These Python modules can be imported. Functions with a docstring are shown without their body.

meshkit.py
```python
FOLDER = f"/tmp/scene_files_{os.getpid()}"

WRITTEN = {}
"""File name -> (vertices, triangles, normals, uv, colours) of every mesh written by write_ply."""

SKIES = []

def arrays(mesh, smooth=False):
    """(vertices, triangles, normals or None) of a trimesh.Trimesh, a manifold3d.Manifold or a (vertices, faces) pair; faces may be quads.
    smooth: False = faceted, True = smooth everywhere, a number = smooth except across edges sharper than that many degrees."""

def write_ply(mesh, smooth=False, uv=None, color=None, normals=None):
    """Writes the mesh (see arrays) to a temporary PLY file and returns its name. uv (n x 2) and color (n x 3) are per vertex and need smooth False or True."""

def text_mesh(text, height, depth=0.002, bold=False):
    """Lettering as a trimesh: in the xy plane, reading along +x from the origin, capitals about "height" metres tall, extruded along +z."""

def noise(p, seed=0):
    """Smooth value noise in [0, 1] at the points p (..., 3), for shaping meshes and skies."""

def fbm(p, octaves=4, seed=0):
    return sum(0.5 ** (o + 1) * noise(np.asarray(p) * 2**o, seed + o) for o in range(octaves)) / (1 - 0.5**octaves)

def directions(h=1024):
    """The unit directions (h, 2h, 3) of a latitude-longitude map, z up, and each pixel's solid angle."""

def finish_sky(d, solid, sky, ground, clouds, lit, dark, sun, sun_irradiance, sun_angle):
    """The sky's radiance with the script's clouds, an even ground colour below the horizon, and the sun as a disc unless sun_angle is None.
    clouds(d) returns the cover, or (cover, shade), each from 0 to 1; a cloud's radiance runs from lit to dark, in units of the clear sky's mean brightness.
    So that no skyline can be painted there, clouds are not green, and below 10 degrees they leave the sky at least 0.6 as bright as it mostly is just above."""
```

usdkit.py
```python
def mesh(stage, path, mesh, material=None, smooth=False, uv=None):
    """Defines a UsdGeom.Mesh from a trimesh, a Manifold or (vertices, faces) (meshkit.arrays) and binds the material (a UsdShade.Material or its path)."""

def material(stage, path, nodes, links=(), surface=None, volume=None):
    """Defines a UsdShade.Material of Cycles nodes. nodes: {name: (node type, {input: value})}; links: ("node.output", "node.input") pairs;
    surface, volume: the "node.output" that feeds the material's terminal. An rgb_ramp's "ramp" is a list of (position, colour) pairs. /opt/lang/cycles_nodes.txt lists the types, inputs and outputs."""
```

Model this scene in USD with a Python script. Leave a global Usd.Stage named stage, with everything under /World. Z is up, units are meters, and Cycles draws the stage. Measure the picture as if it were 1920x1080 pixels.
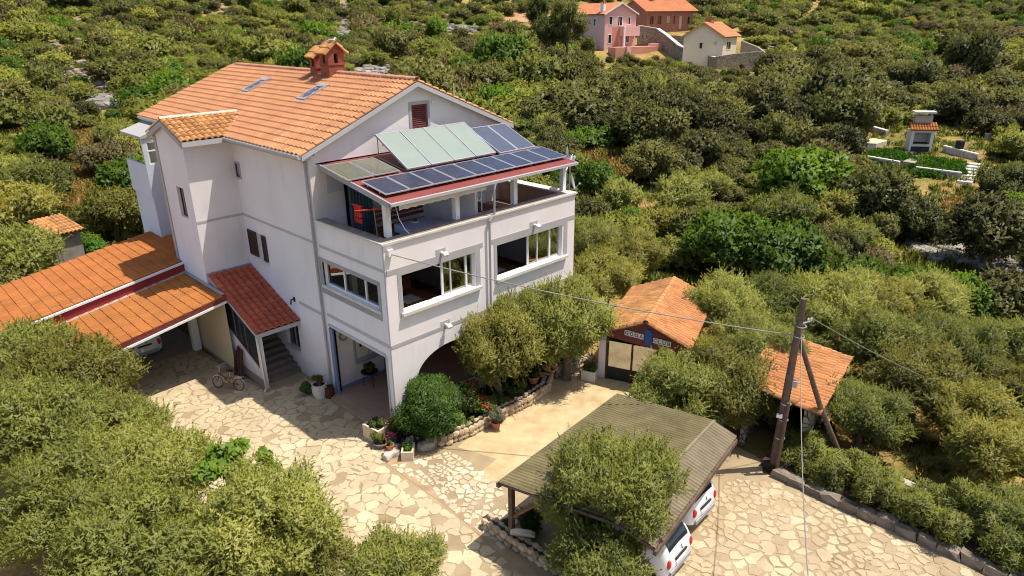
import math, random
import numpy as np, trimesh, usdkit, meshkit
from pxr import Usd, UsdGeom, UsdLux, UsdShade, Sdf, Gf, Vt
from shapely.geometry import Polygon, box as sbox, Point, LineString
from shapely.ops import unary_union
from scipy.interpolate import PchipInterpolator, RectBivariateSpline
from scipy.spatial import Voronoi

stage = Usd.Stage.CreateInMemory()
UsdGeom.SetStageUpAxis(stage, "Z"); UsdGeom.SetStageMetersPerUnit(stage, 1.0)
UsdGeom.Xform.Define(stage, "/World"); UsdGeom.Scope.Define(stage, "/World/Looks")

# ---------------------------------------------------------------- camera, sky, sun, exposure
CAM = np.array([-12.0647, -18.0629, 13.8259]); YAW, PITCH, ROLL, FOC = 0.785573, -0.376166, -0.008705, 1271.238
Fw = np.array([math.cos(PITCH)*math.sin(YAW), math.cos(PITCH)*math.cos(YAW), math.sin(PITCH)])
_r = np.cross(Fw, [0, 0, 1]); _r /= np.linalg.norm(_r); _u = np.cross(_r, Fw)
Rt = _r*math.cos(ROLL)+_u*math.sin(ROLL); Up = -_r*math.sin(ROLL)+_u*math.cos(ROLL)
cam = UsdGeom.Camera.Define(stage, "/World/camera")
cam.CreateHorizontalApertureAttr(36.0); cam.CreateVerticalApertureAttr(20.25); cam.CreateFocalLengthAttr(36.0*FOC/1920)
cam.CreateClippingRangeAttr(Gf.Vec2f(0.1, 5000))
cam.AddTransformOp().Set(Gf.Matrix4d(*[float(v) for v in (*Rt, 0, *Up, 0, *(-Fw), 0, *CAM, 1)]))
EXPOSURE = 0.57
cam.CreateExposureAttr(EXPOSURE)
SUN = np.array([0.31, -0.265, 1.0]); SUN /= np.linalg.norm(SUN)
usdkit.material(stage, "/World/Looks/sky", {
    "sky": ("sky_texture", {"sky_type": "single_scattering", "sun_disc": False, "sun_elevation": math.asin(SUN[2]), "sun_rotation": math.atan2(SUN[0], SUN[1]), "altitude": 60.0, "air_density": 1.0, "aerosol_density": 2.5, "ozone_density": 1.0}),
    "bg": ("background_shader", {"strength": 0.10})}, [("sky.color", "bg.color")], surface="bg.background")
dome = UsdLux.DomeLight.Define(stage, "/World/sky")
UsdShade.MaterialBindingAPI.Apply(dome.GetPrim()).Bind(UsdShade.Material.Get(stage, "/World/Looks/sky"))
dome.GetPrim().SetCustomDataByKey("kind", "structure")
sun = UsdLux.DistantLight.Define(stage, "/World/sun")
sun.CreateIntensityAttr(1.0); sun.CreateAngleAttr(0.53); sun.CreateColorAttr(Gf.Vec3f(1.0, 0.93, 0.82)); sun.CreateNormalizeAttr(True)
_x = np.cross([0, 1, 0], SUN); _x /= np.linalg.norm(_x); _y = np.cross(SUN, _x)
sun.AddTransformOp().Set(Gf.Matrix4d(*[float(v) for v in (*_x, 0, *_y, 0, *SUN, 0, 0, 0, 50, 1)]))

# ---------------------------------------------------------------- helpers
def A3(*v): return np.array(v, float)
def unit(v): v = np.asarray(v, float); return v/np.linalg.norm(v)
Z3 = A3(0, 0, 1)
def project(P):
    d = np.asarray(P, float)-CAM; z = d@Fw
    return np.stack([960+FOC*(d@Rt)/z, 540-FOC*(d@Up)/z, z], -1)
def ray(px, py): return Fw+Rt*(px-960)/FOC+Up*(540-py)/FOC
def on_plane(px, py, axis, c):
    d = ray(px, py); return CAM+d*(c-CAM[axis])/d[axis]
_names = {}
def fresh(parent, name):
    n = _names.get((parent, name), 0); _names[(parent, name)] = n+1
    return f"{parent}/{name}" + (f"_{n:03d}" if n else "")
class MB:
    """Collects triangles for one mesh."""
    def __init__(s): s.v, s.f, s.n = [], [], 0
    def add(s, v, f):
        v = np.asarray(v, float).reshape(-1, 3); f = np.asarray(f, int)
        if f.shape[1] == 4: f = np.vstack([f[:, [0, 1, 2]], f[:, [0, 2, 3]]])
        s.v.append(v); s.f.append(f+s.n); s.n += len(v); return s
    def tm(s, m): return s.add(m.vertices, m.faces)
    def obox(s, c, ax, h):
        """box: centre, three axes (unit rows), half sizes"""
        ax = np.asarray(ax, float); sg = np.array([[a, b, d] for a in (-1, 1) for b in (-1, 1) for d in (-1, 1)], float)
        v = np.asarray(c, float)+(sg*np.asarray(h, float))@ax
        f = [[0, 1, 3, 2], [4, 6, 7, 5], [0, 4, 5, 1], [2, 3, 7, 6], [0, 2, 6, 4], [1, 5, 7, 3]]
        if np.dot(np.cross(ax[0], ax[1]), ax[2]) < 0: f = [q[::-1] for q in f]
        return s.add(v, f)
    def box(s, x0, x1, y0, y1, z0, z1): return s.obox([(x0+x1)/2, (y0+y1)/2, (z0+z1)/2], np.eye(3), [(x1-x0)/2, (y1-y0)/2, (z1-z0)/2])
    def rbox(s, c, size, rz=0.0, tilt=0.0):
        cr, sr = math.cos(rz), math.sin(rz); X = A3(cr, sr, 0); Y = A3(-sr, cr, 0)
        if tilt: Y2 = Y*math.cos(tilt)+Z3*math.sin(tilt); Z2 = -Y*math.sin(tilt)+Z3*math.cos(tilt)
        else: Y2, Z2 = Y, Z3
        return s.obox(c, [X, Y2, Z2], np.asarray(size, float)/2)
    def tube(s, pts, r, n=8, cap=True):
        pts = [np.asarray(p, float) for p in pts]; m = len(pts); r = [r]*m if np.ndim(r) == 0 else r
        rings = []; ref = None
        for i, p in enumerate(pts):
            t = unit(pts[min(i+1, m-1)]-pts[max(i-1, 0)])
            if ref is None: ref = A3(1, 0, 0) if abs(t[0]) < .9 else A3(0, 1, 0)
            a = unit(ref-t*np.dot(ref, t)); b = np.cross(t, a); ref = a
            an = np.arange(n)*2*math.pi/n
            rings.append(p+r[i]*(np.cos(an)[:, None]*a+np.sin(an)[:, None]*b))
        v = np.vstack(rings); f = []
        for i in range(m-1):
            for k in range(n):
                k2 = (k+1) % n; f.append([i*n+k, i*n+k2, (i+1)*n+k2, (i+1)*n+k])
        tri = [[q[0], q[1], q[2]] for q in f]+[[q[0], q[2], q[3]] for q in f]
        if cap:
            tri += [[0, k+1, k] for k in range(1, n-1)]+[[(m-1)*n, (m-1)*n+k, (m-1)*n+k+1] for k in range(1, n-1)]
        return s.add(v, tri)
    def lathe(s, prof, c=(0, 0, 0), n=20):
        """prof: (radius, z) pairs, bottom to top"""
        c = np.asarray(c, float); an = np.arange(n)*2*math.pi/n
        v = np.vstack([np.stack([c[0]+r*np.cos(an), c[1]+r*np.sin(an), np.full(n, c[2]+z)], 1) for r, z in prof]); f = []
        for i in range(len(prof)-1):
            for k in range(n):
                k2 = (k+1) % n; f.append([i*n+k, i*n+k2, (i+1)*n+k2, (i+1)*n+k])
        return s.add(v, f)
    def panel(s, poly, O, A, B, T):
        """extruded polygon (a, b) on the plane O + a A + b B, thickness vector T"""
        for g in getattr(poly, "geoms", [poly]):
            m = trimesh.creation.extrude_polygon(g, 1.0, engine="earcut"); p = m.vertices
            v = np.asarray(O, float)+p[:, :1]*np.asarray(A, float)+p[:, 1:2]*np.asarray(B, float)+p[:, 2:]*np.asarray(T, float)
            f = m.faces if np.dot(np.cross(A, B), T) > 0 else m.faces[:, ::-1]
            s.add(v, f)
        return s
    def quad(s, a, b, c, d): return s.add([a, b, c, d], [[0, 1, 2, 3]])
    def slab(s, a, b, c, d, t):
        """sheet a b c d (any planar quad) thickened by the vector t"""
        q = np.array([a, b, c, d], float); v = np.vstack([q, q+np.asarray(t, float)])
        n = np.cross(q[1]-q[0], q[3]-q[0]); f = [[0, 3, 2, 1], [4, 5, 6, 7], [0, 1, 5, 4], [1, 2, 6, 5], [2, 3, 7, 6], [3, 0, 4, 7]]
        if np.dot(n, t) < 0: f = [x[::-1] for x in f]
        return s.add(v, f)
    def get(s): return np.vstack(s.v), np.vstack(s.f)
    def build(s, name, material, parent, smooth=False, label=None, kind=None):
        v, f = s.get()
        if isinstance(parent, Thing): path, loc = parent.path, parent.loc
        elif isinstance(parent, Part): path, loc = parent.path, parent.loc
        else: path, loc = "/World", A3(0, 0, 0)
        p = fresh(path, name)
        m = usdkit.mesh(stage, p, (v-loc, f), material, smooth=smooth)
        if label: m.GetPrim().SetCustomDataByKey("label", label)
        if kind: m.GetPrim().SetCustomDataByKey("kind", kind)
        return Part(p, loc, m.GetPrim())
class Part:
    def __init__(s, path, loc, prim): s.path, s.loc, s.prim = path, loc, prim
def tag(prim, label, cat, group=None, kind=None):
    prim.SetCustomDataByKey("label", label); prim.SetCustomDataByKey("category", cat)
    if group: prim.SetCustomDataByKey("group", group)
    if kind: prim.SetCustomDataByKey("kind", kind)
class Thing:
    def __init__(s, name, label, cat, loc=(0, 0, 0), group=None, kind=None):
        s.path = fresh("/World", name); s.loc = np.asarray(loc, float)
        x = UsdGeom.Xform.Define(stage, s.path); x.AddTranslateOp().Set(Gf.Vec3d(*map(float, loc))); s.prim = x.GetPrim()
        tag(s.prim, label, cat, group, kind)
def single(mb, name, material, label, cat, loc=(0, 0, 0), group=None, smooth=False, kind=None):
    """a thing that is one mesh"""
    v, f = mb.get(); p = fresh("/World", name)
    m = usdkit.mesh(stage, p, (v-np.asarray(loc, float), f), material, smooth=smooth); m.AddTranslateOp().Set(Gf.Vec3d(*map(float, loc)))
    if label: tag(m.GetPrim(), label, cat, group, kind)
    elif kind: m.GetPrim().SetCustomDataByKey("kind", kind)
    return Part(p, np.asarray(loc, float), m.GetPrim())
def structure(mb, name, material, smooth=False): return single(mb, name, material, None, None, kind="structure", smooth=smooth)

# ---------------------------------------------------------------- materials
def mat(name, c, rough=.7, var=.18, scale=1.5, c2=None, bump=0., bscale=40., island=0., spec=.3, metal=0., detail=4., obj=False, fine=0.):
    """Principled surface whose colour wanders between two tones; island: how much single pieces differ"""
    c = np.array(c, float); lo = c*(1-var) if c2 is None else np.array(c2, float); hi = c*(1+var) if c2 is None else c
    N = {"pos": ("texture_coordinate", {}) if obj else ("geometry", {}), "n": ("noise_texture", {"scale": scale, "detail": detail, "roughness": .6}),
         "r": ("rgb_ramp", {"ramp": [(.3, tuple(lo)), (.7, tuple(hi))]}), "p": ("principled_bsdf", {"roughness": rough, "specular_ior_level": spec, "metallic": metal})}
    src = "pos.object" if obj else "pos.position"
    L = [(src, "n.vector"), ("n.fac", "r.fac")]; col = "r.color"
    if fine:
        N["nf"] = ("noise_texture", {"scale": 30., "detail": 3.}); N["mf"] = ("map_range", {"from_min": .25, "from_max": .75, "to_min": 1-fine, "to_max": 1+fine})
        N["xf"] = ("hsv", {}); L += [(src, "nf.vector"), ("nf.fac", "mf.value"), ("mf.result", "xf.value"), (col, "xf.color")]; col = "xf.color"
    if island:
        N["g"] = ("geometry", {}); N["oi"] = ("object_info", {}); N["sum"] = ("math", {"math_type": "add"}); N["fr"] = ("math", {"math_type": "fraction"})
        N["mi"] = ("map_range", {"to_min": 1-island, "to_max": 1+island}); N["xi"] = ("hsv", {})
        N["mh"] = ("math", {"math_type": "multiply_add", "value2": 7.31, "value3": .2}); N["fh"] = ("math", {"math_type": "fraction"}); N["mh2"] = ("map_range", {"to_min": .5-.03*island, "to_max": .5+.03*island})
        L += [("g.random_per_island", "sum.value1"), ("oi.random", "sum.value2"), ("sum.value", "fr.value1"), ("fr.value", "mi.value"), ("mi.result", "xi.value"),
              ("fr.value", "mh.value1"), ("mh.value", "fh.value1"), ("fh.value", "mh2.value"), ("mh2.result", "xi.hue"), (col, "xi.color")]; col = "xi.color"
    L.append((col, "p.base_color"))
    if bump:
        N["nb"] = ("noise_texture", {"scale": bscale, "detail": 4.}); N["b"] = ("bump", {"strength": bump, "distance": .02})
        L += [(src, "nb.vector"), ("nb.fac", "b.height"), ("b.normal", "p.normal")]
    return usdkit.material(stage, f"/World/Looks/{name}", N, L, surface="p.BSDF")
def leafmat(name, cols, trans=.3, wander=1.1, gloss=.012):
    """Foliage: leaves differ one by one, clumps and whole plants differ too"""
    N = {"g": ("geometry", {}), "tc": ("texture_coordinate", {}), "n": ("noise_texture", {"scale": wander, "detail": 2.}), "oi": ("object_info", {}),
         "m1": ("math", {"math_type": "multiply_add", "value2": .50, "value3": -.20}), "m2": ("math", {"math_type": "multiply_add", "value2": .62}), "m3": ("math", {"math_type": "multiply_add", "value2": .30}),
         "r": ("rgb_ramp", {"ramp": [(i/(len(cols)-1), c) for i, c in enumerate(cols)]}),
         "d": ("diffuse_bsdf", {}), "t": ("translucent_bsdf", {}), "gl": ("glossy_bsdf", {"roughness": .45, "color": (.9, .95, 1.)}), "a": ("mix_closure", {"fac": trans}), "b": ("mix_closure", {"fac": gloss}),
         "h": ("hsv", {"hue": .485, "saturation": 1.1, "value": 1.25})}
    L = [("tc.object", "n.vector"), ("g.random_per_island", "m1.value1"), ("n.fac", "m2.value1"), ("m1.value", "m2.value3"), ("oi.random", "m3.value1"), ("m2.value", "m3.value3"), ("m3.value", "r.fac"),
         ("r.color", "d.color"), ("r.color", "h.color"), ("h.color", "t.color"), ("d.BSDF", "a.closure1"), ("t.BSDF", "a.closure2"), ("a.closure", "b.closure1"), ("gl.BSDF", "b.closure2")]
    return usdkit.material(stage, f"/World/Looks/{name}", N, L, surface="b.closure")
def glassmat(name, tint=(.9, .95, .95), r0=.0):
    return usdkit.material(stage, f"/World/Looks/{name}", {"t": ("transparent_bsdf", {"color": tint}), "g": ("glossy_bsdf", {"roughness": .02, "color": (1., 1., 1.)}), "f": ("fresnel", {"IOR": 1.55}),
        "m": ("math", {"math_type": "multiply_add", "value2": 1.0, "value3": r0, "use_clamp": True}), "x": ("mix_closure", {})},
        [("f.fac", "m.value1"), ("m.value", "x.fac"), ("t.BSDF", "x.closure1"), ("g.BSDF", "x.closure2")], surface="x.closure")
def stonemat(name, c, c2, mortar, scale=2.2, bump=.6, zs=1.6):
    return usdkit.material(stage, f"/World/Looks/{name}", {"g": ("geometry", {}), "mp": ("mapping", {"scale": (1., 1., zs)}), "v": ("voronoi_texture", {"scale": scale, "feature": "f1"}), "e": ("voronoi_texture", {"scale": scale, "feature": "distance_to_edge"}),
        "bw": ("rgb_to_bw", {}), "r": ("rgb_ramp", {"ramp": [(0., c2), (1., c)]}), "er": ("rgb_ramp", {"ramp": [(.02, (0, 0, 0)), (.09, (1, 1, 1))]}), "mx": ("mix", {"color1": mortar}),
        "n": ("noise_texture", {"scale": 9., "detail": 5.}), "h": ("hsv", {}), "mr": ("map_range", {"to_min": .65, "to_max": 1.35}), "p": ("principled_bsdf", {"roughness": .9, "specular_ior_level": .15}), "b": ("bump", {"strength": bump, "distance": .06})},
        [("g.position", "mp.vector"), ("mp.vector", "v.vector"), ("mp.vector", "e.vector"), ("v.color", "bw.color"), ("bw.val", "r.fac"), ("e.distance", "er.fac"), ("er.color", "mx.fac"), ("r.color", "mx.color2"),
         ("g.position", "n.vector"), ("n.fac", "mr.value"), ("mr.result", "h.value"), ("mx.color", "h.color"), ("h.color", "p.base_color"), ("er.color", "b.height"), ("b.normal", "p.normal")], surface="p.BSDF")

M = {}
M["plaster"] = mat("plaster", (.80, .74, .735), .85, .045, .45, bump=.15, bscale=60, fine=.03)
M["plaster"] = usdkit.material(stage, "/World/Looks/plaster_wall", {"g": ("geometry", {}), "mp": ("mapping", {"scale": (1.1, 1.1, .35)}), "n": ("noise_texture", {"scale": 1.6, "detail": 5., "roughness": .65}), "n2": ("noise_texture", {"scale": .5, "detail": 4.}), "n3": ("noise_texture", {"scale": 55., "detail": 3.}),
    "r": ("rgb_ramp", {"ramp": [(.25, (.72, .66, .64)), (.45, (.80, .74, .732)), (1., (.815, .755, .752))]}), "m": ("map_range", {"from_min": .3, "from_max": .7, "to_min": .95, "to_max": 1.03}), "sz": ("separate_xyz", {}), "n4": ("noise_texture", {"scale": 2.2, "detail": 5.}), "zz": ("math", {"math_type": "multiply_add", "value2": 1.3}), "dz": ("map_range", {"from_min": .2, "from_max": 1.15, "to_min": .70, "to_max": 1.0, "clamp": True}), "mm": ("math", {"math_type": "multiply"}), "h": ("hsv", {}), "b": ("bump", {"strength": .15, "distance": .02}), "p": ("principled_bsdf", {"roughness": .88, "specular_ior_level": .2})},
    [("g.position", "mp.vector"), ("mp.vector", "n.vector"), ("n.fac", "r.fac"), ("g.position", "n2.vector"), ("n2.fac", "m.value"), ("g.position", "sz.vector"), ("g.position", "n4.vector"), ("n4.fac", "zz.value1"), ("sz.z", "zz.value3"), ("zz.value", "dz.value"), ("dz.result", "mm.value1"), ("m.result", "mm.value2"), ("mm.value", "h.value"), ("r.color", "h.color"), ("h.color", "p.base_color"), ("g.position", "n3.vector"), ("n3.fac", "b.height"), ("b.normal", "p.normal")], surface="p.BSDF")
M["plaster_blue"] = mat("plaster_blue", (.56, .60, .68), .85, .04, .6)
M["band"] = mat("grey_band", (.40, .38, .385), .8, .06, 1.)
M["fascia"] = mat("grey_fascia", (.46, .445, .455), .6, .05, 1.)
M["coping"] = mat("coping", (.62, .58, .52), .7, .12, 3., bump=.1)
M["coping_top"] = mat("coping_top", (.30, .255, .215), .8, .2, 3., bump=.1)
M["tile_main"] = mat("tile_main", (.47, .225, .105), .85, .16, .9, island=.11, fine=.14)
M["tile_old"] = mat("tile_old", (.48, .24, .09), .85, .28, 1.4, island=.2, fine=.2)
M["tile_orange"] = mat("tile_orange", (.37, .135, .036), .85, .16, 1.1, island=.10, fine=.14)
M["tile_red"] = mat("tile_red", (.42, .10, .05), .75, .1, 1., island=.12, fine=.06)
M["tile_pale"] = mat("tile_pale", (.50, .22, .085), .85, .22, 1.4, island=.13, fine=.18)
M["ridge_tile"] = mat("ridge_tile", (.56, .27, .17), .85, .15, 2., island=.15)
M["mortar_edge"] = mat("mortar_edge", (.66, .55, .45), .9, .15, 4.)
M["deck"] = mat("deck", (.18, .10, .06), .9, .2, 2.)
M["red_paint"] = mat("red_paint", (.21, .05, .042), .6, .15, 1.5)
M["red_dark"] = mat("red_dark", (.28, .03, .035), .6, .1, 1.5)
M["white_paint"] = mat("white_paint", (.80, .79, .77), .4, .03, 2.)
M["grey_paint"] = mat("grey_paint", (.33, .33, .35), .5, .06, 2.)
M["grey_metal"] = mat("grey_metal", (.36, .36, .38), .45, .1, 3., metal=.3)
M["blue_trim"] = mat("blue_trim", (.17, .20, .33), .6, .08, 2.)
M["alu"] = mat("aluminium", (.60, .61, .63), .35, .05, 2., metal=.7)
M["dark_wood"] = mat("dark_wood", (.065, .028, .02), .6, .3, 6.)
M["brown_wood"] = mat("brown_wood", (.20, .105, .055), .7, .25, 5.)
M["red_wood"] = mat("red_wood", (.16, .035, .03), .6, .2, 5.)
M["old_wood"] = mat("old_wood", (.13, .085, .062), .85, .35, 6., bump=.3)
M["black"] = mat("black", (.015, .015, .017), .6, .1, 2.)
M["rubber"] = mat("rubber", (.02, .02, .022), .8, .1, 2.)
M["interior"] = mat("interior", (.34, .24, .19), .9, .1, 1.)
M["floor_wood"] = mat("floor_wood", (.26, .12, .06), .5, .2, 3.)
M["leather"] = mat("leather", (.34, .14, .06), .5, .2, 2.)
M["cloth_blue"] = mat("cloth_blue", (.44, .46, .66), .9, .08, 6.)
M["cloth_white"] = mat("cloth_white", (.78, .77, .74), .9, .05, 6.)
M["cloth_red"] = mat("cloth_red", (.60, .05, .03), .9, .2, 8.)
M["curtain"] = mat("curtain", (.10, .13, .155), .9, .3, 5.)
M["bench_red"] = mat("bench_red", (.17, .05, .03), .6, .2, 4.)
M["terrace_tile"] = mat("terrace_tile", (.30, .20, .14), .6, .12, 3.)
M["inner_pink"] = mat("inner_pink", (.52, .32, .22), .85, .06, 1.)
M["porch_floor"] = mat("porch_floor", (.42, .28, .19), .55, .1, 2., fine=.05)
M["step"] = mat("stair_step", (.19, .145, .115), .8, .15, 4.)
M["stair_stone"] = mat("stair_stone", (.30, .22, .17), .8, .15, 3.)
M["beige_wall"] = mat("beige_wall", (.62, .52, .36), .85, .06, .8)
M["glass"] = glassmat("window_glass", (.92, .95, .95))
M["glass_refl"] = glassmat("mirror_glass", (.55, .62, .6), .30)
M["dark_glass"] = mat("dark_glass", (.02, .024, .028), .06, .1, 1., spec=.6)
M["pv"] = usdkit.material(stage, "/World/Looks/pv_cells", {"g": ("geometry", {}), "b": ("brick_texture", {"offset": 0., "scale": 6.2, "mortar_size": .012, "brick_width": 1., "row_height": 1., "color1": (.030, .033, .062), "color2": (.042, .046, .078), "mortar": (.10, .11, .15)}),
    "p": ("principled_bsdf", {"roughness": .2, "specular_ior_level": .35})}, [("g.position", "b.vector"), ("b.color", "p.base_color")], surface="p.BSDF")
M["pv_green"] = usdkit.material(stage, "/World/Looks/pv_green", {"g": ("geometry", {}), "b": ("brick_texture", {"offset": 0., "scale": 8., "mortar_size": .02, "brick_width": 1., "row_height": 1., "color1": (.10, .105, .07), "color2": (.13, .13, .09), "mortar": (.22, .22, .17)}),
    "p": ("principled_bsdf", {"roughness": .2, "specular_ior_level": .5, "coat_weight": .4, "coat_roughness": .06})}, [("g.position", "b.vector"), ("b.color", "p.base_color")], surface="p.BSDF")
M["thermal"] = mat("thermal_glass", (.235, .285, .255), .4, .05, 1.2, spec=.3)
M["thermal_dark"] = mat("thermal_dark", (.07, .085, .13), .4, .08, 2., spec=.35)
M["skyglass"] = mat("skylight_glass", (.06, .08, .13), .1, .1, 1., spec=.7)
M["brick"] = usdkit.material(stage, "/World/Looks/chimney_brick", {"g": ("texture_coordinate", {}), "sx": ("separate_xyz", {}), "ad": ("math", {"math_type": "add"}), "cx": ("combine_xyz", {}), "b": ("brick_texture", {"scale": 1., "brick_width": .24, "row_height": .085, "mortar_size": .008, "mortar_smooth": .1, "color1": (.34, .085, .04), "color2": (.25, .055, .03), "mortar": (.22, .09, .06)}),
    "p": ("principled_bsdf", {"roughness": .85}), "bp": ("bump", {"strength": .5, "distance": .012, "invert": True})}, [("g.object", "sx.vector"), ("sx.x", "ad.value1"), ("sx.y", "ad.value2"), ("ad.value", "cx.x"), ("sx.z", "cx.y"), ("cx.vector", "b.vector"), ("b.color", "p.base_color"), ("b.fac", "bp.height"), ("bp.normal", "p.normal")], surface="p.BSDF")
M["concrete"] = mat("concrete", (.34, .285, .22), .9, .15, 1.2, bump=.2, fine=.06)
M["trough"] = mat("trough", (.62, .50, .36), .9, .15, 3., bump=.3, bscale=25, fine=.08)
M["pot_white"] = mat("pot_white", (.62, .57, .50), .8, .08, 4., bump=.1)
M["terracotta"] = mat("terracotta", (.50, .17, .085), .8, .12, 5.)
M["teal"] = mat("teal", (.05, .22, .22), .5, .1, 3.)
M["soil"] = mat("soil", (.05, .035, .022), .95, .3, 6.)
M["rock"] = mat("rock", (.42, .37, .31), .95, .25, 2.5, bump=.5, bscale=12, island=.25, fine=.12)
M["rock_grey"] = mat("rock_grey", (.25, .225, .20), .95, .25, 1.2, bump=.5, bscale=8, island=.3, fine=.12)
M["wallstone"] = mat("wall_stone", (.44, .34, .22), .95, .22, 3., bump=.4, bscale=14, island=.3, fine=.12)
M["millstone"] = mat("millstone", (.52, .47, .40), .95, .15, 3., bump=.3, bscale=20)
M["flag"] = mat("flagstone", (.58, .48, .315), .9, .2, .8, island=.15, bump=.35, bscale=14, fine=.14, c2=(.42, .33, .205))
M["flag_park"] = mat("flagstone_park", (.52, .42, .275), .9, .2, .9, island=.2, bump=.35, bscale=14, fine=.14, c2=(.38, .285, .17))
M["flag_white"] = mat("flagstone_white", (.54, .46, .32), .85, .12, 1.5, island=.22, bump=.2, bscale=14, fine=.08)
M["bark"] = mat("bark", (.15, .11, .08), .95, .3, 4., bump=.6, bscale=14, obj=True)
M["car_white"] = mat("car_white", (.75, .76, .78), .25, .01, 1., spec=.6)
M["car_red"] = mat("tail_red", (.5, .02, .02), .2, .05, 1., spec=.6)
M["cable"] = mat("cable", (.24, .22, .20), .7, .1, 2.)
M["roof_board"] = mat("corrugated", (.235, .20, .095), .9, .22, 1.6, fine=.15, c2=(.145, .12, .06))
M["roof_board2"] = mat("corrugated_grey", (.215, .175, .115), .9, .2, 2., fine=.1)
M["pink"] = mat("pink_plaster", (.76, .45, .41), .9, .05, .5)
M["pink_dark"] = mat("pink_dark", (.62, .28, .20), .9, .08, .5)
M["farbrick"] = mat("far_brick", (.36, .155, .105), .9, .15, 1.5, fine=.1)
M["cream"] = mat("cream_plaster", (.72, .60, .43), .9, .05, .5)
M["tile_far"] = mat("tile_far", (.60, .235, .11), .85, .12, .5, fine=.06)
M["drystone"] = stonemat("drystone", (.44, .38, .29), (.25, .205, .15), (.08, .06, .045), 3.0, .8)
M["letter"] = mat("letter_dark", (.05, .035, .03), .6, .1, 2.)
M["sign_blue"] = mat("sign_blue", (.025, .09, .30), .5, .1, 2.)
M["sign_white"] = mat("sign_white", (.72, .70, .66), .6, .06, 4.)
M["flower_red"] = mat("flower_red", (.60, .025, .03), .7, .2, 6., obj=True)
M["flower_pink"] = mat("flower_pink", (.65, .05, .22), .7, .2, 6., obj=True)
M["flower_lilac"] = mat("flower_lilac", (.45, .30, .65), .7, .2, 6., obj=True)
M["firewood"] = mat("firewood", (.50, .28, .11), .9, .2, 6., island=.3)
L_ = {}
L_["olive"] = leafmat("leaf_olive", [(0.099, 0.117, 0.030), (0.284, 0.307, 0.074), (0.548, 0.534, 0.147), (0.825, 0.825, 0.295)], .42)
L_["olive_y"] = leafmat("leaf_olive_yellow", [(0.102, 0.106, 0.026), (0.298, 0.288, 0.064), (0.577, 0.521, 0.126), (0.850, 0.770, 0.249)], .42)
L_["oak"] = leafmat("leaf_oak", [(0.063, 0.072, 0.026), (0.172, 0.174, 0.048), (0.328, 0.295, 0.080), (0.594, 0.491, 0.153)], .35)
L_["bright"] = leafmat("leaf_bright", [(0.044, 0.081, 0.015), (0.136, 0.226, 0.029), (0.254, 0.362, 0.044), (0.453, 0.525, 0.090)], .42)
L_["maquis"] = leafmat("leaf_maquis", [(0.100, 0.114, 0.031), (0.263, 0.281, 0.056), (0.500, 0.472, 0.097), (0.815, 0.689, 0.191)], .38)
L_["brown"] = leafmat("leaf_brownish", [(0.088, 0.074, 0.035), (0.205, 0.172, 0.070), (0.332, 0.273, 0.113), (0.507, 0.390, 0.176)], .32)
L_["pine"] = leafmat("leaf_pine", [(0.058, 0.074, 0.025), (0.156, 0.172, 0.043), (0.293, 0.282, 0.070), (0.448, 0.390, 0.117)], .32)
L_["fig"] = leafmat("leaf_fig", [(0.064, 0.123, 0.017), (0.175, 0.275, 0.036), (0.303, 0.406, 0.065), (0.510, 0.551, 0.131)], .4)
L_["oleander"] = leafmat("leaf_oleander", [(0.025, 0.062, 0.013), (0.100, 0.175, 0.027), (0.237, 0.325, 0.062), (0.525, 0.575, 0.200)], .35)
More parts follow.
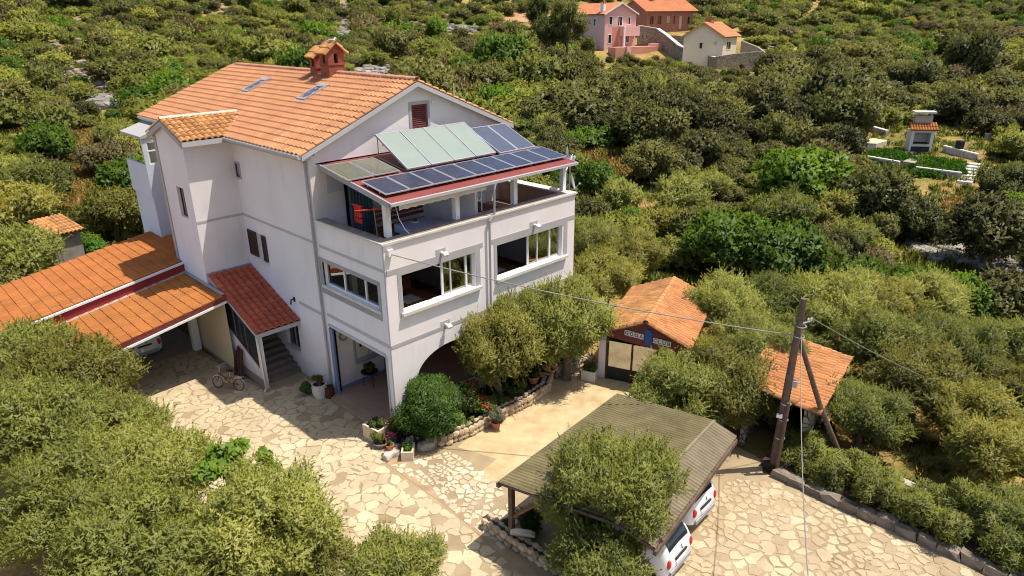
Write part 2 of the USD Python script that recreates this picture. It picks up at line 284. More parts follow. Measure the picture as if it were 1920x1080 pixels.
L_["hedge"] = leafmat("leaf_hedge", [(0.039, 0.071, 0.018), (0.115, 0.168, 0.034), (0.253, 0.305, 0.054), (0.463, 0.483, 0.126)], .36)
L_["dark"] = leafmat("leaf_dark", [(0.041, 0.044, 0.019), (0.112, 0.111, 0.035), (0.219, 0.194, 0.061), (0.408, 0.330, 0.111)], .3)
L_["grey"] = leafmat("leaf_grey", [(.08, .085, .05), (.20, .20, .12), (.34, .33, .21), (.5, .47, .34)], .35)
L_["grass"] = leafmat("leaf_grass", [(0.057, 0.086, 0.014), (0.161, 0.184, 0.030), (0.310, 0.259, 0.057), (0.506, 0.368, 0.115)], .35, wander=.15)
L_["lush"] = leafmat("leaf_lush", [(.03, .09, .01), (.08, .19, .018), (.12, .26, .025), (.19, .32, .045)], .4)
# ---------------------------------------------------------------- terrain
FH = unit([Fw[0], Fw[1], 0]); RH = A3(FH[1], -FH[0], 0)
_D = [0, 20, 32, 45, 60, 80, 100, 130, 160, 200, 260, 420]
_U = [-1.3, -.75, -.35, 0., .35, .75, 1.3]
_Z = np.array([  # rows: distance, columns: left .. right
    [-1.0, -.6, -.5, -.5, -.5, -.6, -1.0], [-.9, -.5, -.5, -.5, -.5, -.7, -1.2], [-.2, -.4, -.5, -.5, -.5, -1.2, -1.8], [1.5, .1, -.3, -.4, -.7, -1.2, -1.6], [4., 1.4, .6, .2, .6, 1.0, 1.2],
    [8., 5.0, 3.4, 2.4, 2.6, 3.4, 4.2], [13., 9.3, 6.6, 4.4, 4.3, 5.2, 6.5], [20., 16., 12., 7.6, 6.6, 7.4, 9.], [28., 24., 18.5, 10.8, 9.4, 9.6, 12.], [40., 35., 29., 20., 16., 16.5, 20.], [58., 52., 45., 36., 31., 32., 36.], [95., 90., 85., 78., 74., 76., 80.]])
_df = np.arange(0, 421, 2.0)
_zf = np.stack([PchipInterpolator(_D, _Z[:, k])(_df) for k in range(len(_U))], 1)
_sp = RectBivariateSpline(_df, _U, _zf, kx=1, ky=2)
def seen_at(px, py, dist):
    """the point at a horizontal distance along a pixel's line of sight"""
    d = ray(px, py); return CAM+d*dist/np.linalg.norm(d[:2])
def height(x, y):
    x, y = np.asarray(x, float), np.asarray(y, float)
    dx, dy = x-CAM[0], y-CAM[1]
    d = dx*FH[0]+dy*FH[1]; l = dx*RH[0]+dy*RH[1]
    u = np.clip(l/np.maximum(d, 16), -1.25, 1.25)
    z = _sp.ev(np.clip(d, 0, 420), u)
    p = np.stack([x, y, 0*x], -1)
    far = np.clip((d-40)/60, 0, 1)
    z = z+far*((meshkit.fbm(p/22, 3, 5)-.5)*3.4+(meshkit.noise(p/6, 9)-.5)*.9)
    c = seen_at(1175, 100, 134)[:2]; z = z-3.2*np.exp(-((x-c[0])**2+(y-c[1])**2)/60)
    # the levelled yard
    yard = np.clip(1-np.maximum(np.maximum(-9.5-x, x-9.0), np.maximum(-22-y, y-14))/3.0, 0, 1)
    yard = yard*yard*(3-2*yard)
    return z*(1-yard)+yard*np.minimum(z, -.52)
def ground(px, py):
    """the point of the terrain seen at a pixel of the photograph"""
    d = ray(px, py); d = d/np.linalg.norm(d[:2]); k = np.concatenate([np.arange(12, 60, .25), np.arange(60, 420, .5)])
    P = CAM+d*k[:, None]; below = P[:, 2] < height(P[:, 0], P[:, 1]); i = int(np.argmax(below)) if below.any() else len(k)-1
    return A3(P[i, 0], P[i, 1], float(height(P[i, 0], P[i, 1])))
def ground_many(Q):
    """ground() for many pixels at once"""
    Q = np.asarray(Q, float); d = Fw+np.outer((Q[:, 0]-960)/FOC, Rt)+np.outer((540-Q[:, 1])/FOC, Up); d /= np.linalg.norm(d[:, :2], axis=1, keepdims=True)
    lo = np.full(len(Q), 12.); hit = np.zeros(len(Q), bool)
    for k in np.arange(14, 420, 2.0):
        P = CAM+d*k; b = (P[:, 2] < height(P[:, 0], P[:, 1])) & ~hit; lo[b] = k-2; hit |= b
        if hit.all(): break
    hi = lo+2
    for _ in range(6): m = (lo+hi)/2; P = CAM+d*m[:, None]; b = P[:, 2] < height(P[:, 0], P[:, 1]); hi = np.where(b, m, hi); lo = np.where(b, lo, m)
    P = CAM+d*hi[:, None]; P[:, 2] = height(P[:, 0], P[:, 1]); return P
s_ = np.concatenate([np.arange(-30, 60, 1.0), np.arange(60, 140, 2.0), np.arange(140, 441, 5.0)]); l_ = np.concatenate([np.arange(-330, -60, 5.0), np.arange(-60, 60, 1.25), np.arange(60, 331, 5.0)])
S_, Lq = np.meshgrid(s_, l_, indexing="ij")
tx = CAM[0]+FH[0]*S_+RH[0]*Lq; ty = CAM[1]+FH[1]*S_+RH[1]*Lq; tz = height(tx, ty)
# nowhere above the paved yard
ns, nl = S_.shape; ii = np.arange(ns*nl).reshape(ns, nl)
q = np.stack([ii[:-1, :-1], ii[:-1, 1:], ii[1:, 1:], ii[1:, :-1]], -1).reshape(-1, 4)
mb = MB().add(np.stack([tx, ty, tz], -1).reshape(-1, 3), q[:, ::-1])
vv, ff = mb.get()
if np.cross(vv[ff[0][1]]-vv[ff[0][0]], vv[ff[0][2]]-vv[ff[0][0]])[2] < 0: mb.f = [x[:, ::-1] for x in mb.f]
M["terrain"] = usdkit.material(stage, "/World/Looks/terrain", {"g": ("geometry", {}), "n1": ("noise_texture", {"scale": .11, "detail": 5., "roughness": .65}), "n2": ("noise_texture", {"scale": .35, "detail": 6., "roughness": .7}), "n3": ("noise_texture", {"scale": 6., "detail": 6., "roughness": .7}),
    "r1": ("rgb_ramp", {"ramp": [(.30, (.10, .115, .028)), (.43, (.19, .175, .045)), (.53, (.35, .25, .085)), (.70, (.42, .28, .115))]}), "r2": ("rgb_ramp", {"ramp": [(.5, (0, 0, 0)), (.68, (1, 1, 1))]}), "soil": ("mix", {"color2": (.30, .155, .07)}),
    "h": ("hsv", {}), "m": ("map_range", {"from_min": .2, "from_max": .8, "to_min": .45, "to_max": 1.5}), "p": ("principled_bsdf", {"roughness": .95, "specular_ior_level": .1}), "b": ("bump", {"strength": .8, "distance": .15})},
    [("g.position", "n1.vector"), ("g.position", "n2.vector"), ("g.position", "n3.vector"), ("n1.fac", "r1.fac"), ("n2.fac", "r2.fac"), ("r2.color", "soil.fac"), ("r1.color", "soil.color1"), ("n3.fac", "m.value"), ("m.result", "h.value"), ("soil.color", "h.color"), ("h.color", "p.base_color"), ("n3.fac", "b.height"), ("b.normal", "p.normal")], surface="p.BSDF")
structure(mb, "terrain", M["terrain"], smooth=True)

# ---------------------------------------------------------------- roof tiles
def tile_template(w, l, prof="roll", lip=.06):
    """one interlocking tile: u across, v up the slope, n out of the roof"""
    if prof == "roll": us = np.array([0, .18, .34, .5, .66, .82, 1.0]); hs = np.array([.0, -.006, .022, .058, .068, .048, .004])
    elif prof == "ribs": us = np.array([0, .16, .34, .5, .66, .84, 1.0]); hs = np.array([.0, .0, .048, .064, .048, .0, .0])
    else: us = np.linspace(0, 1, 7); hs = .10*np.sin(np.pi*us)**.8
    k = len(us); v = []
    for vv_, up in ((-.02, .058), (l, .006)):
        for a, h in zip(us, hs): v.append([a*w, vv_, up+h])
    for a, h in zip(us, hs): v.append([a*w, -.02, .058+h-lip])
    f = []
    for i in range(k-1):
        f.append([i, i+1, k+i+1, k+i]); f.append([2*k+i, 2*k+i+1, i+1, i])
    f.append([2*k, 0, k, k]); f.append([2*k+k-1, 2*k-1, k-1, k-1])
    f = np.array(f); t = np.vstack([f[:, [0, 1, 2]], f[:, [0, 2, 3]]]); t = t[(t[:, 0] != t[:, 1]) & (t[:, 1] != t[:, 2]) & (t[:, 0] != t[:, 2])]
    return np.array(v), t
def tile_roof(parent, name, O, U, V, nu, nv, w, e, m, prof="roll", quota=100, keep=None, seed=0, jitter=.004, stagger=False):
    """rows of tiles on the plane O + u U + v V; the quota largest in the photograph are parts, the rest one part"""
    O, U, V = np.asarray(O, float), unit(U), unit(V); Nn = np.cross(U, V)
    if Nn[2] < 0: Nn = -Nn
    tv, tf = tile_template(w, e+.06, prof); rg = np.random.default_rng(seed)
    if np.dot(np.cross(U, V), Nn) < 0: tf = tf[:, ::-1]
    items = []
    for j in range(nv):
        for i in range(nu):
            off = w*.5 if (stagger and j % 2) else 0.
            a, b = i*w+off+rg.normal()*jitter, j*e+rg.normal()*jitter
            c = O+U*(a+w/2)+V*(b+e/2)
            if keep is not None and not keep(c): continue
            tw = rg.normal()*.006
            P = O+np.outer(tv[:, 0]+a+tv[:, 1]*tw, U)+np.outer(tv[:, 1]+b, V)+np.outer(tv[:, 2]+rg.normal()*.003, Nn)
            pr = project(c); inside = (-40 < pr[0] < 1960) and (-40 < pr[1] < 1120)
            items.append((pr[2] if inside else pr[2]+1000, P))
    items.sort(key=lambda x: x[0]); rest = MB()
    for k, (_, P) in enumerate(items):
        if k < quota: MB().add(P, tf).build(name, m, parent)
        else: rest.add(P, tf)
    if rest.n: rest.build(name+"s", m, parent, kind="stuff")
def ridge_run(parent, A, B, m, r=.11, step=.38, name="ridge_tile", quota=60, up=.03):
    A, B = np.asarray(A, float), np.asarray(B, float); L = np.linalg.norm(B-A); n = max(1, int(L/step)); t = (B-A)/L; s = unit(np.cross(t, Z3)); u = np.cross(s, t)
    rest = MB()
    for k in range(n):
        mbk = MB() if k < quota else rest; an = np.linspace(0, math.pi, 7)
        v = []
        for q_, rr in ((k*step, r*1.08), ((k+1)*step+.04, r*.92)):
            for rad in (rr, rr-.02): v += [A+t*q_+s*math.cos(x)*rad+u*(math.sin(x)*rad*.85+up) for x in an]
        f = []
        for i in range(6):
            f += [[i, i+1, 15+i, 14+i], [7+i, 21+i, 22+i, 8+i], [i, 7+i, 8+i, i+1], [14+i, 15+i, 22+i, 21+i]]
        mbk.add(v, f)
        if k < quota: mbk.build(name, m, parent)
    if rest.n: rest.build(name+"s", m, parent, kind="stuff")
# ---------------------------------------------------------------- the guest house
house = Thing("guest_house", "large white three-storey house with orange tiled roof and a roofed terrace carrying solar panels", "house")
W, DG, YT, TX, YB = 9.85, 4.3, 10.6, -2.0, 20.0      # front width, gable wall, tower front, tower side, back wall
ZG, ZP, ZE, ZR, XM = -.45, 7.0, 9.46, 11.65, 4.93
OV = .35; SL = (ZR-ZE)/(XM+OV); ZW = ZE-.12
TH = .28
X_, Y_ = A3(1, 0, 0), A3(0, 1, 0)
class Fr:
    """a wall's own frame: a along it, b up, w out of it"""
    def __init__(s, O, A, W): s.O, s.A, s.W = A3(*O), A3(*A), A3(*W)
    def p(s, a, b, w=0.): return s.O+s.A*a+Z3*b+s.W*w
    def box(s, mb, a0, a1, b0, b1, w0, w1): return mb.obox(s.p((a0+a1)/2, (b0+b1)/2, (w0+w1)/2), [s.A, Z3, s.W], [abs(a1-a0)/2, abs(b1-b0)/2, abs(w1-w0)/2])
FRONT = Fr((0, 0, 0), (1, 0, 0), (0, -1, 0)); LEFT = Fr((0, 0, 0), (0, 1, 0), (-1, 0, 0)); GABLE = Fr((0, DG, 0), (1, 0, 0), (0, -1, 0))
TLEFT = Fr((TX, 0, 0), (0, 1, 0), (-1, 0, 0)); TFRONT = Fr((0, YT, 0), (1, 0, 0), (0, -1, 0))
def wallp(mb, fr, poly, th=TH): return mb.panel(poly, fr.O, fr.A, Z3, -fr.W*th)
def arch(a0, a1, b0, zs, zt):
    an = np.linspace(0, math.pi, 19); c, r = (a0+a1)/2, (a1-a0)/2
    return Polygon([(a0, b0)]+[(c-r*math.cos(t), zs+(zt-zs)*math.sin(t)) for t in an]+[(a1, b0)])
win_f = [(.65, 4.05, 4.36, 5.73), (5.2, 9.05, 4.36, 5.73)]
# walls
lower = sbox(0, ZG, W, ZP-.06)
for a0, a1, b0, b1 in win_f: lower = lower.difference(sbox(a0, b0, a1, b1))
lower = lower.difference(arch(1.05, 4.35, .35, 1.55, 2.5)).difference(arch(5.4, 8.9, .35, 1.55, 2.5))
side = sbox(0, ZG, DG, ZP-.06).difference(sbox(.37, ZG-.1, 4.2, 2.7)).difference(sbox(.52, 4.46, 4.12, 5.40))
main_l = sbox(DG, ZG, YB, ZW).difference(sbox(8.68, 4.28, 9.5, 5.42)).difference(sbox(6.85, .66, 7.98, 1.98)).difference(sbox(10.2, 7.72, 10.56, 8.28))
w_ = MB(); wallp(w_, FRONT, lower); house_wall = w_.build("wall", M["plaster"], house)
w_ = MB(); w_.panel(side.intersection(sbox(TH, -5, DG, 20)), LEFT.O, LEFT.A, Z3, -LEFT.W*TH); w_.build("wall", M["plaster"], house)
w_ = MB(); wallp(w_, LEFT, main_l); w_.build("wall", M["plaster"], house)
gz = lambda a: ZE+SL*(min(a, 2*XM-a)+OV)-.10
gab = Polygon([(TH, 5.9), (W-TH, 5.9), (W-TH, gz(W-TH)), (XM, gz(XM)), (TH, gz(TH))]).difference(sbox(4.72, 9.78, 5.52, 10.72)).difference(sbox(1.35, 6.05, 2.45, 8.1))
w_ = MB(); wallp(w_, GABLE, gab); w_.build("wall", M["plaster"], house)
w_ = MB(); w_.box(W-TH, W, TH, YB, ZG, ZP-.06); w_.box(W-TH, W, DG, YB, ZP-.06, ZW); w_.box(TH, W-TH, YB-TH, YB, ZG, ZW); w_.build("wall", M["plaster"], house)
# stair tower
tz_ = lambda y: 9.42+(1.83-abs(y-12.2))*.36
tl = Polygon([(YT, ZG), (13.75, ZG), (13.75, tz_(13.75)-.02), (12.2, tz_(12.2)-.05), (YT, tz_(YT)-.02)]).difference(sbox(11.42, 6.07, 12.18, 7.38))
w_ = MB(); wallp(w_, TLEFT, tl); w_.panel(sbox(TX+TH, ZG, 0, 9.40), TFRONT.O, TFRONT.A, Z3, -TFRONT.W*TH); w_.box(TX+TH, 0, 13.75-TH, 13.75, ZG, 9.4); w_.build("tower_wall", M["plaster"], house)
# glazed bay behind the tower
b_ = MB(); BY = 17.2
b_.panel(sbox(-1.5, 5.9, 0, 8.72).difference(sbox(-1.32, 7.5, -.12, 8.6)), (0, BY, 0), X_, Z3, Y_*.12); b_.box(-1.5, -1.38, BY+.12, 20, 5.9, 7.5); b_.box(-1.38, 0, BY+.12, 20, 5.91, 6.05); b_.build("bay_wall", M["plaster_blue"], house)
b_ = MB(); b_.slab((-1.54, BY-.08, 8.74), (.0, BY-.08, 9.25), (.0, 20, 9.25), (-1.54, 20, 8.74), (0, 0, .12)); b_.build("bay_roof", M["band"], house)
wf = MB()
for a in (-1.32, -.76, -.18): wf.box(a, a+.06, BY+.02, BY+.08, 7.5, 8.6)
for b in (7.5, 8.12, 8.54): wf.box(-1.32, -.12, BY+.01, BY+.09, b, b+.06)
bw = wf.build("bay_window", M["white_paint"], house); MB().box(-1.3, -.14, BY+.05, BY+.06, 7.52, 8.58).build("pane", M["glass_refl"], bw)
b_ = MB(); b_.box(-1.46, -.1, BY+.004, 19.8, ZG, 5.9); b_.build("bay_base", M["plaster_blue"], house)
# painted bands and frames
b_ = MB()
def bandf(fr, a0, a1, b0, b1, t=.012): fr.box(b_, a0, a1, b0, b1, -.05, t)
bandf(FRONT, 0, 4.45, 5.86, 6.03); bandf(FRONT, 4.86, W, 5.86, 6.03)
for a0, a1 in ((.47, 4.3), (5.03, 9.38)):
    bandf(FRONT, a0, a0+.16, 4.22, 5.86, .014); bandf(FRONT, a1-.22, a1, 4.22, 5.86, .014); bandf(FRONT, a0+.16, a1-.22, 5.73, 5.86, .013)
bandf(FRONT, 0, W, 3.12, 3.26)
for a in (2.19, 7.05): bandf(FRONT, a, a+.44, 6.03, 6.27, .013)
bandf(FRONT, 2.25, 2.68, 3.26, 3.45, .013)
b_.build("painted_band", M["band"], house)
b_ = MB(); bandf(LEFT, .06, 4.2, 5.96, 6.06); bandf(LEFT, .06, 4.2, 3.13, 3.27); bandf(LEFT, 4.45, YT-.01, 6.0, 6.1); bandf(LEFT, 4.45, 6.4, 3.0, 3.14)
bandf(TFRONT, TX+.01, -.01, 6.0, 6.1); b_.build("painted_band", M["fascia"], house)
b_ = MB()
for a0, a1, b0, b1 in ((.36, .52, 4.1, 5.56), (4.12, 4.34, 4.1, 5.56), (.52, 4.12, 5.40, 5.56), (.52, 4.12, 4.1, 4.3)): bandf(LEFT, a0, a1, b0, b1, .015)
b_.build("painted_band", M["grey_metal"], house)
b_ = MB(); bandf(LEFT, 3.96, 4.2, -.36, 2.62, .02); b_.box(.02, .26, 4.2, 4.205, -.36, 2.6); b_.build("blue_pillar", M["blue_trim"], house)
b_ = MB(); bandf(LEFT, .28, .37, -.3, 2.75, .03); bandf(LEFT, .37, 4.2, 2.70, 2.82, .03); bandf(LEFT, .004, .06, -.3, 6.9, .015); b_.build("painted_band", M["fascia"], house)
b_ = MB(); TLEFT.box(b_, 13.5, 13.75, 3.7, 9.35, -.05, .04); b_.build("painted_band", M["grey_metal"], house)
# windows
def window(fr, a0, a1, b0, b1, mull, depth=.12, fw=.06, name="window", frame="white_paint", pane="glass", sill=None, bars=(), opened=False):
    f = MB(); o = -depth
    fr.box(f, a0, a0+fw, b0, b1, o-.05, o); fr.box(f, a1-fw, a1, b0, b1, o-.05, o); fr.box(f, a0+fw, a1-fw, b0, b0+fw, o-.05, o); fr.box(f, a0+fw, a1-fw, b1-fw, b1, o-.05, o)
    for m_, mw in mull: fr.box(f, m_-mw/2, m_+mw/2, b0+fw, b1-fw, o-.045, o+.015)
    for z_ in bars: fr.box(f, a0+fw, a1-fw, z_-.02, z_+.02, o-.04, o+.01)
    wn = f.build(name, M[frame], house)
    e = [a0+fw]+[m_ for m_, _ in mull]+[a1-fw]
    for i in range(len(e)-1):
        if i == 0 and opened: continue
        g = MB(); fr.box(g, e[i]+.001, e[i+1]-.001, b0+fw, b1-fw, o-.03, o-.022); g.build("pane", M[pane], wn)
    if sill: g = MB(); fr.box(g, a0+sill[0], a1+sill[1], b0-.12, b0-.005, -.1, sill[2]); g.build("sill", M["coping"], wn)
    return wn
window(FRONT, .65, 4.05, 4.36, 5.73, [(2.52, .09), (2.92, .03), (3.68, .08)], opened=True, pane="glass_refl", sill=(-.12, .24, .14))
window(FRONT, 5.2, 9.05, 4.36, 5.73, [(7.05, .09), (7.62, .03), (8.38, .08)], opened=True, pane="glass_refl", sill=(-.08, .30, .14))
window(LEFT, .52, 4.12, 4.46, 5.40, [(1.46, .06), (2.84, .06)], pane="glass_refl", sill=(-.14, .14, .05))
window(TLEFT, 11.42, 12.18, 6.07, 7.38, [(11.8, .04)], frame="dark_wood", pane="glass_refl")
wn = window(LEFT, 8.68, 9.5, 4.28, 5.42, [(9.09, .05)], pane="glass_refl", sill=(-.03, .03, .05))
wn2 = window(LEFT, 6.85, 7.98, .66, 1.98, [(7.4, .05)], frame="grey_paint", pane="dark_glass", sill=(-.03, .03, .04))
window(LEFT, 10.2, 10.56, 7.72, 8.28, [], frame="grey_paint", pane="dark_glass")
b_ = MB()
for a0, a1, b0, b1 in ((10.12, 10.2, 7.64, 8.36), (10.56, 10.6, 7.64, 8.36), (10.2, 10.56, 8.28, 8.36), (10.2, 10.56, 7.64, 7.72)): bandf(LEFT, a0, a1, b0, b1, .03)
b_.build("window_surround", M["band"], house)
def shutter(fr, a0, a1, b0, b1, w0, label=None, name="shutter"):
    f = MB(); fw = .06
    fr.box(f, a0, a0+fw, b0, b1, w0, w0+.04); fr.box(f, a1-fw, a1, b0, b1, w0, w0+.04); fr.box(f, a0+fw, a1-fw, b0, b0+fw, w0, w0+.04); fr.box(f, a0+fw, a1-fw, b1-fw, b1, w0, w0+.04)
    s_ = f.build(name, M["dark_wood"] if name == "shutter" else M["red_wood"], house)
    n = int((b1-b0-2*fw)/.075)
    for k in range(n):
        z = b0+fw+(k+.5)*(b1-b0-2*fw)/n; g = MB()
        g.obox(fr.p((a0+a1)/2, z, w0+.02), [fr.A, unit(Z3*.8+fr.W*-.6), unit(fr.W*.8+Z3*.6)], [(a1-a0)/2-fw, .034, .006]); g.build("slat", M["dark_wood"] if name == "shutter" else M["red_wood"], s_)
shutter(LEFT, 9.52, 10.32, 4.30, 5.44, .015); shutter(LEFT, 8.66, 9.02, 4.26, 5.42, .02)
shutter(GABLE, 4.74, 5.50, 9.80, 10.70, -.06, name="gable_shutter")
b_ = MB(); GABLE.box(b_, 4.74, 5.5, 9.8, 10.7, -.2, -.17); b_.build("gable_shutter_back", M["black"], house)
b_ = MB()
for a0, a1, b0, b1 in ((4.6, 4.72, 9.66, 10.84), (5.52, 5.64, 9.66, 10.84), (4.72, 5.52, 10.72, 10.84), (4.72, 5.52, 9.66, 9.78)): GABLE.box(b_, a0, a1, b0, b1, -.02, .025)
b_.build("window_surround", M["band"], house)
# floors and rooms
b_ = MB(); b_.box(.02, W-TH, TH, YB-TH, ZG, -.30); b_.build("porch_floor", M["porch_floor"], house)
b_ = MB(); b_.box(-.34, .02, .2, 4.22, ZG, -.315); b_.build("porch_step", M["porch_floor"], house)
b_ = MB(); b_.box(TH, W-TH, TH, DG+4, 3.05, 3.2); b_.build("first_floor", M["floor_wood"], house)
b_ = MB(); b_.box(TH, W-TH, DG+4, DG+4.1, 3.2, 5.85); b_.box(4.72, 4.82, TH, DG+4, 3.2, 5.85); b_.build("room_wall", M["interior"], house)
b_ = MB(); b_.box(TH, W-TH, TH, DG+4.1, 5.86, 6.05); b_.build("terrace_floor", M["terrace_tile"], house)
b_ = MB(); b_.box(TH, W-TH, DG, YB-TH, 9.0, 9.05); b_.build("ceiling", M["interior"], house)
b_ = MB(); b_.box(TH, W-TH, DG+TH+1.2, DG+TH+1.3, 6.05, 9.0); b_.build("room_wall", M["interior"], house)
b_ = MB(); b_.box(.29, 3.3, 4.26, 4.38, -.3, 3.05); b_.box(3.3, 3.42, 4.26, 8, -.3, 3.05); b_.build("porch_wall", M["plaster"], house)
b_ = MB(); b_.box(.3, 2.6, 4.2, 4.255, -.3, -.16); b_.build("porch_skirting", M["blue_trim"], house)
b_ = MB(); b_.box(2.42, 2.52, 4.2, 4.25, -.3, 2.2); b_.box(3.2, 3.3, 4.2, 4.25, -.3, 2.2); b_.box(2.52, 3.2, 4.2, 4.25, 2.1, 2.2); dr = b_.build("door", M["blue_trim"], house); MB().box(2.52, 3.2, 4.235, 4.255, -.3, 2.1).build("door_leaf", M["black"], dr)
b_ = MB(); b_.box(3.42, W-TH, 4.3, 4.42, -.3, 3.05); b_.build("arcade_wall", M["red_dark"], house)
b_ = MB(); b_.box(1.0, 2.3, 4.14, 4.258, .62, 1.78); mc = b_.build("cabinet", M["grey_paint"], house)
for i in range(2): MB().box(1.08+i*.6, 1.62+i*.6, 4.12, 4.138, .9, 1.70).build("cabinet_door", M["pot_white"], mc)
for x in (1.22, 1.55, 2.05): MB().box(x, x+.1, 4.105, 4.119, 1.36, 1.52).build("meter_dial", M["black"], mc)
b_ = MB(); b_.obox((.62, 4.24, 2.12), np.eye(3), [.001, .001, .001]); an = np.linspace(0, 2*math.pi, 25)[:-1]
b_ = MB(); b_.panel(Polygon([(.62+.22*math.cos(t), 2.05+.22*math.sin(t)) for t in an]), (0, 4.256, 0), X_, Z3, -Y_*.04); rp = b_.build("round_plaque", M["concrete"], house)
MB().panel(Polygon([(.62+.12*math.cos(t), 2.05+.12*math.sin(t)) for t in an]), (0, 4.214, 0), X_, Z3, -Y_*.012).build("plaque_face", M["pot_white"], rp)
# rooms' furniture belongs to the rooms
for x0, nm in ((1.2, 0), (5.7, 1)):
    t = Thing("dining_table", "dark dining table under a white runner seen through the "+("right" if nm else "left")+" big window", "table", (x0+.8, 1.6, 3.2), None)
    MB().box(x0, x0+1.9, 1.2, 2.1, 3.90, 3.95).build("tabletop", M["leather"], t)
    for dx, dy in ((.06, 1.26), (1.84, 1.26), (.06, 2.04), (1.84, 2.04)): MB().box(x0+dx-.03, x0+dx+.03, dy-.03, dy+.03, 3.2, 3.9).build("leg", M["dark_wood"], t)
    MB().box(x0+.55, x0+1.25, 1.3, 2.0, 3.951, 3.96).build("cloth", M["cloth_white"], t)
    t = Thing("sofa", "brown leather bench sofa behind the table in the "+("right" if nm else "left")+" big window", "sofa", (x0+.8, 2.9, 3.2))
    MB().box(x0-.2, x0+2.1, 2.5, 3.2, 3.3, 3.68).build("seat", M["leather"], t); MB().box(x0-.2, x0+2.1, 3.15, 3.35, 3.68, 4.2).build("backrest", M["leather"], t)
    t = Thing("window_curtain", "pale curtain hanging inside the "+("right" if nm else "left")+" big window", "curtain", (x0+3.3, .5, 3.3))
    g = MB(); n = 24; xs = np.linspace(x0+2.75, x0+3.35, n); ys = .46+.04*np.sin(np.arange(n)*1.9)
    g.add(np.vstack([np.stack([xs, ys, np.full(n, 3.3)], 1), np.stack([xs, ys, np.full(n, 5.7)], 1)]), [[i, i+1, n+i+1, n+i] for i in range(n-1)]); g.build("cloth", M["cloth_white"], t)
# parapet, coping, terrace posts
b_ = MB(); b_.box(TH, W-TH, .281, .30, 6.05, ZP-.06); b_.box(W-TH-.02, W-TH-.001, TH+.02, DG-.01, 6.05, ZP-.06); b_.build("parapet_lining", M["inner_pink"], house)
b_ = MB(); b_.box(-.07, W+.07, -.07, .0, ZP-.06, ZP+.015); b_.box(-.07, 0., 0., DG-.02, ZP-.06, ZP+.015); b_.box(W-.42, W+.09, .001, DG-.02, ZP-.06, ZP+.012); b_.build("coping_edge", M["coping"], house)
b_ = MB(); b_.box(0., W-.42, 0., .5, ZP-.06, ZP); b_.box(0., .42, .5, DG-.02, ZP-.06, ZP); b_.build("coping_top", M["coping_top"], house)
for x in (.62, 3.68, 6.72, 9.68):
    zt = 8.30+.163*.55-.14
    MB().box(x-.1, x+.1, .46, .66, ZP if x > 9.5 else ZP+.001, zt).build("terrace_post", M["white_paint"], house)
b_ = MB(); b_.box(4.78, 4.9, .72, DG, 6.05, 8.1); b_.build("terrace_divider", M["plaster"], house)
# terrace roof
vz = lambda y, o=0.: 8.30+.163*y+o
b_ = MB(); b_.slab((.42, -.02, vz(-.02, -.1)), (9.8, -.02, vz(-.02, -.1)), (9.8, DG-.01, vz(DG, -.1)), (.42, DG-.01, vz(DG, -.1)), (0, 0, .1)); tr = b_.build("terrace_roof", M["red_paint"], house)
b_ = MB(); b_.slab((.36, -.06, vz(-.06, -.17)), (.36, DG-.01, vz(DG, -.17)), (.36, DG-.01, vz(DG, .02)), (.36, -.06, vz(-.06, .02)), (.06, 0, 0)); b_.slab((9.8, -.06, vz(-.06, -.17)), (9.8, DG-.01, vz(DG, -.17)), (9.8, DG-.01, vz(DG, .02)), (9.8, -.06, vz(-.06, .02)), (.05, 0, 0)); b_.build("fascia", M["grey_paint"], tr)
b_ = MB(); b_.box(.36, 9.86, -.14, -.03, vz(0, -.10), vz(0, .0)); b_.build("gutter", M["band"], tr)
g = MB(); n = 60; xs = np.linspace(.75, 4.7, n); zb = vz(0, -.32)+.035*np.abs(np.sin(np.arange(n)*.62))
g.add(np.vstack([np.stack([xs, np.full(n, .0), np.full(n, vz(0, -.11))], 1), np.stack([xs, np.full(n, .0), zb], 1)]), [[i, i+1, n+i+1, n+i] for i in range(n-1)]); g.build("scalloped_fringe", M["coping"], tr)
b_ = MB(); b_.box(.42, 9.75, .50, .62, vz(.5, -.22), vz(.5, -.105)); b_.build("beam", M["white_paint"], tr)
b_ = MB(); b_.box(.62, 1.3, DG-.03, DG-.005, 7.9, 8.6); b_.build("glazed_panel", M["plaster_blue"], house)
# pipes
b_ = MB(); b_.tube([(-.08, 4.42, 9.15), (-.08, 4.42, -.42)], .055, 10); b_.tube([(-OV-.05, 4.1, ZE-.1), (-.2, 4.36, ZE-.25), (-.08, 4.42, 9.1)], .055, 10); b_.build("downpipe", M["grey_metal"], house)
b_ = MB(); b_.tube([(5.02, -.09, vz(0, -.1)), (5.0, -.1, 7.05), (4.74, -.1, 6.85), (4.72, -.09, .4)], .045, 10); b_.build("downpipe", M["grey_metal"], house)
b_ = MB(); b_.tube([(-1.86, 6.62, 2.1), (-1.9, 6.58, 1.8), (-1.86, 6.6, -.28), (-1.98, 6.55, -.40)], .045, 10); b_.build("downpipe", M["alu"], house)
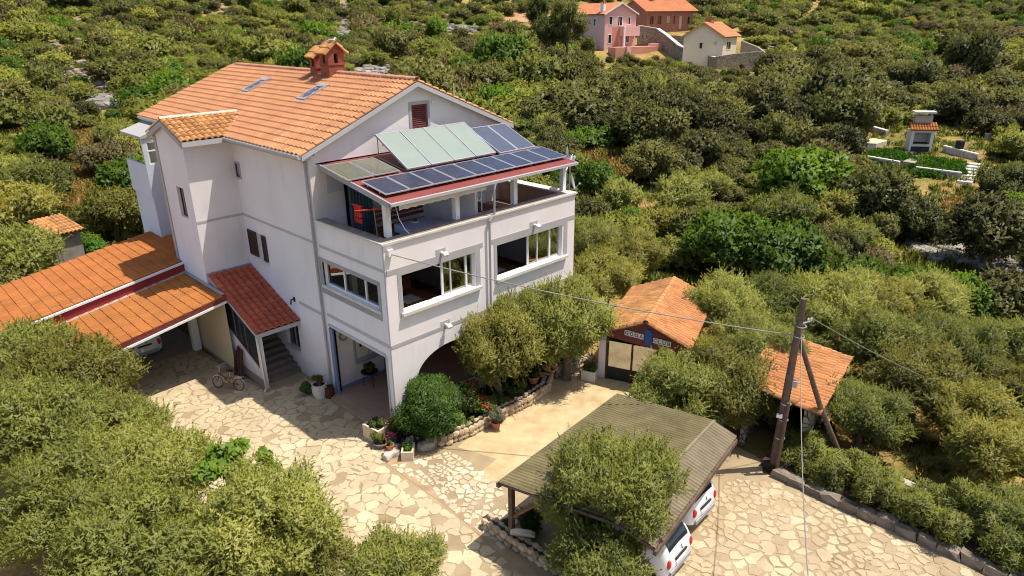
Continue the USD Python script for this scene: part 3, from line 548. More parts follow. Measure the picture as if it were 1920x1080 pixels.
# floodlights under the terrace and over the arch
for x, z in ((2.44, 6.12), (7.30, 6.12), (2.47, 3.3)):
    b_ = MB(); FRONT.box(b_, x-.05, x+.05, z-.03, z+.03, 0, .16); wl = b_.build("wall_lamp", M["white_paint"], house)
    MB().obox((x, -.22, z-.02), [X_, unit([0, -1, -.5]), unit([0, -.5, 1])], [.10, .09, .05]).build("lamp_head", M["pot_white"], wl)
b_ = MB(); FRONT.box(b_, .12, .32, 6.55, 6.78, 0, .13); b_.build("junction_box", M["white_paint"], house)
b_ = MB(); GABLE.box(b_, 5.72, 5.84, 10.72, 10.8, 0, .1); b_.build("wall_lamp", M["white_paint"], house)
b_ = MB(); LEFT.box(b_, 6.75, 6.81, 3.0, 3.2, 0, .06); b_.tube([(-.06, 6.78, 3.12), (-.2, 6.72, 3.15), (-.24, 6.7, 2.96)], .035, 8); b_.build("wall_lamp", M["black"], house)
b_ = MB(); b_.tube([(6.9, DG-.08, gz(6.9)-.25), (6.9, DG-.1, gz(6.9)+.7)], .025, 6); b_.build("antenna_stub", M["alu"], house)
# main roof
b_ = MB(); y0, y1 = DG-.24, YB+.3
for s in (0, 1):
    xe = -OV if s == 0 else 2*XM+OV
    b_.slab((xe, y0, ZE-.10), (XM, y0, ZR-.10), (XM, y1, ZR-.10), (xe, y1, ZE-.10), (0, 0, .085))
roof = b_.build("roof", M["deck"], house)
tile_roof(roof, "roof_tile", (-OV-.06, y0-.02, ZE-.02), Y_, A3(XM+OV, 0, ZR-ZE), int((y1-y0)/.30)+1, 15, .30, np.hypot(XM+OV, ZR-ZE)/14.85, M["tile_main"], "roll", 130, seed=1)
tile_roof(roof, "far_slope_tile", (2*XM+OV+.06, y0-.02, ZE-.02), Y_, A3(-XM-OV, 0, ZR-ZE), int((y1-y0)/.30)+1, 15, .30, np.hypot(XM+OV, ZR-ZE)/14.85, M["tile_main"], "roll", 0, seed=2)
ridge_run(roof, (XM, y0, ZR+.02), (XM, y1, ZR+.02), M["ridge_tile"], .13, .38, quota=42)
for s in (0, 1):
    b_ = MB(); xe = -OV-.02 if s == 0 else 2*XM+OV+.02
    b_.slab((xe, y0-.03, ZE-.21), (XM, y0-.03, ZR-.21), (XM, y0-.03, ZR-.03), (xe, y0-.03, ZE-.03), (0, .055, 0)); b_.build("verge_board", M["fascia"], roof)
b_ = MB(); b_.tube([(-OV-.1, y0, ZE-.07), (-OV-.1, YT-.2, ZE-.07)], .075, 10); b_.box(-OV-.03, .0, y0+.02, YT, ZE-.22, ZE-.12); b_.build("eave_gutter", M["fascia"], roof)
b_ = MB(); b_.tube([(-OV-.1, 14.0, ZE-.07), (-OV-.1, y1, ZE-.07)], .075, 10); b_.box(-OV-.03, .0, 14.05, y1, ZE-.22, ZE-.12); b_.build("eave_gutter", M["fascia"], roof)
# tower roof
b_ = MB(); ts = .36; tzr = 10.14
xr = -OV+(tzr-ZE)/SL
for s in (-1, 1):
    b_.slab((TX-.14, 12.2+s*1.88, tzr-1.88*ts-.09), (TX-.14, 12.2, tzr-.09), (xr, 12.2, tzr-.09), (-OV+.05, 12.2+s*1.88, tzr-1.88*ts-.09), (0, 0, .07))
troof = b_.build("tower_roof", M["deck"], house)
mainz = lambda c: ZE+SL*(c[0]+OV)
tile_roof(troof, "roof_tile", (TX-.16, 12.2-1.95, tzr-1.95*ts-.01), X_, A3(0, 1.95, 1.95*ts), 15, 6, .25, .345, M["tile_old"], "wave", 90, keep=lambda c: c[2] > mainz(c)-.05, seed=3)
tile_roof(troof, "far_slope_tile", (TX-.16, 12.2+1.95, tzr-1.95*ts-.01), X_, A3(0, -1.95, 1.95*ts), 15, 6, .25, .345, M["tile_old"], "wave", 0, keep=lambda c: c[2] > mainz(c)-.05, seed=4)
ridge_run(troof, (TX-.16, 12.2, tzr+.02), (xr+.1, 12.2, tzr+.02), M["mortar_edge"], .10, .36)
ridge_run(troof, (-OV, 10.33, ZE+.0), (xr+.05, 12.2, tzr+.02), M["mortar_edge"], .055, .4, name="valley_tile")
b_ = MB(); b_.box(TX-.14, -OV-.03, 10.20, 10.32, ZE-.22, ZE-.02); b_.box(TX-.14, -OV, 10.32, YT, ZE-.22, ZE-.14); b_.build("eave_board", M["fascia"], troof)
b_ = MB(); 
for s in (-1, 1): b_.slab((TX-.16, 12.2+s*1.9, tzr-1.9*ts-.26), (TX-.16, 12.2, tzr-.26), (TX-.16, 12.2, tzr-.04), (TX-.16, 12.2+s*1.9, tzr-1.9*ts-.04), (.05, 0, 0))
b_.build("verge_board", M["band"], troof)
# skylights
Vs = unit([XM+OV, 0, ZR-ZE]); Ns = A3(-Vs[2], 0, Vs[0])
for yc in (9.15, 14.45):
    c = A3(3.2, yc, ZE+SL*(3.2+OV))+Ns*.05; f = MB()
    for sv in (-1, 1): f.obox(c+Vs*sv*.55+Ns*.03, [Vs, Y_, Ns], [.05, .36, .06]); f.obox(c+Y_*sv*.33+Ns*.03, [Vs, Y_, Ns], [.5, .04, .06])
    f.obox(c+Vs*.66+Ns*.05, [Vs, Y_, Ns], [.07, .40, .05]); f.obox(c-Vs*.70+Ns*.01, [Vs, Y_, Ns], [.10, .42, .025])
    sk = f.build("skylight", M["grey_paint"], house); MB().obox(c+Ns*.05, [Vs, Y_, Ns], [.50, .29, .012]).build("pane", M["skyglass"], sk)
# chimneys
def chimney(x0, x1, y0, y1, z0, zt, za, holes=True):
    base = MB(); th = .11
    for fr, a0, a1 in ((Fr((0, y0, 0), (1, 0, 0), (0, -1, 0)), x0, x1), (Fr((0, y1, 0), (1, 0, 0), (0, 1, 0)), x0, x1), (Fr((x0, 0, 0), (0, 1, 0), (-1, 0, 0)), y0, y1), (Fr((x1, 0, 0), (0, 1, 0), (1, 0, 0)), y0, y1)):
        ends = fr.A[0] > .5; m = (a0+a1)/2
        pl = Polygon([(a0, z0), (a1, z0), (a1, zt), (m, za), (a0, zt)]) if ends else sbox(a0+th, z0, a1-th, zt)
        pl = pl.difference(sbox(m-.10, zt-.48, m+.10, zt-.08)); base.panel(pl, fr.O, fr.A, Z3, -fr.W*th)
    base.box(x0+th, x1-th, y0+th, y1-th, zt-1.0, zt-.5)
    base.box(x0-.03, x1+.03, y0-.03, y0-.001, zt-.56, zt-.5); base.box(x0-.03, x0-.001, y0, y1, zt-.56, zt-.5)
    ch = base.build("chimney", M["brick"], house)
    m = (x0+x1)/2; sl = (za-zt)/(m-x0)
    for s in (-1, 1):
        xo = m+s*(m-x0+.16)
        tile_roof(ch, "cap_tile", (xo, y0-.1 if s < 0 else y0-.1, zt-.16*sl+.01), Y_, A3(-s, 0, sl), max(3, int((y1-y0+.2)/.17)), 2, .17, (m-x0+.18)/2/math.cos(math.atan(sl)), M["tile_old"], "wave", 40, seed=7)
    ridge_run(ch, (m, y0-.12, za+.03), (m, y1+.12, za+.03), M["tile_old"], .07, .27, name="cap_ridge")
    return ch
chimney(4.47, 5.27, 9.75, 10.45, 11.2, 12.60, 12.93)
chimney(4.55, 5.2, 10.95, 11.5, 11.3, 12.42, 12.70)
# entry stair annex on the left wall
AN = Fr((-1.82, 0, 0), (0, 1, 0), (-1, 0, 0)); az = lambda y: 2.25+(y-6.62)*(3.73-2.25)/4.0
aw = Polygon([(6.72, ZG), (YT, ZG), (YT, az(YT)-.14), (6.72, az(6.72)-.14)])
aw = aw.difference(Polygon([(6.98, .42), (9.9, 1.62), (9.9, az(9.9)-.30), (6.98, az(6.98)-.30)]))
b_ = MB(); wallp(b_, AN, aw, .16); annex = b_.build("annex_wall", M["beige_wall"] if False else M["plaster"], house)
f = MB()
for y in (6.98, 7.95, 8.93, 9.86): f.slab((-1.76, y, .42+(y-6.98)*.411), (-1.76, y+.045, .42+(y-6.98)*.411), (-1.76, y+.045, az(y)-.30), (-1.76, y, az(y)-.30), (-.04, 0, 0))
f.slab((-1.76, 6.98, .42), (-1.76, 9.9, 1.62), (-1.76, 9.9, 1.67), (-1.76, 6.98, .47), (-.04, 0, 0))
aw_ = f.build("annex_window", M["brown_wood"], house)
for k in range(3):
    y = 6.98+k*.975; g = MB(); g.slab((-1.77, y+.045, .46+(y-6.98)*.411), (-1.77, y+.975, .46+(y+.975-6.98)*.411), (-1.77, y+.975, az(y+.975)-.32), (-1.77, y+.045, az(y)-.32), (-.008, 0, 0)); g.build("pane", M["dark_glass"], aw_)
b_ = MB(); AN.box(b_, 6.70, YT, ZG, .0, 0, .012); b_.build("annex_plinth", M["stair_stone"], house)
b_ = MB(); b_.slab((-1.9, 6.6, az(6.6)-.12), (0, 6.6, az(6.6)-.12), (0, YT, az(YT)-.12), (-1.9, YT, az(YT)-.12), (0, 0, .08)); ar = b_.build("annex_roof", M["deck"], house)
tile_roof(ar, "roof_tile", (-1.96, 6.56, az(6.56)-.02), X_, A3(0, 4.0, 3.73-2.25), 7, 12, .28, .355, M["tile_red"], "wave", 90, seed=5)
b_ = MB(); b_.slab((-1.95, 6.54, az(6.54)-.2), (.0, 6.54, az(6.54)-.2), (.0, 6.54, az(6.54)-.02), (-1.95, 6.54, az(6.54)-.02), (0, .05, 0)); b_.slab((-1.94, 6.6, az(6.6)-.2), (-1.94, YT, az(YT)-.2), (-1.94, YT, az(YT)-.0), (-1.94, 6.6, az(6.6)-.0), (.04, 0, 0)); b_.build("verge_board", M["fascia"], ar)
b_ = MB(); b_.box(-1.98, .0, YT-.1, YT-.01, 3.68, 3.80); b_.build("flashing", M["grey_metal"], ar)
st = None
for k in range(11):
    y = 7.05+k*.31; b_ = MB(); b_.box(-1.65, -.01, y, YT if k == 10 else y+3.4 if y+3.4 < YT else YT-.01*(k+1), ZG+.0 if k == 0 else -.4+k*.175-.06, -.4+(k+1)*.175); b_.build("stair_step", M["step"], house)
b_ = MB(); b_.box(-1.66, -.005, YT-.12, YT-.005, ZG, 3.4); b_.build("stair_back", M["interior"], house)
# things on the terrace
def panel_thing(name, label, cat, group, O, U, V, uw, vl, m, th=.04, frame="alu", legs=None):
    U, V = unit(U), unit(V); Nn = np.cross(U, V); Nn = Nn if Nn[2] > 0 else -Nn; O = np.asarray(O, float)
    t = Thing(name, label, cat, O, group); f = MB(); fw = .035
    c = O+U*uw/2+V*vl/2
    f.obox(c-U*(uw/2-fw/2), [U, V, Nn], [fw/2, vl/2, th/2]); f.obox(c+U*(uw/2-fw/2), [U, V, Nn], [fw/2, vl/2, th/2])
    f.obox(c-V*(vl/2-fw/2), [U, V, Nn], [uw/2-fw, fw/2, th/2]); f.obox(c+V*(vl/2-fw/2), [U, V, Nn], [uw/2-fw, fw/2, th/2])
    f.build("frame", M[frame], t)
    MB().obox(c+Nn*.004, [U, V, Nn], [uw/2-fw, vl/2-fw, th/2-.012]).build("panel_face", M[m], t)
    r = MB()
    for k in (.25, .75): r.obox(O+U*uw/2+V*vl*k-Nn*(th/2+.03), [U, V, Nn], [uw/2, .02, .028])
    r.build("mounting_rail", M[frame], t); return t, Nn
SV = A3(0, 1, .163)
for k in range(9):
    panel_thing("photovoltaic_module", ["leftmost", "second from left", "third from left", "fourth from left", "middle", "fourth from right", "third from right", "second from right", "rightmost"][k]+" of the nine dark blue solar panels along the red roof edge", "solar panel", "front row of blue solar panels on the terrace roof", (.55+k*1.022, .40, vz(.40, .13)), X_, SV, 1.0, 1.42, "pv")
for k in range(2):
    panel_thing("photovoltaic_module", ["greenish grey solar panel at the left roof edge against the gable wall", "greenish grey solar panel beside the tilted pale collectors"][k], "solar panel", None, (.28+k*1.12, 2.2, vz(2.2, .08)), X_, SV, 1.08, 1.68, "pv_green")
for k in range(4):
    t, Nn = panel_thing("solar_collector", ["leftmost pale glass solar collector of the tilted row", "second pale glass solar collector from the left of the tilted row", "third pale glass solar collector from the left of the tilted row", "rightmost pale glass solar collector of the tilted row, beside the dark pair"][k], "solar collector", None, (2.70+k*1.135, 2.05, vz(2.05, .14)), X_, A3(0, 1.92, 1.05), 1.09, 2.19, "thermal", .08, frame="grey_metal")
    s = MB(); x = 2.75+k*1.125; s.tube([(x, 3.9, vz(3.9, .0)), (x, 3.9, vz(2.05)+1.1)], .02, 6); s.tube([(x, 2.2, vz(2.2, .03)), (x, 3.9, vz(3.9, .03))], .018, 6); s.build("stand", M["grey_metal"], t)
for k in range(2):
    t, Nn = panel_thing("solar_collector", ["dark blue tilted solar collector next to the pale collectors", "dark blue tilted solar collector at the right roof corner"][k], "solar collector", None, (7.34+k*1.06, 1.95, vz(1.95, .12)), X_, A3(0, 1.9, .82), 1.04, 2.05, "thermal_dark", .08)
    s = MB(); x = 7.4+k*1.06; s.tube([(x, 3.8, vz(3.8, .0)), (x, 3.8, vz(1.95)+.82)], .02, 6); s.build("stand", M["grey_metal"], t)
t = Thing("terrace_table", "terrace table under a pale blue cloth behind the white post", "table", (2.8, 1.7, 6.05))
MB().box(2.15, 3.55, 1.15, 2.25, 6.74, 6.78).build("tabletop", M["bench_red"], t)
for dx in (2.2, 3.5):
    for dy in (1.2, 2.2): MB().box(dx-.03, dx+.03, dy-.03, dy+.03, 6.05, 6.74).build("leg", M["bench_red"], t)
b_ = MB(); b_.box(2.12, 3.58, 1.12, 2.28, 6.781, 6.79); b_.box(2.1, 3.6, 1.09, 1.115, 6.5, 6.79); b_.box(2.1, 2.115, 1.12, 2.28, 6.5, 6.79); single(b_, "tablecloth", M["cloth_blue"], "pale blue cloth spread over the terrace table", "tablecloth", (2.8, 1.7, 6.78))
b_ = MB(); b_.lathe([(.02, 0), (.12, .02), (.17, .09), (.15, .09), (.1, .03), (.0, .03)], (2.75, 1.85, 6.792), 18); fb = single(b_, "fruit_bowl", M["pot_white"], "small bowl of green fruit on the blue tablecloth", "bowl", (2.75, 1.85, 6.79))
for k, (dx, dy) in enumerate(((0, 0), (.07, .03), (-.06, .04), (.01, -.07))): m_ = trimesh.creation.icosphere(1, .045); m_.apply_translation((2.75+dx, 1.85+dy, 6.88)); MB().tm(m_).build("fruit", L_["lush"], fb)
for k, (y, lab) in enumerate(((3.0, "dark red bench behind the blue-clothed terrace table"), (.78, "dark red bench in front of the blue-clothed terrace table"))):
    t = Thing("bench", lab, "bench", (2.8, y, 6.05)); MB().box(1.9, 4.2, y-.2, y+.2, 6.46, 6.51).build("seat", M["bench_red"], t)
    for x in (2.1, 4.0): MB().box(x-.03, x+.03, y-.16, y+.16, 6.05, 6.46).build("leg", M["bench_red"], t)
    if k == 0:
        for z in (6.66, 6.86, 7.06): MB().box(1.9, 4.2, y+.2, y+.24, z, z+.12).build("slat", M["bench_red"], t)
t = Thing("bench", "dark brown wooden seat with pale edge on the right half of the terrace", "bench", (6.0, 1.8, 6.05)); MB().box(5.2, 6.5, 1.2, 2.4, 6.72, 6.80).build("seat", M["bench_red"], t); MB().box(5.2, 6.5, 1.18, 1.199, 6.74, 6.78).build("edge", M["coping"], t)
for x in (5.3, 6.4): MB().box(x-.04, x+.04, 1.25, 2.35, 6.05, 6.72).build("leg", M["bench_red"], t)
t = Thing("chair", "white plastic armchair by the right parapet of the terrace", "chair", (7.0, 2.6, 6.05)); MB().box(6.75, 7.25, 2.35, 2.85, 6.46, 6.5).build("seat", M["white_paint"], t); MB().panel(sbox(6.75, 6.5, 7.25, 6.98).difference(sbox(6.9, 6.65, 6.97, 6.85)).difference(sbox(7.03, 6.65, 7.1, 6.85)), (0, 2.84, 0), X_, Z3, Y_*.03).build("backrest", M["white_paint"], t)
for x in (6.78, 7.22):
    for y in (2.38, 2.82): MB().box(x-.02, x+.02, y-.02, y+.02, 6.05, 6.46).build("leg", M["white_paint"], t)
for x in (6.76, 7.24): MB().box(x-.025, x+.025, 2.4, 2.84, 6.66, 6.69).build("armrest", M["white_paint"], t)
g = MB(); n = 40; xs = np.linspace(1.36, 2.44, n); ys = 4.1+.05*np.sin(np.arange(n)*1.3)
g.add(np.vstack([np.stack([xs, ys, np.full(n, 6.1)], 1), np.stack([xs, ys, np.full(n, 8.1)], 1)]), [[i, i+1, n+i+1, n+i] for i in range(n-1)]); single(g, "door_curtain", M["curtain"], "dark striped curtain hanging in the terrace doorway", "curtain", (1.9, 4.1, 6.1))
t = Thing("drying_rack", "wooden drying pole with a red arm beside the corner post", "drying rack", (.3, .75, 7.0)); MB().tube([(.3, .72, 7.0), (.3, .80, 8.02)], .02, 6).build("pole", M["brown_wood"], t); MB().tube([(-.1, 1.35, 7.9), (.62, .62, 7.98)], .022, 6).build("arm", M["cloth_red"], t)
g = MB(); n = 14; ys = np.linspace(1.5, 1.95, n); xs = .25+.05*np.sin(np.arange(n)*1.7)
for z0, z1 in ((7.35, 7.5), (7.55, 7.72), (7.76, 7.95)): g.add(np.vstack([np.stack([xs, ys, np.full(n, z0)], 1), np.stack([xs, ys, np.full(n, z1)], 1)]), [[i, i+1, n+i+1, n+i] for i in range(n-1)])
g.box(.2, .3, 1.45, 2.0, 7.95, 7.97); single(g, "laundry", M["cloth_red"], "red laundry hanging behind the drying pole", "laundry", (.25, 1.7, 7.4))
b_ = MB(); b_.tube([(.95, .5, 8.1), (.97, .35, 7.6), (1.15, .3, 7.2), (1.3, .28, 7.02)], .014, 6); single(b_, "hanging_cable", M["white_paint"], "white cable dangling from the fringe to the coping", "cable", (1.1, .3, 7.02))
b_ = MB(); 
for x in (4.86, 5.1): b_.tube([(x, .7, 7.0), (x, .7, 7.9)], .016, 6)
b_.tube([(4.86, .7, 7.45), (5.1, .7, 7.45)], .014, 6); b_.tube([(4.86, .7, 7.9), (5.1, .7, 7.9)], .014, 6); single(b_, "metal_frame", M["white_paint"], "small white pipe frame beside the terrace drainpipe", "frame", (5.0, .7, 7.0))
def dish(c, r, n, lab, m):
    t = Thing("satellite_dish", lab, "satellite dish", c); n = unit(n); a = unit(np.cross(n, Z3)); b = np.cross(a, n); g = MB(); v = []; rings = 6; k = 20
    for i in range(rings+1):
        q_ = i/rings
        for j in range(k): an = j*2*math.pi/k; v.append(np.asarray(c, float)+(a*math.cos(an)+b*math.sin(an))*r*q_+n*(.22*r*q_*q_))
    f = [[i*k+j, i*k+(j+1) % k, (i+1)*k+(j+1) % k, (i+1)*k+j] for i in range(rings) for j in range(k)]; v = np.array(v); g.add(v, f); g.add(v-n*.015, [q_[::-1] for q_ in f]); g.build("reflector", M[m], t)
    MB().tube([np.asarray(c)-b*r*.9+n*.2*r, np.asarray(c)+n*r*.9-b*.15], .012, 6).build("arm", M["grey_metal"], t); MB().tube([np.asarray(c)+n*r*.82-b*.15, np.asarray(c)+n*r*1.0-b*.15], .035, 8).build("feed", M["pot_white"], t); return t
t = dish((10.12, .75, 8.5), .36, (.66, -.74, .12), "white satellite dish seen edge-on at the terrace roof corner", "white_paint"); MB().tube([(10.1, .75, 8.5), (9.9, .75, 8.3)], .02, 6).build("bracket", M["grey_metal"], t)
t = dish((10.25, .55, 7.3), .36, (.55, -.75, .25), "dark satellite dish beside the right end of the parapet", "grey_paint"); MB().tube([(10.2, .55, 7.3), (9.93, .6, 7.1)], .02, 6).build("bracket", M["grey_metal"], t)
t = Thing("antenna_mast", "dark pole with a white aerial beside the right parapet end", "antenna", (10.9, 1.2, 6.5)); MB().tube([(10.9, 1.2, 6.2), (10.9, 1.2, 8.3)], .025, 8).build("mast", M["grey_metal"], t); MB().tube([(10.3, .9, 7.75), (11.3, 1.4, 8.25)], .02, 6).build("boom", M["white_paint"], t)
for k in range(7): c = A3(10.75, 1.12, 7.97)+A3(1., .5, .5)*.07*k; MB().tube([c-A3(.09, -.18, 0), c+A3(.09, -.18, 0)], .01, 5).build("element", M["white_paint"], t)
MB().tube([(9.9, 1.0, 6.6), (10.9, 1.2, 6.7)], .02, 6).build("bracket", M["grey_metal"], t)
# gull on the chimney
def body_of(joints, bones, pitch=.012, it=6):
    import manifold3d as m3
    def sp(c, r): return m3.Manifold.sphere(r, 14).translate(tuple(map(float, c)))
    tot = None
    for a, b in bones:
        h = m3.Manifold.batch_hull([sp(*joints[a]), sp(*joints[b])]); tot = h if tot is None else tot+h
    tot = tot.refine_to_length(pitch); m_ = tot.to_mesh(); t = trimesh.Trimesh(m_.vert_properties[:, :3], m_.tri_verts, process=True); trimesh.smoothing.filter_taubin(t, iterations=it); return t
gj = {"tail": ((-.26, 0, .15), .02), "rump": ((-.12, 0, .16), .055), "breast": ((.05, 0, .17), .08), "neck": ((.12, 0, .25), .048), "head": ((.15, 0, .30), .042), "beak": ((.21, 0, .295), .012), "tip": ((.245, 0, .285), .006), "w1": ((.02, .075, .19), .03), "w2": ((-.2, .05, .17), .015), "v1": ((.02, -.075, .19), .03), "v2": ((-.2, -.05, .17), .015)}
gm = body_of(gj, [("tail", "rump"), ("rump", "breast"), ("breast", "neck"), ("neck", "head"), ("head", "beak"), ("beak", "tip"), ("w1", "w2"), ("w1", "breast"), ("v1", "v2"), ("v1", "breast")])
gp = A3(4.87, 9.9, 12.98); rot = math.radians(-20); R2 = np.array([[math.cos(rot), -math.sin(rot), 0], [math.sin(rot), math.cos(rot), 0], [0, 0, 1]])
gull = Thing("gull", "white gull with grey wings resting on the front chimney cap", "bird", gp); gm.vertices = gm.vertices@R2.T*.8+gp-A3(0, 0, .06); MB().tm(gm).build("body", M["cloth_white"], gull, smooth=True)
for s in (-1, 1):
    w = trimesh.creation.icosphere(2, 1.0); w.vertices *= (.17, .022, .05); w.vertices += (-.08, s*.09, .20); w.vertices = w.vertices@R2.T*.8+gp-A3(0, 0, .06); MB().tm(w).build("wing", M["grey_metal"], gull, smooth=True)
    MB().tube([gp+R2@A3(.0, s*.03, .1), gp+R2@A3(.01, s*.03, .0)], .008, 5).build("leg", M["flower_lilac"], gull)
# ---------------------------------------------------------------- the yard
GZ = -.40
def gp(px, py, z=GZ): return on_plane(px, py, 2, z)
def sheet(poly, z, t=.06): return MB().panel(poly, (0, 0, z-t), X_, Y_, Z3*t)
yard = Polygon([(-9.4, 13), (-2.3, 13), (-2.05, 10.6), (-1.85, 7.3), (-.02, 7.3), (-.02, .0), (W, 0), (9.6, -1.2), (9.4, -5), (8.4, -6.2), (7.9, -10.3), (7.25, -10.6), (7.3, -21), (-9.4, -21)])
M["yard"] = mat("yard", (.40, .31, .19), .9, .2, .7, c2=(.26, .19, .11), bump=.35, bscale=22, fine=.16)
M["path"] = mat("sandy_path", (.56, .445, .255), .9, .2, 1.6, c2=(.40, .285, .15), bump=.4, bscale=18, fine=.22, detail=8.)
yd = structure(sheet(yard, GZ, .1), "courtyard", M["yard"])
path_poly = Polygon([tuple(gp(*q)[:2]) for q in ((862, 838), (905, 800), (1020, 740), (1040, 712), (1100, 700), (1160, 742), (1100, 790), (985, 880), (940, 900), (880, 905), (935, 860))])
path_poly = unary_union([path_poly, Polygon([(7.3, -1.6), (9.2, -2.4), (9.3, -5.0), (6.5, -6.6), (2, -6.8), (1.1, -4.2), (4, -2)])]).buffer(.05).intersection(yard.buffer(-.02))
structure(sheet(path_poly, GZ+.004, .02), "sandy_path", M["path"])
M["strip"] = mat("drain_strip", (.36, .25, .15), .9, .2, 2., fine=.1)
structure(sheet(Polygon([(-1.32, -1.0), (-1.02, -1.1), (-1.0, -4.5), (-1.25, -7.5), (-2.2, -13), (-2.6, -13), (-1.6, -7.6), (-1.3, -4.5)]), GZ+.008, .02), "drain_strip", M["strip"])
def flagstones(parent, region, size, m, quota, name="flagstone", gap=.04, seed=0, h=.016, keep=1.0, jit=.42):
    rg = np.random.default_rng(seed); x0, y0, x1, y1 = region.bounds; pts = []; m_ = int((x1-x0+2)*(y1-y0+2)/size**2*9); grid = {}
    Q_ = rg.uniform((x0-1, y0-1), (x1+1, y1+1), (m_, 2)); rr_ = size*(.55+.75*meshkit.noise(np.column_stack([Q_/.9, np.full(m_, float(seed))]), 3))*rg.uniform(.75, 1.1, m_); cs_ = size*1.45
    for q_, r_ in zip(Q_, rr_):                                           # darts: stones of very different sizes side by side
        i, j = int(q_[0]//cs_), int(q_[1]//cs_)
        if all((q_[0]-u[0])**2+(q_[1]-u[1])**2 > r_*r_ for a in (i-1, i, i+1) for b in (j-1, j, j+1) for u in grid.get((a, b), ())): grid.setdefault((i, j), []).append(q_); pts.append(q_)
    pts = np.array(pts); vo = Voronoi(pts); items = []
    for k in range(len(pts)):
        reg = vo.regions[vo.point_region[k]]
        if not reg or -1 in reg: continue
        pg = Polygon(vo.vertices[reg])
        if rg.random() > keep or not region.contains(Point(*pts[k])): continue
        pg = pg.intersection(region)
        if pg.geom_type != "Polygon" or pg.is_empty: continue
        pg = pg.buffer(-gap*rg.uniform(.35, 1.3), join_style=2)
        if pg.geom_type != "Polygon" or pg.is_empty or pg.area < .008: continue
        pg = pg.simplify(.03); pg = pg.segmentize(size*.45); c = np.array(pg.exterior.coords)[:-1]
        if len(c) < 3: continue
        if pg.exterior.is_ccw is False: c = c[::-1]
        c = c+rg.normal(size=c.shape)*.035*size/.4
        ce = c.mean(0); n = len(c); hh = h*rg.uniform(.55, 1.3); tl = rg.normal(size=2)*.006
        top = ce+(c-ce)*.93; zt = GZ+hh+(top-ce)@tl
        v = np.vstack([np.column_stack([c, np.full(n, GZ-.03)]), np.column_stack([c, np.full(n, GZ+hh*.6)]), np.column_stack([top, zt]), [[ce[0], ce[1], GZ+hh+.002]]])
        f = []
        for i in range(n):
            a, b = i, (i+1) % n
            f += [[a, b, n+b], [a, n+b, n+a], [n+a, n+b, 2*n+b], [n+a, 2*n+b, 2*n+a], [2*n+a, 2*n+b, 3*n]]
        pr = project([ce[0], ce[1], GZ]); vis = -20 < pr[0] < 1940 and 0 < pr[1] < 1100
        items.append((-pg.area/pr[2]**2 if vis else 1, v, f))
    items.sort(key=lambda t: t[0]); rest = MB()
    for k, (_, v, f) in enumerate(items):
        if k < quota: MB().add(v, f).build(name, m, parent)
        else: rest.add(v, f)
    if rest.n: rest.build(name+"s", m, parent, kind="stuff")
court = Polygon([(-9.0, 12.6), (-2.4, 12.6), (-2.1, 10), (-1.95, 6.4), (-.1, 6.4), (-.42, 4.2), (-.42, .1), (-1.38, -1.1), (-1.36, -4.5), (-1.66, -7.6), (-2.7, -13), (-3, -16), (-9.0, -16)])
flagstones(yd, court, .36, M["flag"], 200, seed=11, gap=.02, keep=.93)
crazy = Polygon([(-.95, -1.5), (.6, -2.4), (1.05, -3.4), (.9, -4.4), (.4, -5.1), (-.3, -5.45), (-.95, -5.6), (-1.15, -7.4), (-2.1, -12), (-1.2, -7.4), (-.93, -4.6)])
crazy = Polygon([tuple(gp(*q_)[:2]) for q_ in ((722, 872), (760, 868), (842, 846), (868, 858), (905, 880), (935, 905), (950, 925), (905, 978), (925, 1000), (962, 1040), (940, 1030), (880, 985), (800, 915))])
flagstones(yd, crazy, .25, M["flag_white"], 60, seed=12, gap=.03, jit=.46, keep=.9)
park = Polygon([tuple(gp(*q_)[:2]) for q_ in ((1440, 900), (1400, 893), (1362, 905), (1340, 935), (1318, 975), (1292, 1015), (1262, 1060), (1235, 1079))]+[(-.4, -17), (-.4, -19), (7.1, -19), (7.1, -11.2)])
flagstones(yd, park, .29, M["flag_park"], 100, seed=13, gap=.034, keep=.95)
def rock_mesh(c, s, rg, sub=0, flat=1.0):
    m = trimesh.creation.icosahedron() if sub == 0 else trimesh.creation.icosphere(sub, 1.0)
    v = m.vertices*(1+rg.normal(size=(len(m.vertices), 1))*.14); v = np.clip(v, -.78, .78)/.78
    a = rg.uniform(0, 6.28); R = np.array([[math.cos(a), -math.sin(a), 0], [math.sin(a), math.cos(a), 0], [0, 0, 1]]); return (v@R.T)*np.asarray(s)*A3(1, 1, flat)+np.asarray(c), m.faces
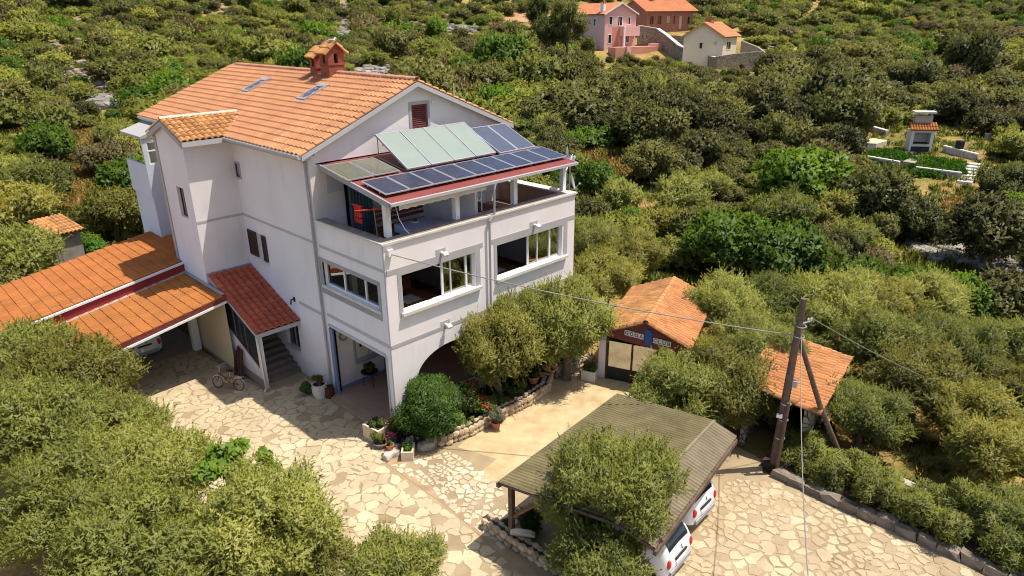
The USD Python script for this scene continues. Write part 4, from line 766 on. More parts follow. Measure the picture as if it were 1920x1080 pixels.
def stone_wall(name, lab, pts, h, th, size, m="wallstone", quota=120, base=GZ, seed=0, cap=False, cat="wall"):
    """a dry-stone wall: courses of single stones on a rubble core"""
    rg = np.random.default_rng(seed); pts = [np.asarray(p, float) for p in pts]; t = Thing(name, lab, cat, (pts[0][0], pts[0][1], base)); core = MB(); items = []
    for a, b in zip(pts[:-1], pts[1:]):
        a, b = a[:2], b[:2]; L = np.linalg.norm(b-a); d = (b-a)/L; n = A3(d[1], -d[0])
        core.slab((*(a-n*th*.34), base-.25), (*(b-n*th*.34), base-.25), (*(b+n*th*.34), base-.25), (*(a+n*th*.34), base-.25), (0, 0, h+.2))
        nc = max(1, int(h/(size*.62))); hc = h/nc
        for j in range(nc):
            x = rg.uniform(0, size*.5)
            while x < L:
                w = size*rg.uniform(.7, 1.35)
                for sd in (-1, 1):
                    c = a+d*(x+w/2)+n*sd*th*.33+rg.normal(size=2)*.012
                    ang = math.atan2(d[1], d[0]); v, f = rock_mesh((0, 0, 0), (w*.53, th*.22, hc*.56), rg); v0 = MB().add(v, f)
                    ca, sa = math.cos(ang), math.sin(ang); bx = trimesh.creation.icosahedron().vertices; bx = np.clip(bx*(1+rg.normal(size=bx.shape)*.08), -.72, .72)/.72
                    q_ = bx*A3(w*.52, th*.24, hc*.55); P = np.column_stack([c[0]+q_[:, 0]*ca-q_[:, 1]*sa, c[1]+q_[:, 0]*sa+q_[:, 1]*ca, base+hc*(j+.5)+q_[:, 2]+rg.normal()*.01])
                    items.append((project([c[0], c[1], base])[2]-2*(j == nc-1), P, trimesh.creation.icosahedron().faces))
                x += w*.98
    core.build("core", M["soil"] if m != "rock_grey" else M["rock_grey"], t); items.sort(key=lambda q_: q_[0]); rest = MB()
    for k, (_, P, f) in enumerate(items):
        if k < quota: MB().add(P, f).build("stone", M[m], t)
        else: rest.add(P, f)
    if rest.n: rest.build("stones", M[m], t, kind="stuff")
    return t
bedpts = [gp(792, 838), gp(835, 832), gp(880, 815), gp(930, 786), gp(985, 760), gp(1022, 735), gp(1030, 708)]
stone_wall("bed_wall", "low curved dry-stone wall edging the flower bed before the house front", bedpts, .42, .36, .24, quota=110, seed=21)
stone_wall("bed_wall", "short stone wall between the flower bed and the tiled hut", [gp(1036, 706), gp(1075, 697), gp(1112, 684)], .55, .34, .24, quota=50, seed=22)
bed = Polygon([(-.05, -.02)]+[tuple(p[:2]) for p in bedpts]+[tuple(gp(1036, 704)[:2]), tuple(gp(1112, 682)[:2]), (9.8, -.02)]).buffer(0)
structure(sheet(bed, -.10, .35), "flower_bed", M["soil"])
stone_wall("planter_wall", "low stone wall with flat cap along the driveway under the olive tree", [(-1.0, -5.75), (-1.02, -7.0), (-.95, -8.2), (-.8, -9.6), (-.65, -11.0)], .35, .36, .26, "wallstone", 90, seed=23)
flagstones(yd, Polygon([(-1.3, -5.55), (-.5, -5.5), (.3, -5.6), (.25, -6.3), (-.8, -6.6), (-1.32, -6.6)]), .24, M["flag_white"], 20, seed=14, gap=.03, h=.03)
# kerb
M["kerb"] = mat("kerb", (.22, .18, .14), .9, .25, 2., bump=.4, fine=.12)
t = Thing("kerb", "long stone kerb wall between the parking space and the rosemary hedge", "kerb", (7.3, -10.6, GZ)); rg = np.random.default_rng(5)
for k in range(19):
    y = -10.9-k*.55; v, f = rock_mesh((0, 0, 0), (.19, .29, .17), rg); bx = trimesh.creation.box((.34, .53, .32)); bx = bx.subdivide(); p = bx.vertices+rg.normal(size=bx.vertices.shape)*.03; MB().add(p+A3(7.38+rg.normal()*.015, y-.27, GZ+.10), bx.faces).build("kerb_stone", M["kerb"], t)
hb = MB(); hb.box(7.56, 9.3, -21, -10.4, -.6, -.16); structure(hb, "hedge_bank", M["soil"])
# ---------------------------------------------------------------- tiled carport left of the house
lz = lambda x: 3.25+.18*(x+2.05); uz = lambda x: 3.75+.17*(x+2.05)
cp = Thing("carport", "double carport with two orange tiled roofs joined to the house's left side", "carport", (-5.5, 13, GZ))
YF, YM, YN = 18.9, 13.15, 8.95
def cslab(fz, x0, x1, ya, yb, o, th): return MB().slab((x0, ya, fz(x0)+o), (x1, ya, fz(x1)+o), (x1, yb, fz(x1)+o), (x0, yb, fz(x0)+o), (0, 0, th))
lr = cslab(lz, -9.2, -2.02, YN, YM-.05, -.14, .1).build("lower_roof", M["deck"], cp); ur = cslab(uz, -10.4, TX-.01, YM, 13.76, -.14, .1); ur.add(*cslab(uz, -10.4, .0-.02, 13.76, YF, -.14, .1).get()); ur = ur.build("upper_roof", M["deck"], cp)
tile_roof(lr, "roof_tile", (-9.3, YN-.04, lz(-9.3)-.02), Y_, A3(1, 0, .18), 21, 18, .20, .405, M["tile_orange"], "ribs", 150, seed=31)
tile_roof(ur, "roof_tile", (-10.5, YM+.05, uz(-10.5)-.02), Y_, A3(1, 0, .17), 28, 26, .20, .405, M["tile_orange"], "ribs", 150, keep=lambda c: c[0] < -2.05 or c[1] > 13.8, seed=32)
b_ = MB(); b_.slab((-9.2, YM-.05, lz(-9.2)), (TX, YM-.05, lz(TX)), (TX, YM-.05, uz(TX)-.10), (-9.2, YM-.05, uz(-9.2)-.10), (0, .05, 0)); b_.build("step_board", M["red_dark"], cp)
b_ = MB(); b_.slab((-9.2, YM-.12, uz(-9.2)-.10), (TX, YM-.12, uz(TX)-.10), (TX, YM-.12, uz(TX)-.02), (-9.2, YM-.12, uz(-9.2)-.02), (0, .12, 0)); b_.build("step_gutter", M["white_paint"], cp)
b_ = MB(); b_.slab((-9.2, YM-.24, lz(-9.2)+.01), (TX, YM-.24, lz(TX)+.01), (TX, YM-.24, lz(TX)+.06), (-9.2, YM-.24, lz(-9.2)+.06), (0, .18, 0)); b_.build("flashing", M["fascia"], cp)
b_ = MB(); b_.slab((TX-.13, YN, lz(TX)+.03), (TX-.13, YM-.1, lz(TX)+.03), (TX-.01, YM-.1, lz(TX)+.06), (TX-.01, YN, lz(TX)+.06), (0, 0, .03)); b_.build("flashing", M["grey_metal"], cp)
b_ = MB(); b_.slab((-9.2, YN-.04, lz(-9.2)-.26), (TX, YN-.04, lz(TX)-.26), (TX, YN-.04, lz(TX)-.02), (-9.2, YN-.04, lz(-9.2)-.02), (0, .04, 0)); b_.build("verge_board", M["red_wood"], cp)
b_ = MB(); b_.slab((-9.2, YN-.09, lz(-9.2)-.33), (TX, YN-.09, lz(TX)-.33), (TX, YN-.09, lz(TX)-.24), (-9.2, YN-.09, lz(-9.2)-.24), (0, .09, 0)); b_.build("verge_trim", M["white_paint"], cp)
b_ = MB(); b_.box(-2.03, -2.003, 9.1, 13.1, GZ, lz(TX)-.16); b_.build("side_wall", M["beige_wall"], cp)
b_ = MB(); b_.box(-2.06, -2.031, 9.1, 13.1, GZ, GZ+.12); b_.build("skirting", M["stair_stone"], cp)
for x, y in ((-2.3, 12.6), (-6.2, 12.9), (-8.8, 9.2), (-6.2, YF-.3), (-9.8, YF-.3)): MB().box(x-.16, x+.16, y-.16, y+.16, GZ, lz(x)-.14).build("post", M["white_paint"], cp)
b_ = MB(); b_.box(-10.2, -2.1, YF-.15, YF-.02, GZ, 2.2); b_.build("rear_wall", M["interior"], cp)
structure(sheet(Polygon([(-10.2, 13.0), (-2.02, 13.0), (-2.02, YF), (-10.2, YF)]), GZ, .15), "carport_floor", M["concrete"])
# ---------------------------------------------------------------- cars
def car(label, pos, yaw, L=3.57, Wd=1.63, H=1.49, body="car_white", group=None, boxy=False):
    """a small hatchback; its rear points along -y before the turn"""
    cs, sn = math.cos(yaw), math.sin(yaw); R = np.array([[cs, -sn, 0], [sn, cs, 0], [0, 0, 1]]); pos = np.asarray(pos, float); t = Thing("parked_car", label, "car", pos, group)
    tr = lambda v: np.asarray(v, float)@R.T+pos
    # stations along the length: y, floor, belt, roof, half width low, half width at the belt, half width of the roof
    S = np.array([[0.0, .42, .62, .66, .52, .55, .50], [.05, .30, .78, .90, .66, .68, .58], [.16, .24, .88, 1.16, .74, .75, .60], [.42, .22, .92, 1.40, .79, .80, .60], [.85, .2, .93, 1.47, .81, .815, .60], [1.5, .2, .93, H, .815, .815, .60],
                  [2.05, .2, .92, 1.44, .81, .81, .585], [2.45, .2, .90, 1.22, .80, .80, .60], [2.75, .2, .88, .93, .79, .785, .66], [3.1, .22, .80, .83, .76, .75, .62], [3.38, .26, .68, .72, .68, .66, .54], [3.54, .32, .54, .58, .54, .50, .42], [3.58, .36, .48, .5, .46, .42, .36]])
    S[:, 0] *= L/3.57; S[:, 4:] *= Wd/1.63
    from scipy.interpolate import PchipInterpolator as PI
    yy = np.unique(np.concatenate([np.linspace(0, L, 34), S[:, 0]])); Q = np.stack([PI(S[:, 0], S[:, k])(yy) for k in range(1, 7)], 1); V = []
    for y, (zf, zb, zr, wl, wb, wr) in zip(yy, Q):
        half = [(0, zf), (wl*.8, zf), (wl, zf+.12), (wb+.01, (zf+zb)/2), (wb, zb), (wr+(wb-wr)*.45, zb+(zr-zb)*.5), (wr, zb+(zr-zb)*.90), (wr*.82, zr-.005), (0, zr)]
        V.append([[x, y, z] for x, z in half]+[[-x, y, z] for x, z in half[-2:0:-1]])
    n = len(V[0]); V = np.array(V); f = []
    for i in range(len(V)-1):
        for k in range(n): k2 = (k+1) % n; f.append([i*n+k, i*n+k2, (i+1)*n+k2, (i+1)*n+k])
    vv = V.reshape(-1, 3); f = [q_[::-1] for q_ in f]; tri = [[q_[0], q_[1], q_[2]] for q_ in f]+[[q_[0], q_[2], q_[3]] for q_ in f]
    tri += [[0, k, k+1] for k in range(1, n-1)]; m0 = (len(V)-1)*n; tri += [[m0, m0+k+1, m0+k] for k in range(1, n-1)]
    tm_ = trimesh.Trimesh(vv, tri, process=False); trimesh.repair.fix_normals(tm_)
    bd = MB().add(tr(tm_.vertices), tm_.faces).build("body", M[body], t, smooth=35)
    g = MB()                                                     # side windows and hatch window: patches just proud of the body
    for sd in (1, -1):
        for ya, yb in ((.55, 1.35), (1.42, 2.3)):
            sel = [i for i, y in enumerate(yy) if ya*L/3.57 <= y <= yb*L/3.57]
            for i, j in zip(sel[:-1], sel[1:]):
                k0, k1 = (4, 6) if sd > 0 else (n-4, n-6); P = []
                for a in (i, j):
                    p0, p1 = V[a][k0], V[a][k1]; P += [p0+(p1-p0)*.12+A3(sd*.02, 0, .005), p0+(p1-p0)*.92+A3(sd*.02, 0, .005)]
                g.quad(*tr([P[0], P[2], P[3], P[1]]))
    g.build("side_window", M["dark_glass"], t)
    for nm, sel in (("rear_window", [i for i, y in enumerate(yy) if .07*L/3.57 <= y <= .40*L/3.57]), ("windscreen", [i for i, y in enumerate(yy) if 2.1*L/3.57 <= y <= 2.66*L/3.57])):
        g = MB()
        for i, j in zip(sel[:-1], sel[1:]):
            P = []
            for a in (i, j): w = V[a][6][0]*.86; z = V[a][8][2]+.008; P += [A3(-w, V[a][0][1]-.012*(nm[0] == "r"), z-.02), A3(w, V[a][0][1]-.012*(nm[0] == "r"), z-.02), A3(0, V[a][0][1], z)]
            g.add(tr([P[0], P[2], P[5], P[3]]), [[0, 1, 2, 3]]); g.add(tr([P[2], P[1], P[4], P[5]]), [[0, 1, 2, 3]])
        g.build(nm, M["dark_glass"], t)
    for sd in (-1, 1):
        g = MB(); c = A3(sd*.60*Wd/1.63, .045, .74); e = trimesh.creation.icosphere(2, 1.0); e.vertices *= (.085, .07, .15); g.add(tr(e.vertices+c), e.faces); g.build("tail_lamp", M["car_red"], t, smooth=True)
        e = trimesh.creation.icosphere(2, 1.0); e.vertices *= (.13, .09, .11); MB().add(tr(e.vertices+A3(sd*.47*Wd/1.63, L-.16, .62)), e.faces).build("headlight", M["alu"], t, smooth=True)
        for y in (.62, 2.92):
            e = MB(); c = tr(A3(sd*(Wd/2-.09), y*L/3.57, .28)); e.tube([c-R@A3(.09, 0, 0), c+R@A3(.09, 0, 0)], .28, 22); w = e.build("wheel", M["rubber"], t)
            e = MB(); e.tube([c+R@A3(sd*.088, 0, 0), c+R@A3(sd*.096, 0, 0)], .18, 18); e.build("rim", M["alu"], w)
            e = MB(); an = np.linspace(0, math.pi, 13); e.add(tr(np.vstack([[[sd*(Wd/2+.012), y*L/3.57+r*math.cos(a), .28+r*math.sin(a)] for a in an] for r in (.29, .37)])), [[i, i+1, 13+i+1, 13+i] for i in range(12)]); e.build("wheel_arch", M["black"], t)
    MB().obox(tr(A3(0, -.012, .58)), [R[:, 0], R[:, 1], Z3], [.25, .012, .055]).build("number_plate", M["white_paint"], t)
    MB().obox(tr(A3(0, -.004, .76)), [R[:, 0], R[:, 1], Z3], [.30, .02, .03]).build("handle_strip", M["black"], t); MB().obox(tr(A3(.1, .10, .99)), [R[:, 0], unit(R@A3(0, .5, 1)), unit(np.cross(R[:, 0], R@A3(0, .5, 1)))], [.014, .16, .012]).build("wiper", M["black"], t)
    MB().obox(tr(A3(0, .02, .40)), [R[:, 0], R[:, 1], Z3], [.56, .05, .07]).build("bumper", M["grey_paint"], t)
    return t
car("white small hatchback parked at the right end under the corrugated shelter", (3.60, -10.5, GZ), math.radians(2))
car("white small hatchback parked under the corrugated shelter nearest the driveway wall", (1.35, -11.05, GZ), math.radians(4))
car("pale car with number plate parked in shade under the tiled carport", (-4.35, 13.0, GZ), math.radians(3), 4.0, 1.7, 1.6)
# ---------------------------------------------------------------- corrugated shelter
sh = Thing("car_shelter", "timber car shelter roofed with olive-brown corrugated sheets", "shelter", (2, -8.5, GZ))
L0, L1, R0, R1 = A3(-1.36, -6.72, 1.80), A3(4.95, -6.12, 1.70), A3(-.55, -11.35, 1.86), A3(5.05, -10.52, 1.94); C0, C1 = A3(-.72, -10.35, 2.12), A3(5.02, -9.75, 2.14)
def corr(a0, a1, b0, b1, s0, s1, t0, t1, m, lift, per=.13):
    """a corrugated sheet between the edges a0-a1 (low) and b0-b1 (high)"""
    Lx = np.linalg.norm(a1-a0); n = max(8, int((s1-s0)*Lx/per*6)); ss = np.linspace(s0, s1, n); ph = .022*np.cos(ss*Lx/per*2*math.pi); rows = []
    for tt in (t0, t1): rows.append(np.array([(a0+(a1-a0)*s)*(1-tt)+(b0+(b1-b0)*s)*tt+Z3*(p+lift) for s, p in zip(ss, ph)]))
    v = np.vstack(rows); v = np.vstack([v, v-A3(0, 0, .012)]); f = [[i, i+1, n+i+1, n+i] for i in range(n-1)]; f += [[3*n+i, 3*n+i+1, 2*n+i+1, 2*n+i] for i in range(n-1)]
    return MB().add(v, f).build("corrugated_sheet", m, sh)
for i in range(6):
    for j, (t0, t1) in enumerate(((0, .36), (.33, .69), (.66, 1.))): corr(L0, L1, C0, C1, i/6, (i+1)/6+.006, t0, t1, M["roof_board"], .05+.022*j+.004*(i % 2))
    corr(R0, R1, C0, C1, i/6, (i+1)/6+.006, 0, 1., M["roof_board2"], .09+.004*(i % 2))
MB().tube([C0+Z3*.11, C1+Z3*.11], .05, 8).build("ridge_cap", M["roof_board2"], sh)
for a, b in ((L0, L1), (R0, R1), (C0, C1)): MB().obox((a+b)/2-Z3*.06, [unit(b-a), unit(np.cross(Z3, b-a)), Z3], [np.linalg.norm(b-a)/2, .05, .07]).build("beam", M["old_wood"], sh)
for s in (0.01, .33, .66, .99):
    for a, b in ((L0+(L1-L0)*s, C0+(C1-C0)*s), (R0+(R1-R0)*s, C0+(C1-C0)*s)): d = unit(b-a); MB().obox((a+b)/2-Z3*.0, [d, unit(np.cross(Z3, d)), np.cross(d, unit(np.cross(Z3, d)))], [np.linalg.norm(b-a)/2, .035, .045]).build("rafter", M["old_wood"], sh)
for p in (L0+A3(.35, -.2, 0), L1+A3(-.3, -.2, 0), (L0+L1)/2+A3(0, -.1, 0), R0+A3(.5, 1.5, .1), R1+A3(-.3, 1.3, .1)): MB().box(p[0]-.07, p[0]+.07, p[1]-.07, p[1]+.07, GZ, p[2]-.1).build("post", M["old_wood"], sh)
MB().tube([A3(-1.0, -6.92, .55), A3(-.75, -8.1, 1.75)], .06, 8).build("brace", M["brown_wood"], sh)
# ---------------------------------------------------------------- tiled hut with the sign
HX = A3(.93728, .34857, 0); HW = A3(.34857, -.93728, 0); HP = A3(8.70, -2.85, 0); hp = lambda a, d, z: HP+HW*a+HX*d+Z3*z
HUTL = 5.3; apx = 1.63
hut = Thing("hut", "small hut with orange tiled gable roof and dark red front behind the olive trees", "hut", (HP[0], HP[1], GZ))
hz = lambda a: 2.55-abs(a-apx)*(.42 if a < apx else .46)
FH_ = Fr(HP, HW, -HX)
b_ = MB(); b_.panel(Polygon([(0, 1.58), (3.1, 1.28), (3.1, hz(3.1)-.06), (apx, hz(apx)-.06), (0, hz(0)-.06)]), FH_.O, HW, Z3, HX*.05); b_.build("front_board", M["red_wood"], hut)
b_ = MB()
for a in (0, 3.02): FH_.box(b_, a, a+.09, GZ, 1.6 if a == 0 else 1.3, -.08, 0)
FH_.box(b_, 1.06, 1.13, GZ, 1.45, -.08, 0); FH_.box(b_, 2.1, 2.16, GZ, 1.38, -.08, 0); b_.build("door_frame", M["dark_wood"], hut)
for a0, a1 in ((.1, 1.05), (1.14, 2.09), (2.17, 3.01)):
    b_ = MB(); FH_.box(b_, a0, a1, .20, 1.38, -.06, -.05); b_.build("glass_pane", M["glass_refl"], hut)
    b_ = MB(); FH_.box(b_, a0, a1, GZ, .19, -.07, -.04); b_.build("door_panel", M["black"], hut)
b_ = MB(); FH_.box(b_, -.32, -.02, GZ, 1.6, -.3, -.02); b_.build("side_post", M["plaster"], hut)
b_ = MB()
for a in (0, 3.05): b_.slab(hp(a, .1, GZ), hp(a, HUTL, GZ), hp(a, HUTL, hz(a)-.1), hp(a, .1, hz(a)-.1), HW*.06)
b_.panel(Polygon([(0.07, GZ), (3.04, GZ), (3.04, hz(3.04)-.1), (apx, hz(apx)-.1), (.07, hz(.07)-.1)]), HP+HX*(HUTL-.1), HW, Z3, HX*.08); b_.build("wall", M["beige_wall"], hut)
structure(MB().slab(hp(-.1, .12, GZ+.004), hp(3.1, .12, GZ+.004), hp(3.1, HUTL, GZ+.004), hp(-.1, HUTL, GZ+.004), (0, 0, -.12)), "hut_floor", M["path"])
b_ = MB()
for a in (-.22, 3.38): b_.slab(hp(a, -.14, hz(a)-.06), hp(apx, -.14, hz(apx)-.06), hp(apx, HUTL+.1, hz(apx)-.06), hp(a, HUTL+.1, hz(a)-.06), (0, 0, .05))
hr = b_.build("roof", M["deck"], hut)
tile_roof(hr, "roof_tile", hp(-.28, -.2, hz(-.28)), HX, HW*(apx+.28)+Z3*(hz(apx)-hz(-.28)), 27, 6, .205, .325, M["tile_old"], "wave", 130, seed=41)
tile_roof(hr, "roof_tile", hp(3.44, -.2, hz(3.44)), HX, -HW*(3.44-apx)+Z3*(hz(apx)-hz(3.44)), 27, 6, .205, .33, M["tile_pale"], "wave", 150, seed=42)
ridge_run(hr, hp(apx, -.22, 2.57), hp(apx, HUTL+.12, 2.57), M["tile_pale"], .11, .36)
sg = Thing("hut_sign", "white lettered sign tiles reading GOGA and CLUB around a blue panel on the hut front", "sign", hp(1.6, -.06, 1.8))
def letters(word, a0, a1, z0, slope):
    n = len(word); w = (a1-a0)/n
    for i, ch in enumerate(word):
        a = a0+i*w; z = z0-slope*(a-a0); b = MB(); b.panel(sbox(a+.006, z, a+w-.006, z+.225), FH_.O+HX*-.03, HW, Z3, HX*.025); tl_ = b.build("letter_tile", M["sign_white"], sg)
        m_ = meshkit.text_mesh(ch, .15, .004, bold=True); v = m_.vertices; cx = (v[:, 0].min()+v[:, 0].max())/2; sc_ = min(1, (w-.04)/max(.01, np.ptp(v[:, 0])))
        P = FH_.O+np.outer((v[:, 0]-cx)*sc_+a+w/2, HW)+np.outer(v[:, 1]-v[:, 1].min()+z+.037, Z3)-np.outer(v[:, 2]+.031, HX); MB().add(P, m_.faces).build("letter", M["letter"], tl_)
letters("GOGA", .74, 1.54, 1.80, .10); letters("CLUB", 1.92, 2.66, 1.67, .10)
b_ = MB(); b_.panel(Polygon([(1.60, 1.52), (1.88, 1.50), (1.88, 2.14), (1.85, 2.20), (1.63, 2.22), (1.60, 2.18)]), FH_.O-HX*.035, HW, Z3, HX*.03); b_.build("blue_panel", M["sign_blue"], sg)
# ---------------------------------------------------------------- second tiled hut behind the pole
SX, SY = unit(A3(.988, .15, 0)), unit(A3(-.15, .988, 0)); SO = A3(8.6, -11.62, 0); s2 = lambda a, b, z: SO+SX*a+SY*b+Z3*z
sz2 = lambda b: 1.72+.13*b
hut2 = Thing("hut", "low hut with weathered orange tiled lean-to roof behind the utility pole", "hut", (10.8, -10, -.5))
r2 = MB().slab(s2(0, 0, sz2(0)-.08), s2(4.75, 0, sz2(0)-.08), s2(4.75, 2.7, sz2(2.7)-.08), s2(0, 2.7, sz2(2.7)-.08), (0, 0, .06)).build("roof", M["deck"], hut2)
tile_roof(r2, "roof_tile", s2(-.06, -.06, sz2(0)), SX, SY*2.7+Z3*(.13*2.7), 22, 7, .22, .39, M["tile_pale"], "wave", 160, seed=43, jitter=.010)
b_ = MB(); b_.slab(s2(.3, .3, -.8), s2(4.6, .3, -.8), s2(4.6, .3, sz2(.3)-.1), s2(.3, .3, sz2(.3)-.1), SY*.2); b_.slab(s2(.3, 2.3, -.8), s2(4.6, 2.3, -.8), s2(4.6, 2.3, sz2(2.3)-.1), s2(.3, 2.3, sz2(2.3)-.1), SY*.2); b_.slab(s2(4.4, .3, -.8), s2(4.4, 2.3, -.8), s2(4.4, 2.3, sz2(2.3)-.1), s2(4.4, .3, sz2(.3)-.1), SX*.2); b_.build("wall", M["drystone"], hut2)
rg = np.random.default_rng(8)
for k in range(7): v, f = rock_mesh(s2(4.72+rg.normal()*.03, .2+k*.4, sz2(.2+k*.4)+.05), (.10, .13, .07), rg); MB().add(v, f).build("edge_stone", M["rock"], hut2)
# ---------------------------------------------------------------- utility pole and wires
PB, PT = A3(7.72, -10.75, GZ), A3(7.74, -10.86, 5.85)
up = Thing("utility_pole", "leaning dark wooden utility pole with a strut at the parking corner", "utility pole", PB)
pp = lambda z: PB+(PT-PB)*((z-GZ)/(5.85-GZ))
MB().tube([pp(z) for z in (-.7, 1, 3, 4.5, 5.85)], [.15, .14, .125, .11, .095], 12).build("pole", M["old_wood"], up, smooth=40)
MB().tube([(9.72, -12.42, -.6), (8.7, -11.6, 1.9), pp(4.45)+A3(.10, -.06, 0)], [.10, .09, .075], 10).build("strut", M["old_wood"], up, smooth=40)
MB().tube([A3(7.5, -10.95, -.6), A3(7.56, -10.98, 2.3)], .06, 8).build("stub_post", M["old_wood"], up)
for z in (.9, 1.6, 2.2, 4.6, 4.95): g = MB(); an = np.linspace(0, 2*math.pi, 15); g.tube([pp(z)+A3(.155*math.cos(a)-(.06 if z < 3 else 0), .155*math.sin(a)-.06, 0) for a in an], .014, 5); g.build("clamp", M["alu"], up)
MB().tube([pp(5.0)+A3(.08, -.05, 0), pp(5.0)+A3(.42, -.2, .03)], .025, 6).build("bracket", M["alu"], up); g = MB()
for q_ in (.3, .4): g.lathe([(.0, 0), (.035, .01), (.025, .05), (.04, .06), (.02, .11), (0, .11)], pp(5.0)+A3(q_, -.14-(q_-.3)*.5, .03), 10)
g.build("insulator", M["pot_white"], up)
MB().rbox(pp(2.9)+A3(.1, -.14, 0), (.16, .2, .22), .3).build("junction_box", M["grey_metal"], up); MB().rbox(pp(1.75)+A3(-.2, .02, 0), (.1, .18, .12), .3).build("junction_box", M["alu"], up)
def wire(name, lab, a, b, sag, r=.016, n=24):
    a, b = np.asarray(a, float), np.asarray(b, float); pts = [a+(b-a)*s-Z3*sag*4*s*(1-s) for s in np.linspace(0, 1, n)]; single(MB().tube(pts, r, 5), name, M["cable"], lab, "cable", a)
wire("overhead_cable", "overhead cable from the house corner to the utility pole", (.22, -.14, 6.62), pp(4.62)+A3(-.1, .05, 0), .22, .02)
wire("overhead_cable", "thin overhead cable running from the pole out over the olive grove", pp(5.02)+A3(.42, -.2, .1), seen_at(2000, 790, 33), .5, .012)
wire("overhead_cable", "pale cable dropping from the pole top toward the bottom edge of the picture", pp(4.7)+A3(0, -.12, 0), on_plane(1517, 1100, 2, 4.3), .45, .013)
# ---------------------------------------------------------------- small things in the yard
def crate_trough(name, lab, c, size, rz, m, tiers=.06, fill="soil"):
    x, y, z = size; cr, sr = math.cos(rz), math.sin(rz); ax = np.array([[cr, sr, 0], [-sr, cr, 0], [0, 0, 1]]); c = np.asarray(c, float); t = Thing(name, lab, "planter", c); b = MB(); rg = np.random.default_rng(int(abs(c[0]*100)))
    for a in (-1, 1): b.obox(c+ax[0]*a*(x/2-tiers/2)+Z3*z/2, ax, [tiers/2, y/2, z/2]); b.obox(c+ax[1]*a*(y/2-tiers/2)+Z3*z/2, ax, [x/2-tiers, tiers/2, z/2])
    b.build("box", M[m], t); MB().obox(c+Z3*(z/2-.03), ax, [x/2-tiers, y/2-tiers, z/2-.03]).build("soil", M[fill], t); return t
def pot(lab, c, r, h, m, name="flower_pot", shape="pot", cat="flower pot"):
    t = Thing(name, lab, cat, c); pr = {"pot": [(0, 0), (r*.68, 0), (r*.92, h*.82), (r*1.05, h*.82), (r*1.05, h), (r*.9, h), (r*.85, h*.85), (0, h*.85)], "jar": [(0, 0), (r*.75, 0), (r*.98, h*.35), (r, h*.7), (r*.9, h*.93), (r*.98, h), (r*.82, h), (r*.78, h*.88), (0, h*.88)]}[shape]
    MB().lathe(pr, c, 22).build("pot", M[m], t, smooth=40); MB().lathe([(0, h*.885), (r*.8, h*.885), (r*.7, h*.9), (0, h*.92)], c, 14).build("soil", M["soil"], t); return t
crate_trough("planter_trough", "large buff stone trough at the corner of the open porch", A3(-.62, .42, GZ), (.62, .85, .58), .12, "trough", .07)
crate_trough("planter_trough", "small pale stone trough with green seedlings at the driveway edge", A3(-.52, -1.30, GZ), (.42, .62, .36), -.75, "trough", .06)
crate_trough("planter_trough", "white rectangular planter beside the hut's glass door", A3(8.2, -2.42, GZ), (.42, .62, .46), .35, "pot_white", .05)
pot("round white pot with red geraniums by the porch pillar", A3(-.55, 4.55, GZ), .31, .62, "pot_white", shape="jar")
pot("dark brown urn standing beside the white geranium pot", A3(-.30, 4.22, GZ), .2, .5, "dark_wood", shape="jar")
pot("terracotta pot with a small green plant on the corner stone block", A3(-.92, -.80, GZ+.25), .15, .2, "terracotta")
pot("green glazed pot of pink flowers among the porch corner pots", A3(-.62, -.42, GZ), .19, .32, "teal")
pot("dark pot of trailing red foliage at the porch corner", A3(-.28, -.28, GZ), .22, .36, "soil")
pot("small orange pot of lilac flowers beside the pale rock", A3(.22, -.98, GZ+.15), .13, .2, "terracotta")
pot("terracotta pot with a silvery shrub on the driveway side of the bed wall", A3(2.85, -2.25, GZ), .19, .3, "terracotta")
pot("broad terracotta pot at the bend of the bed wall", A3(5.9, -1.30, GZ+.35), .25, .3, "terracotta")
pot("teal pot on the stone wall near the hut", A3(8.35, -1.35, GZ+.45), .18, .34, "teal")
pot("terracotta pot under the shelter's front brace", A3(-.78, -6.45, GZ), .24, .28, "terracotta")
pot("grey bowl of yellow-green plants beside the large trough", A3(-.85, -.12, GZ), .26, .2, "rock_grey")
rg = np.random.default_rng(3)
for c, s, lab in (((-.98, -.92, GZ+.1), (.30, .17, .16), "split stone block carrying the terracotta pot"), ((-.72, -.75, GZ+.1), (.2, .12, .2), "upright buff stone behind the split block"), ((.30, -1.42, GZ+.14), (.26, .2, .2), "round brown boulder at the start of the bed wall"), ((.05, -1.32, GZ+.1), (.13, .13, .15), "small mossy boulder beside the little trough"), ((.48, -1.0, GZ+.25), (.16, .14, .24), "pale upright rock behind the lilac flowers"), ((-.1, -.85, GZ+.15), (.16, .1, .22), "grey standing stone between the pots and lilac flowers"), ((-.95, -6.95, GZ+.1), (.12, .1, .13), "small pale boulder leaning by the millstone")):
    v, f = rock_mesh(c, s, rg, 2); v = np.array(v); v += (meshkit.noise(v*9, 3)[:, None]-.5)*.05; single(MB().add(v, f), "boulder", M["rock"], lab, "boulder", (c[0], c[1], GZ), smooth=60)
t = Thing("millstone", "old round millstone with centre hole leaning at the planter wall", "millstone", (-.80, -7.15, GZ)); an = np.linspace(0, 2*math.pi, 33)[:-1]; ring = Polygon([(.36*math.cos(a), .36*math.sin(a)) for a in an], [[(.05*math.cos(a), .05*math.sin(a)) for a in an]])
MB().panel(ring, (-.84, -7.2, GZ+.50), unit([.55, -.75, 0]), unit([-.5, -.35, .8]), unit(np.cross(unit([.55, -.75, 0]), unit([-.5, -.35, .8])))*.12).build("stone", M["millstone"], t)
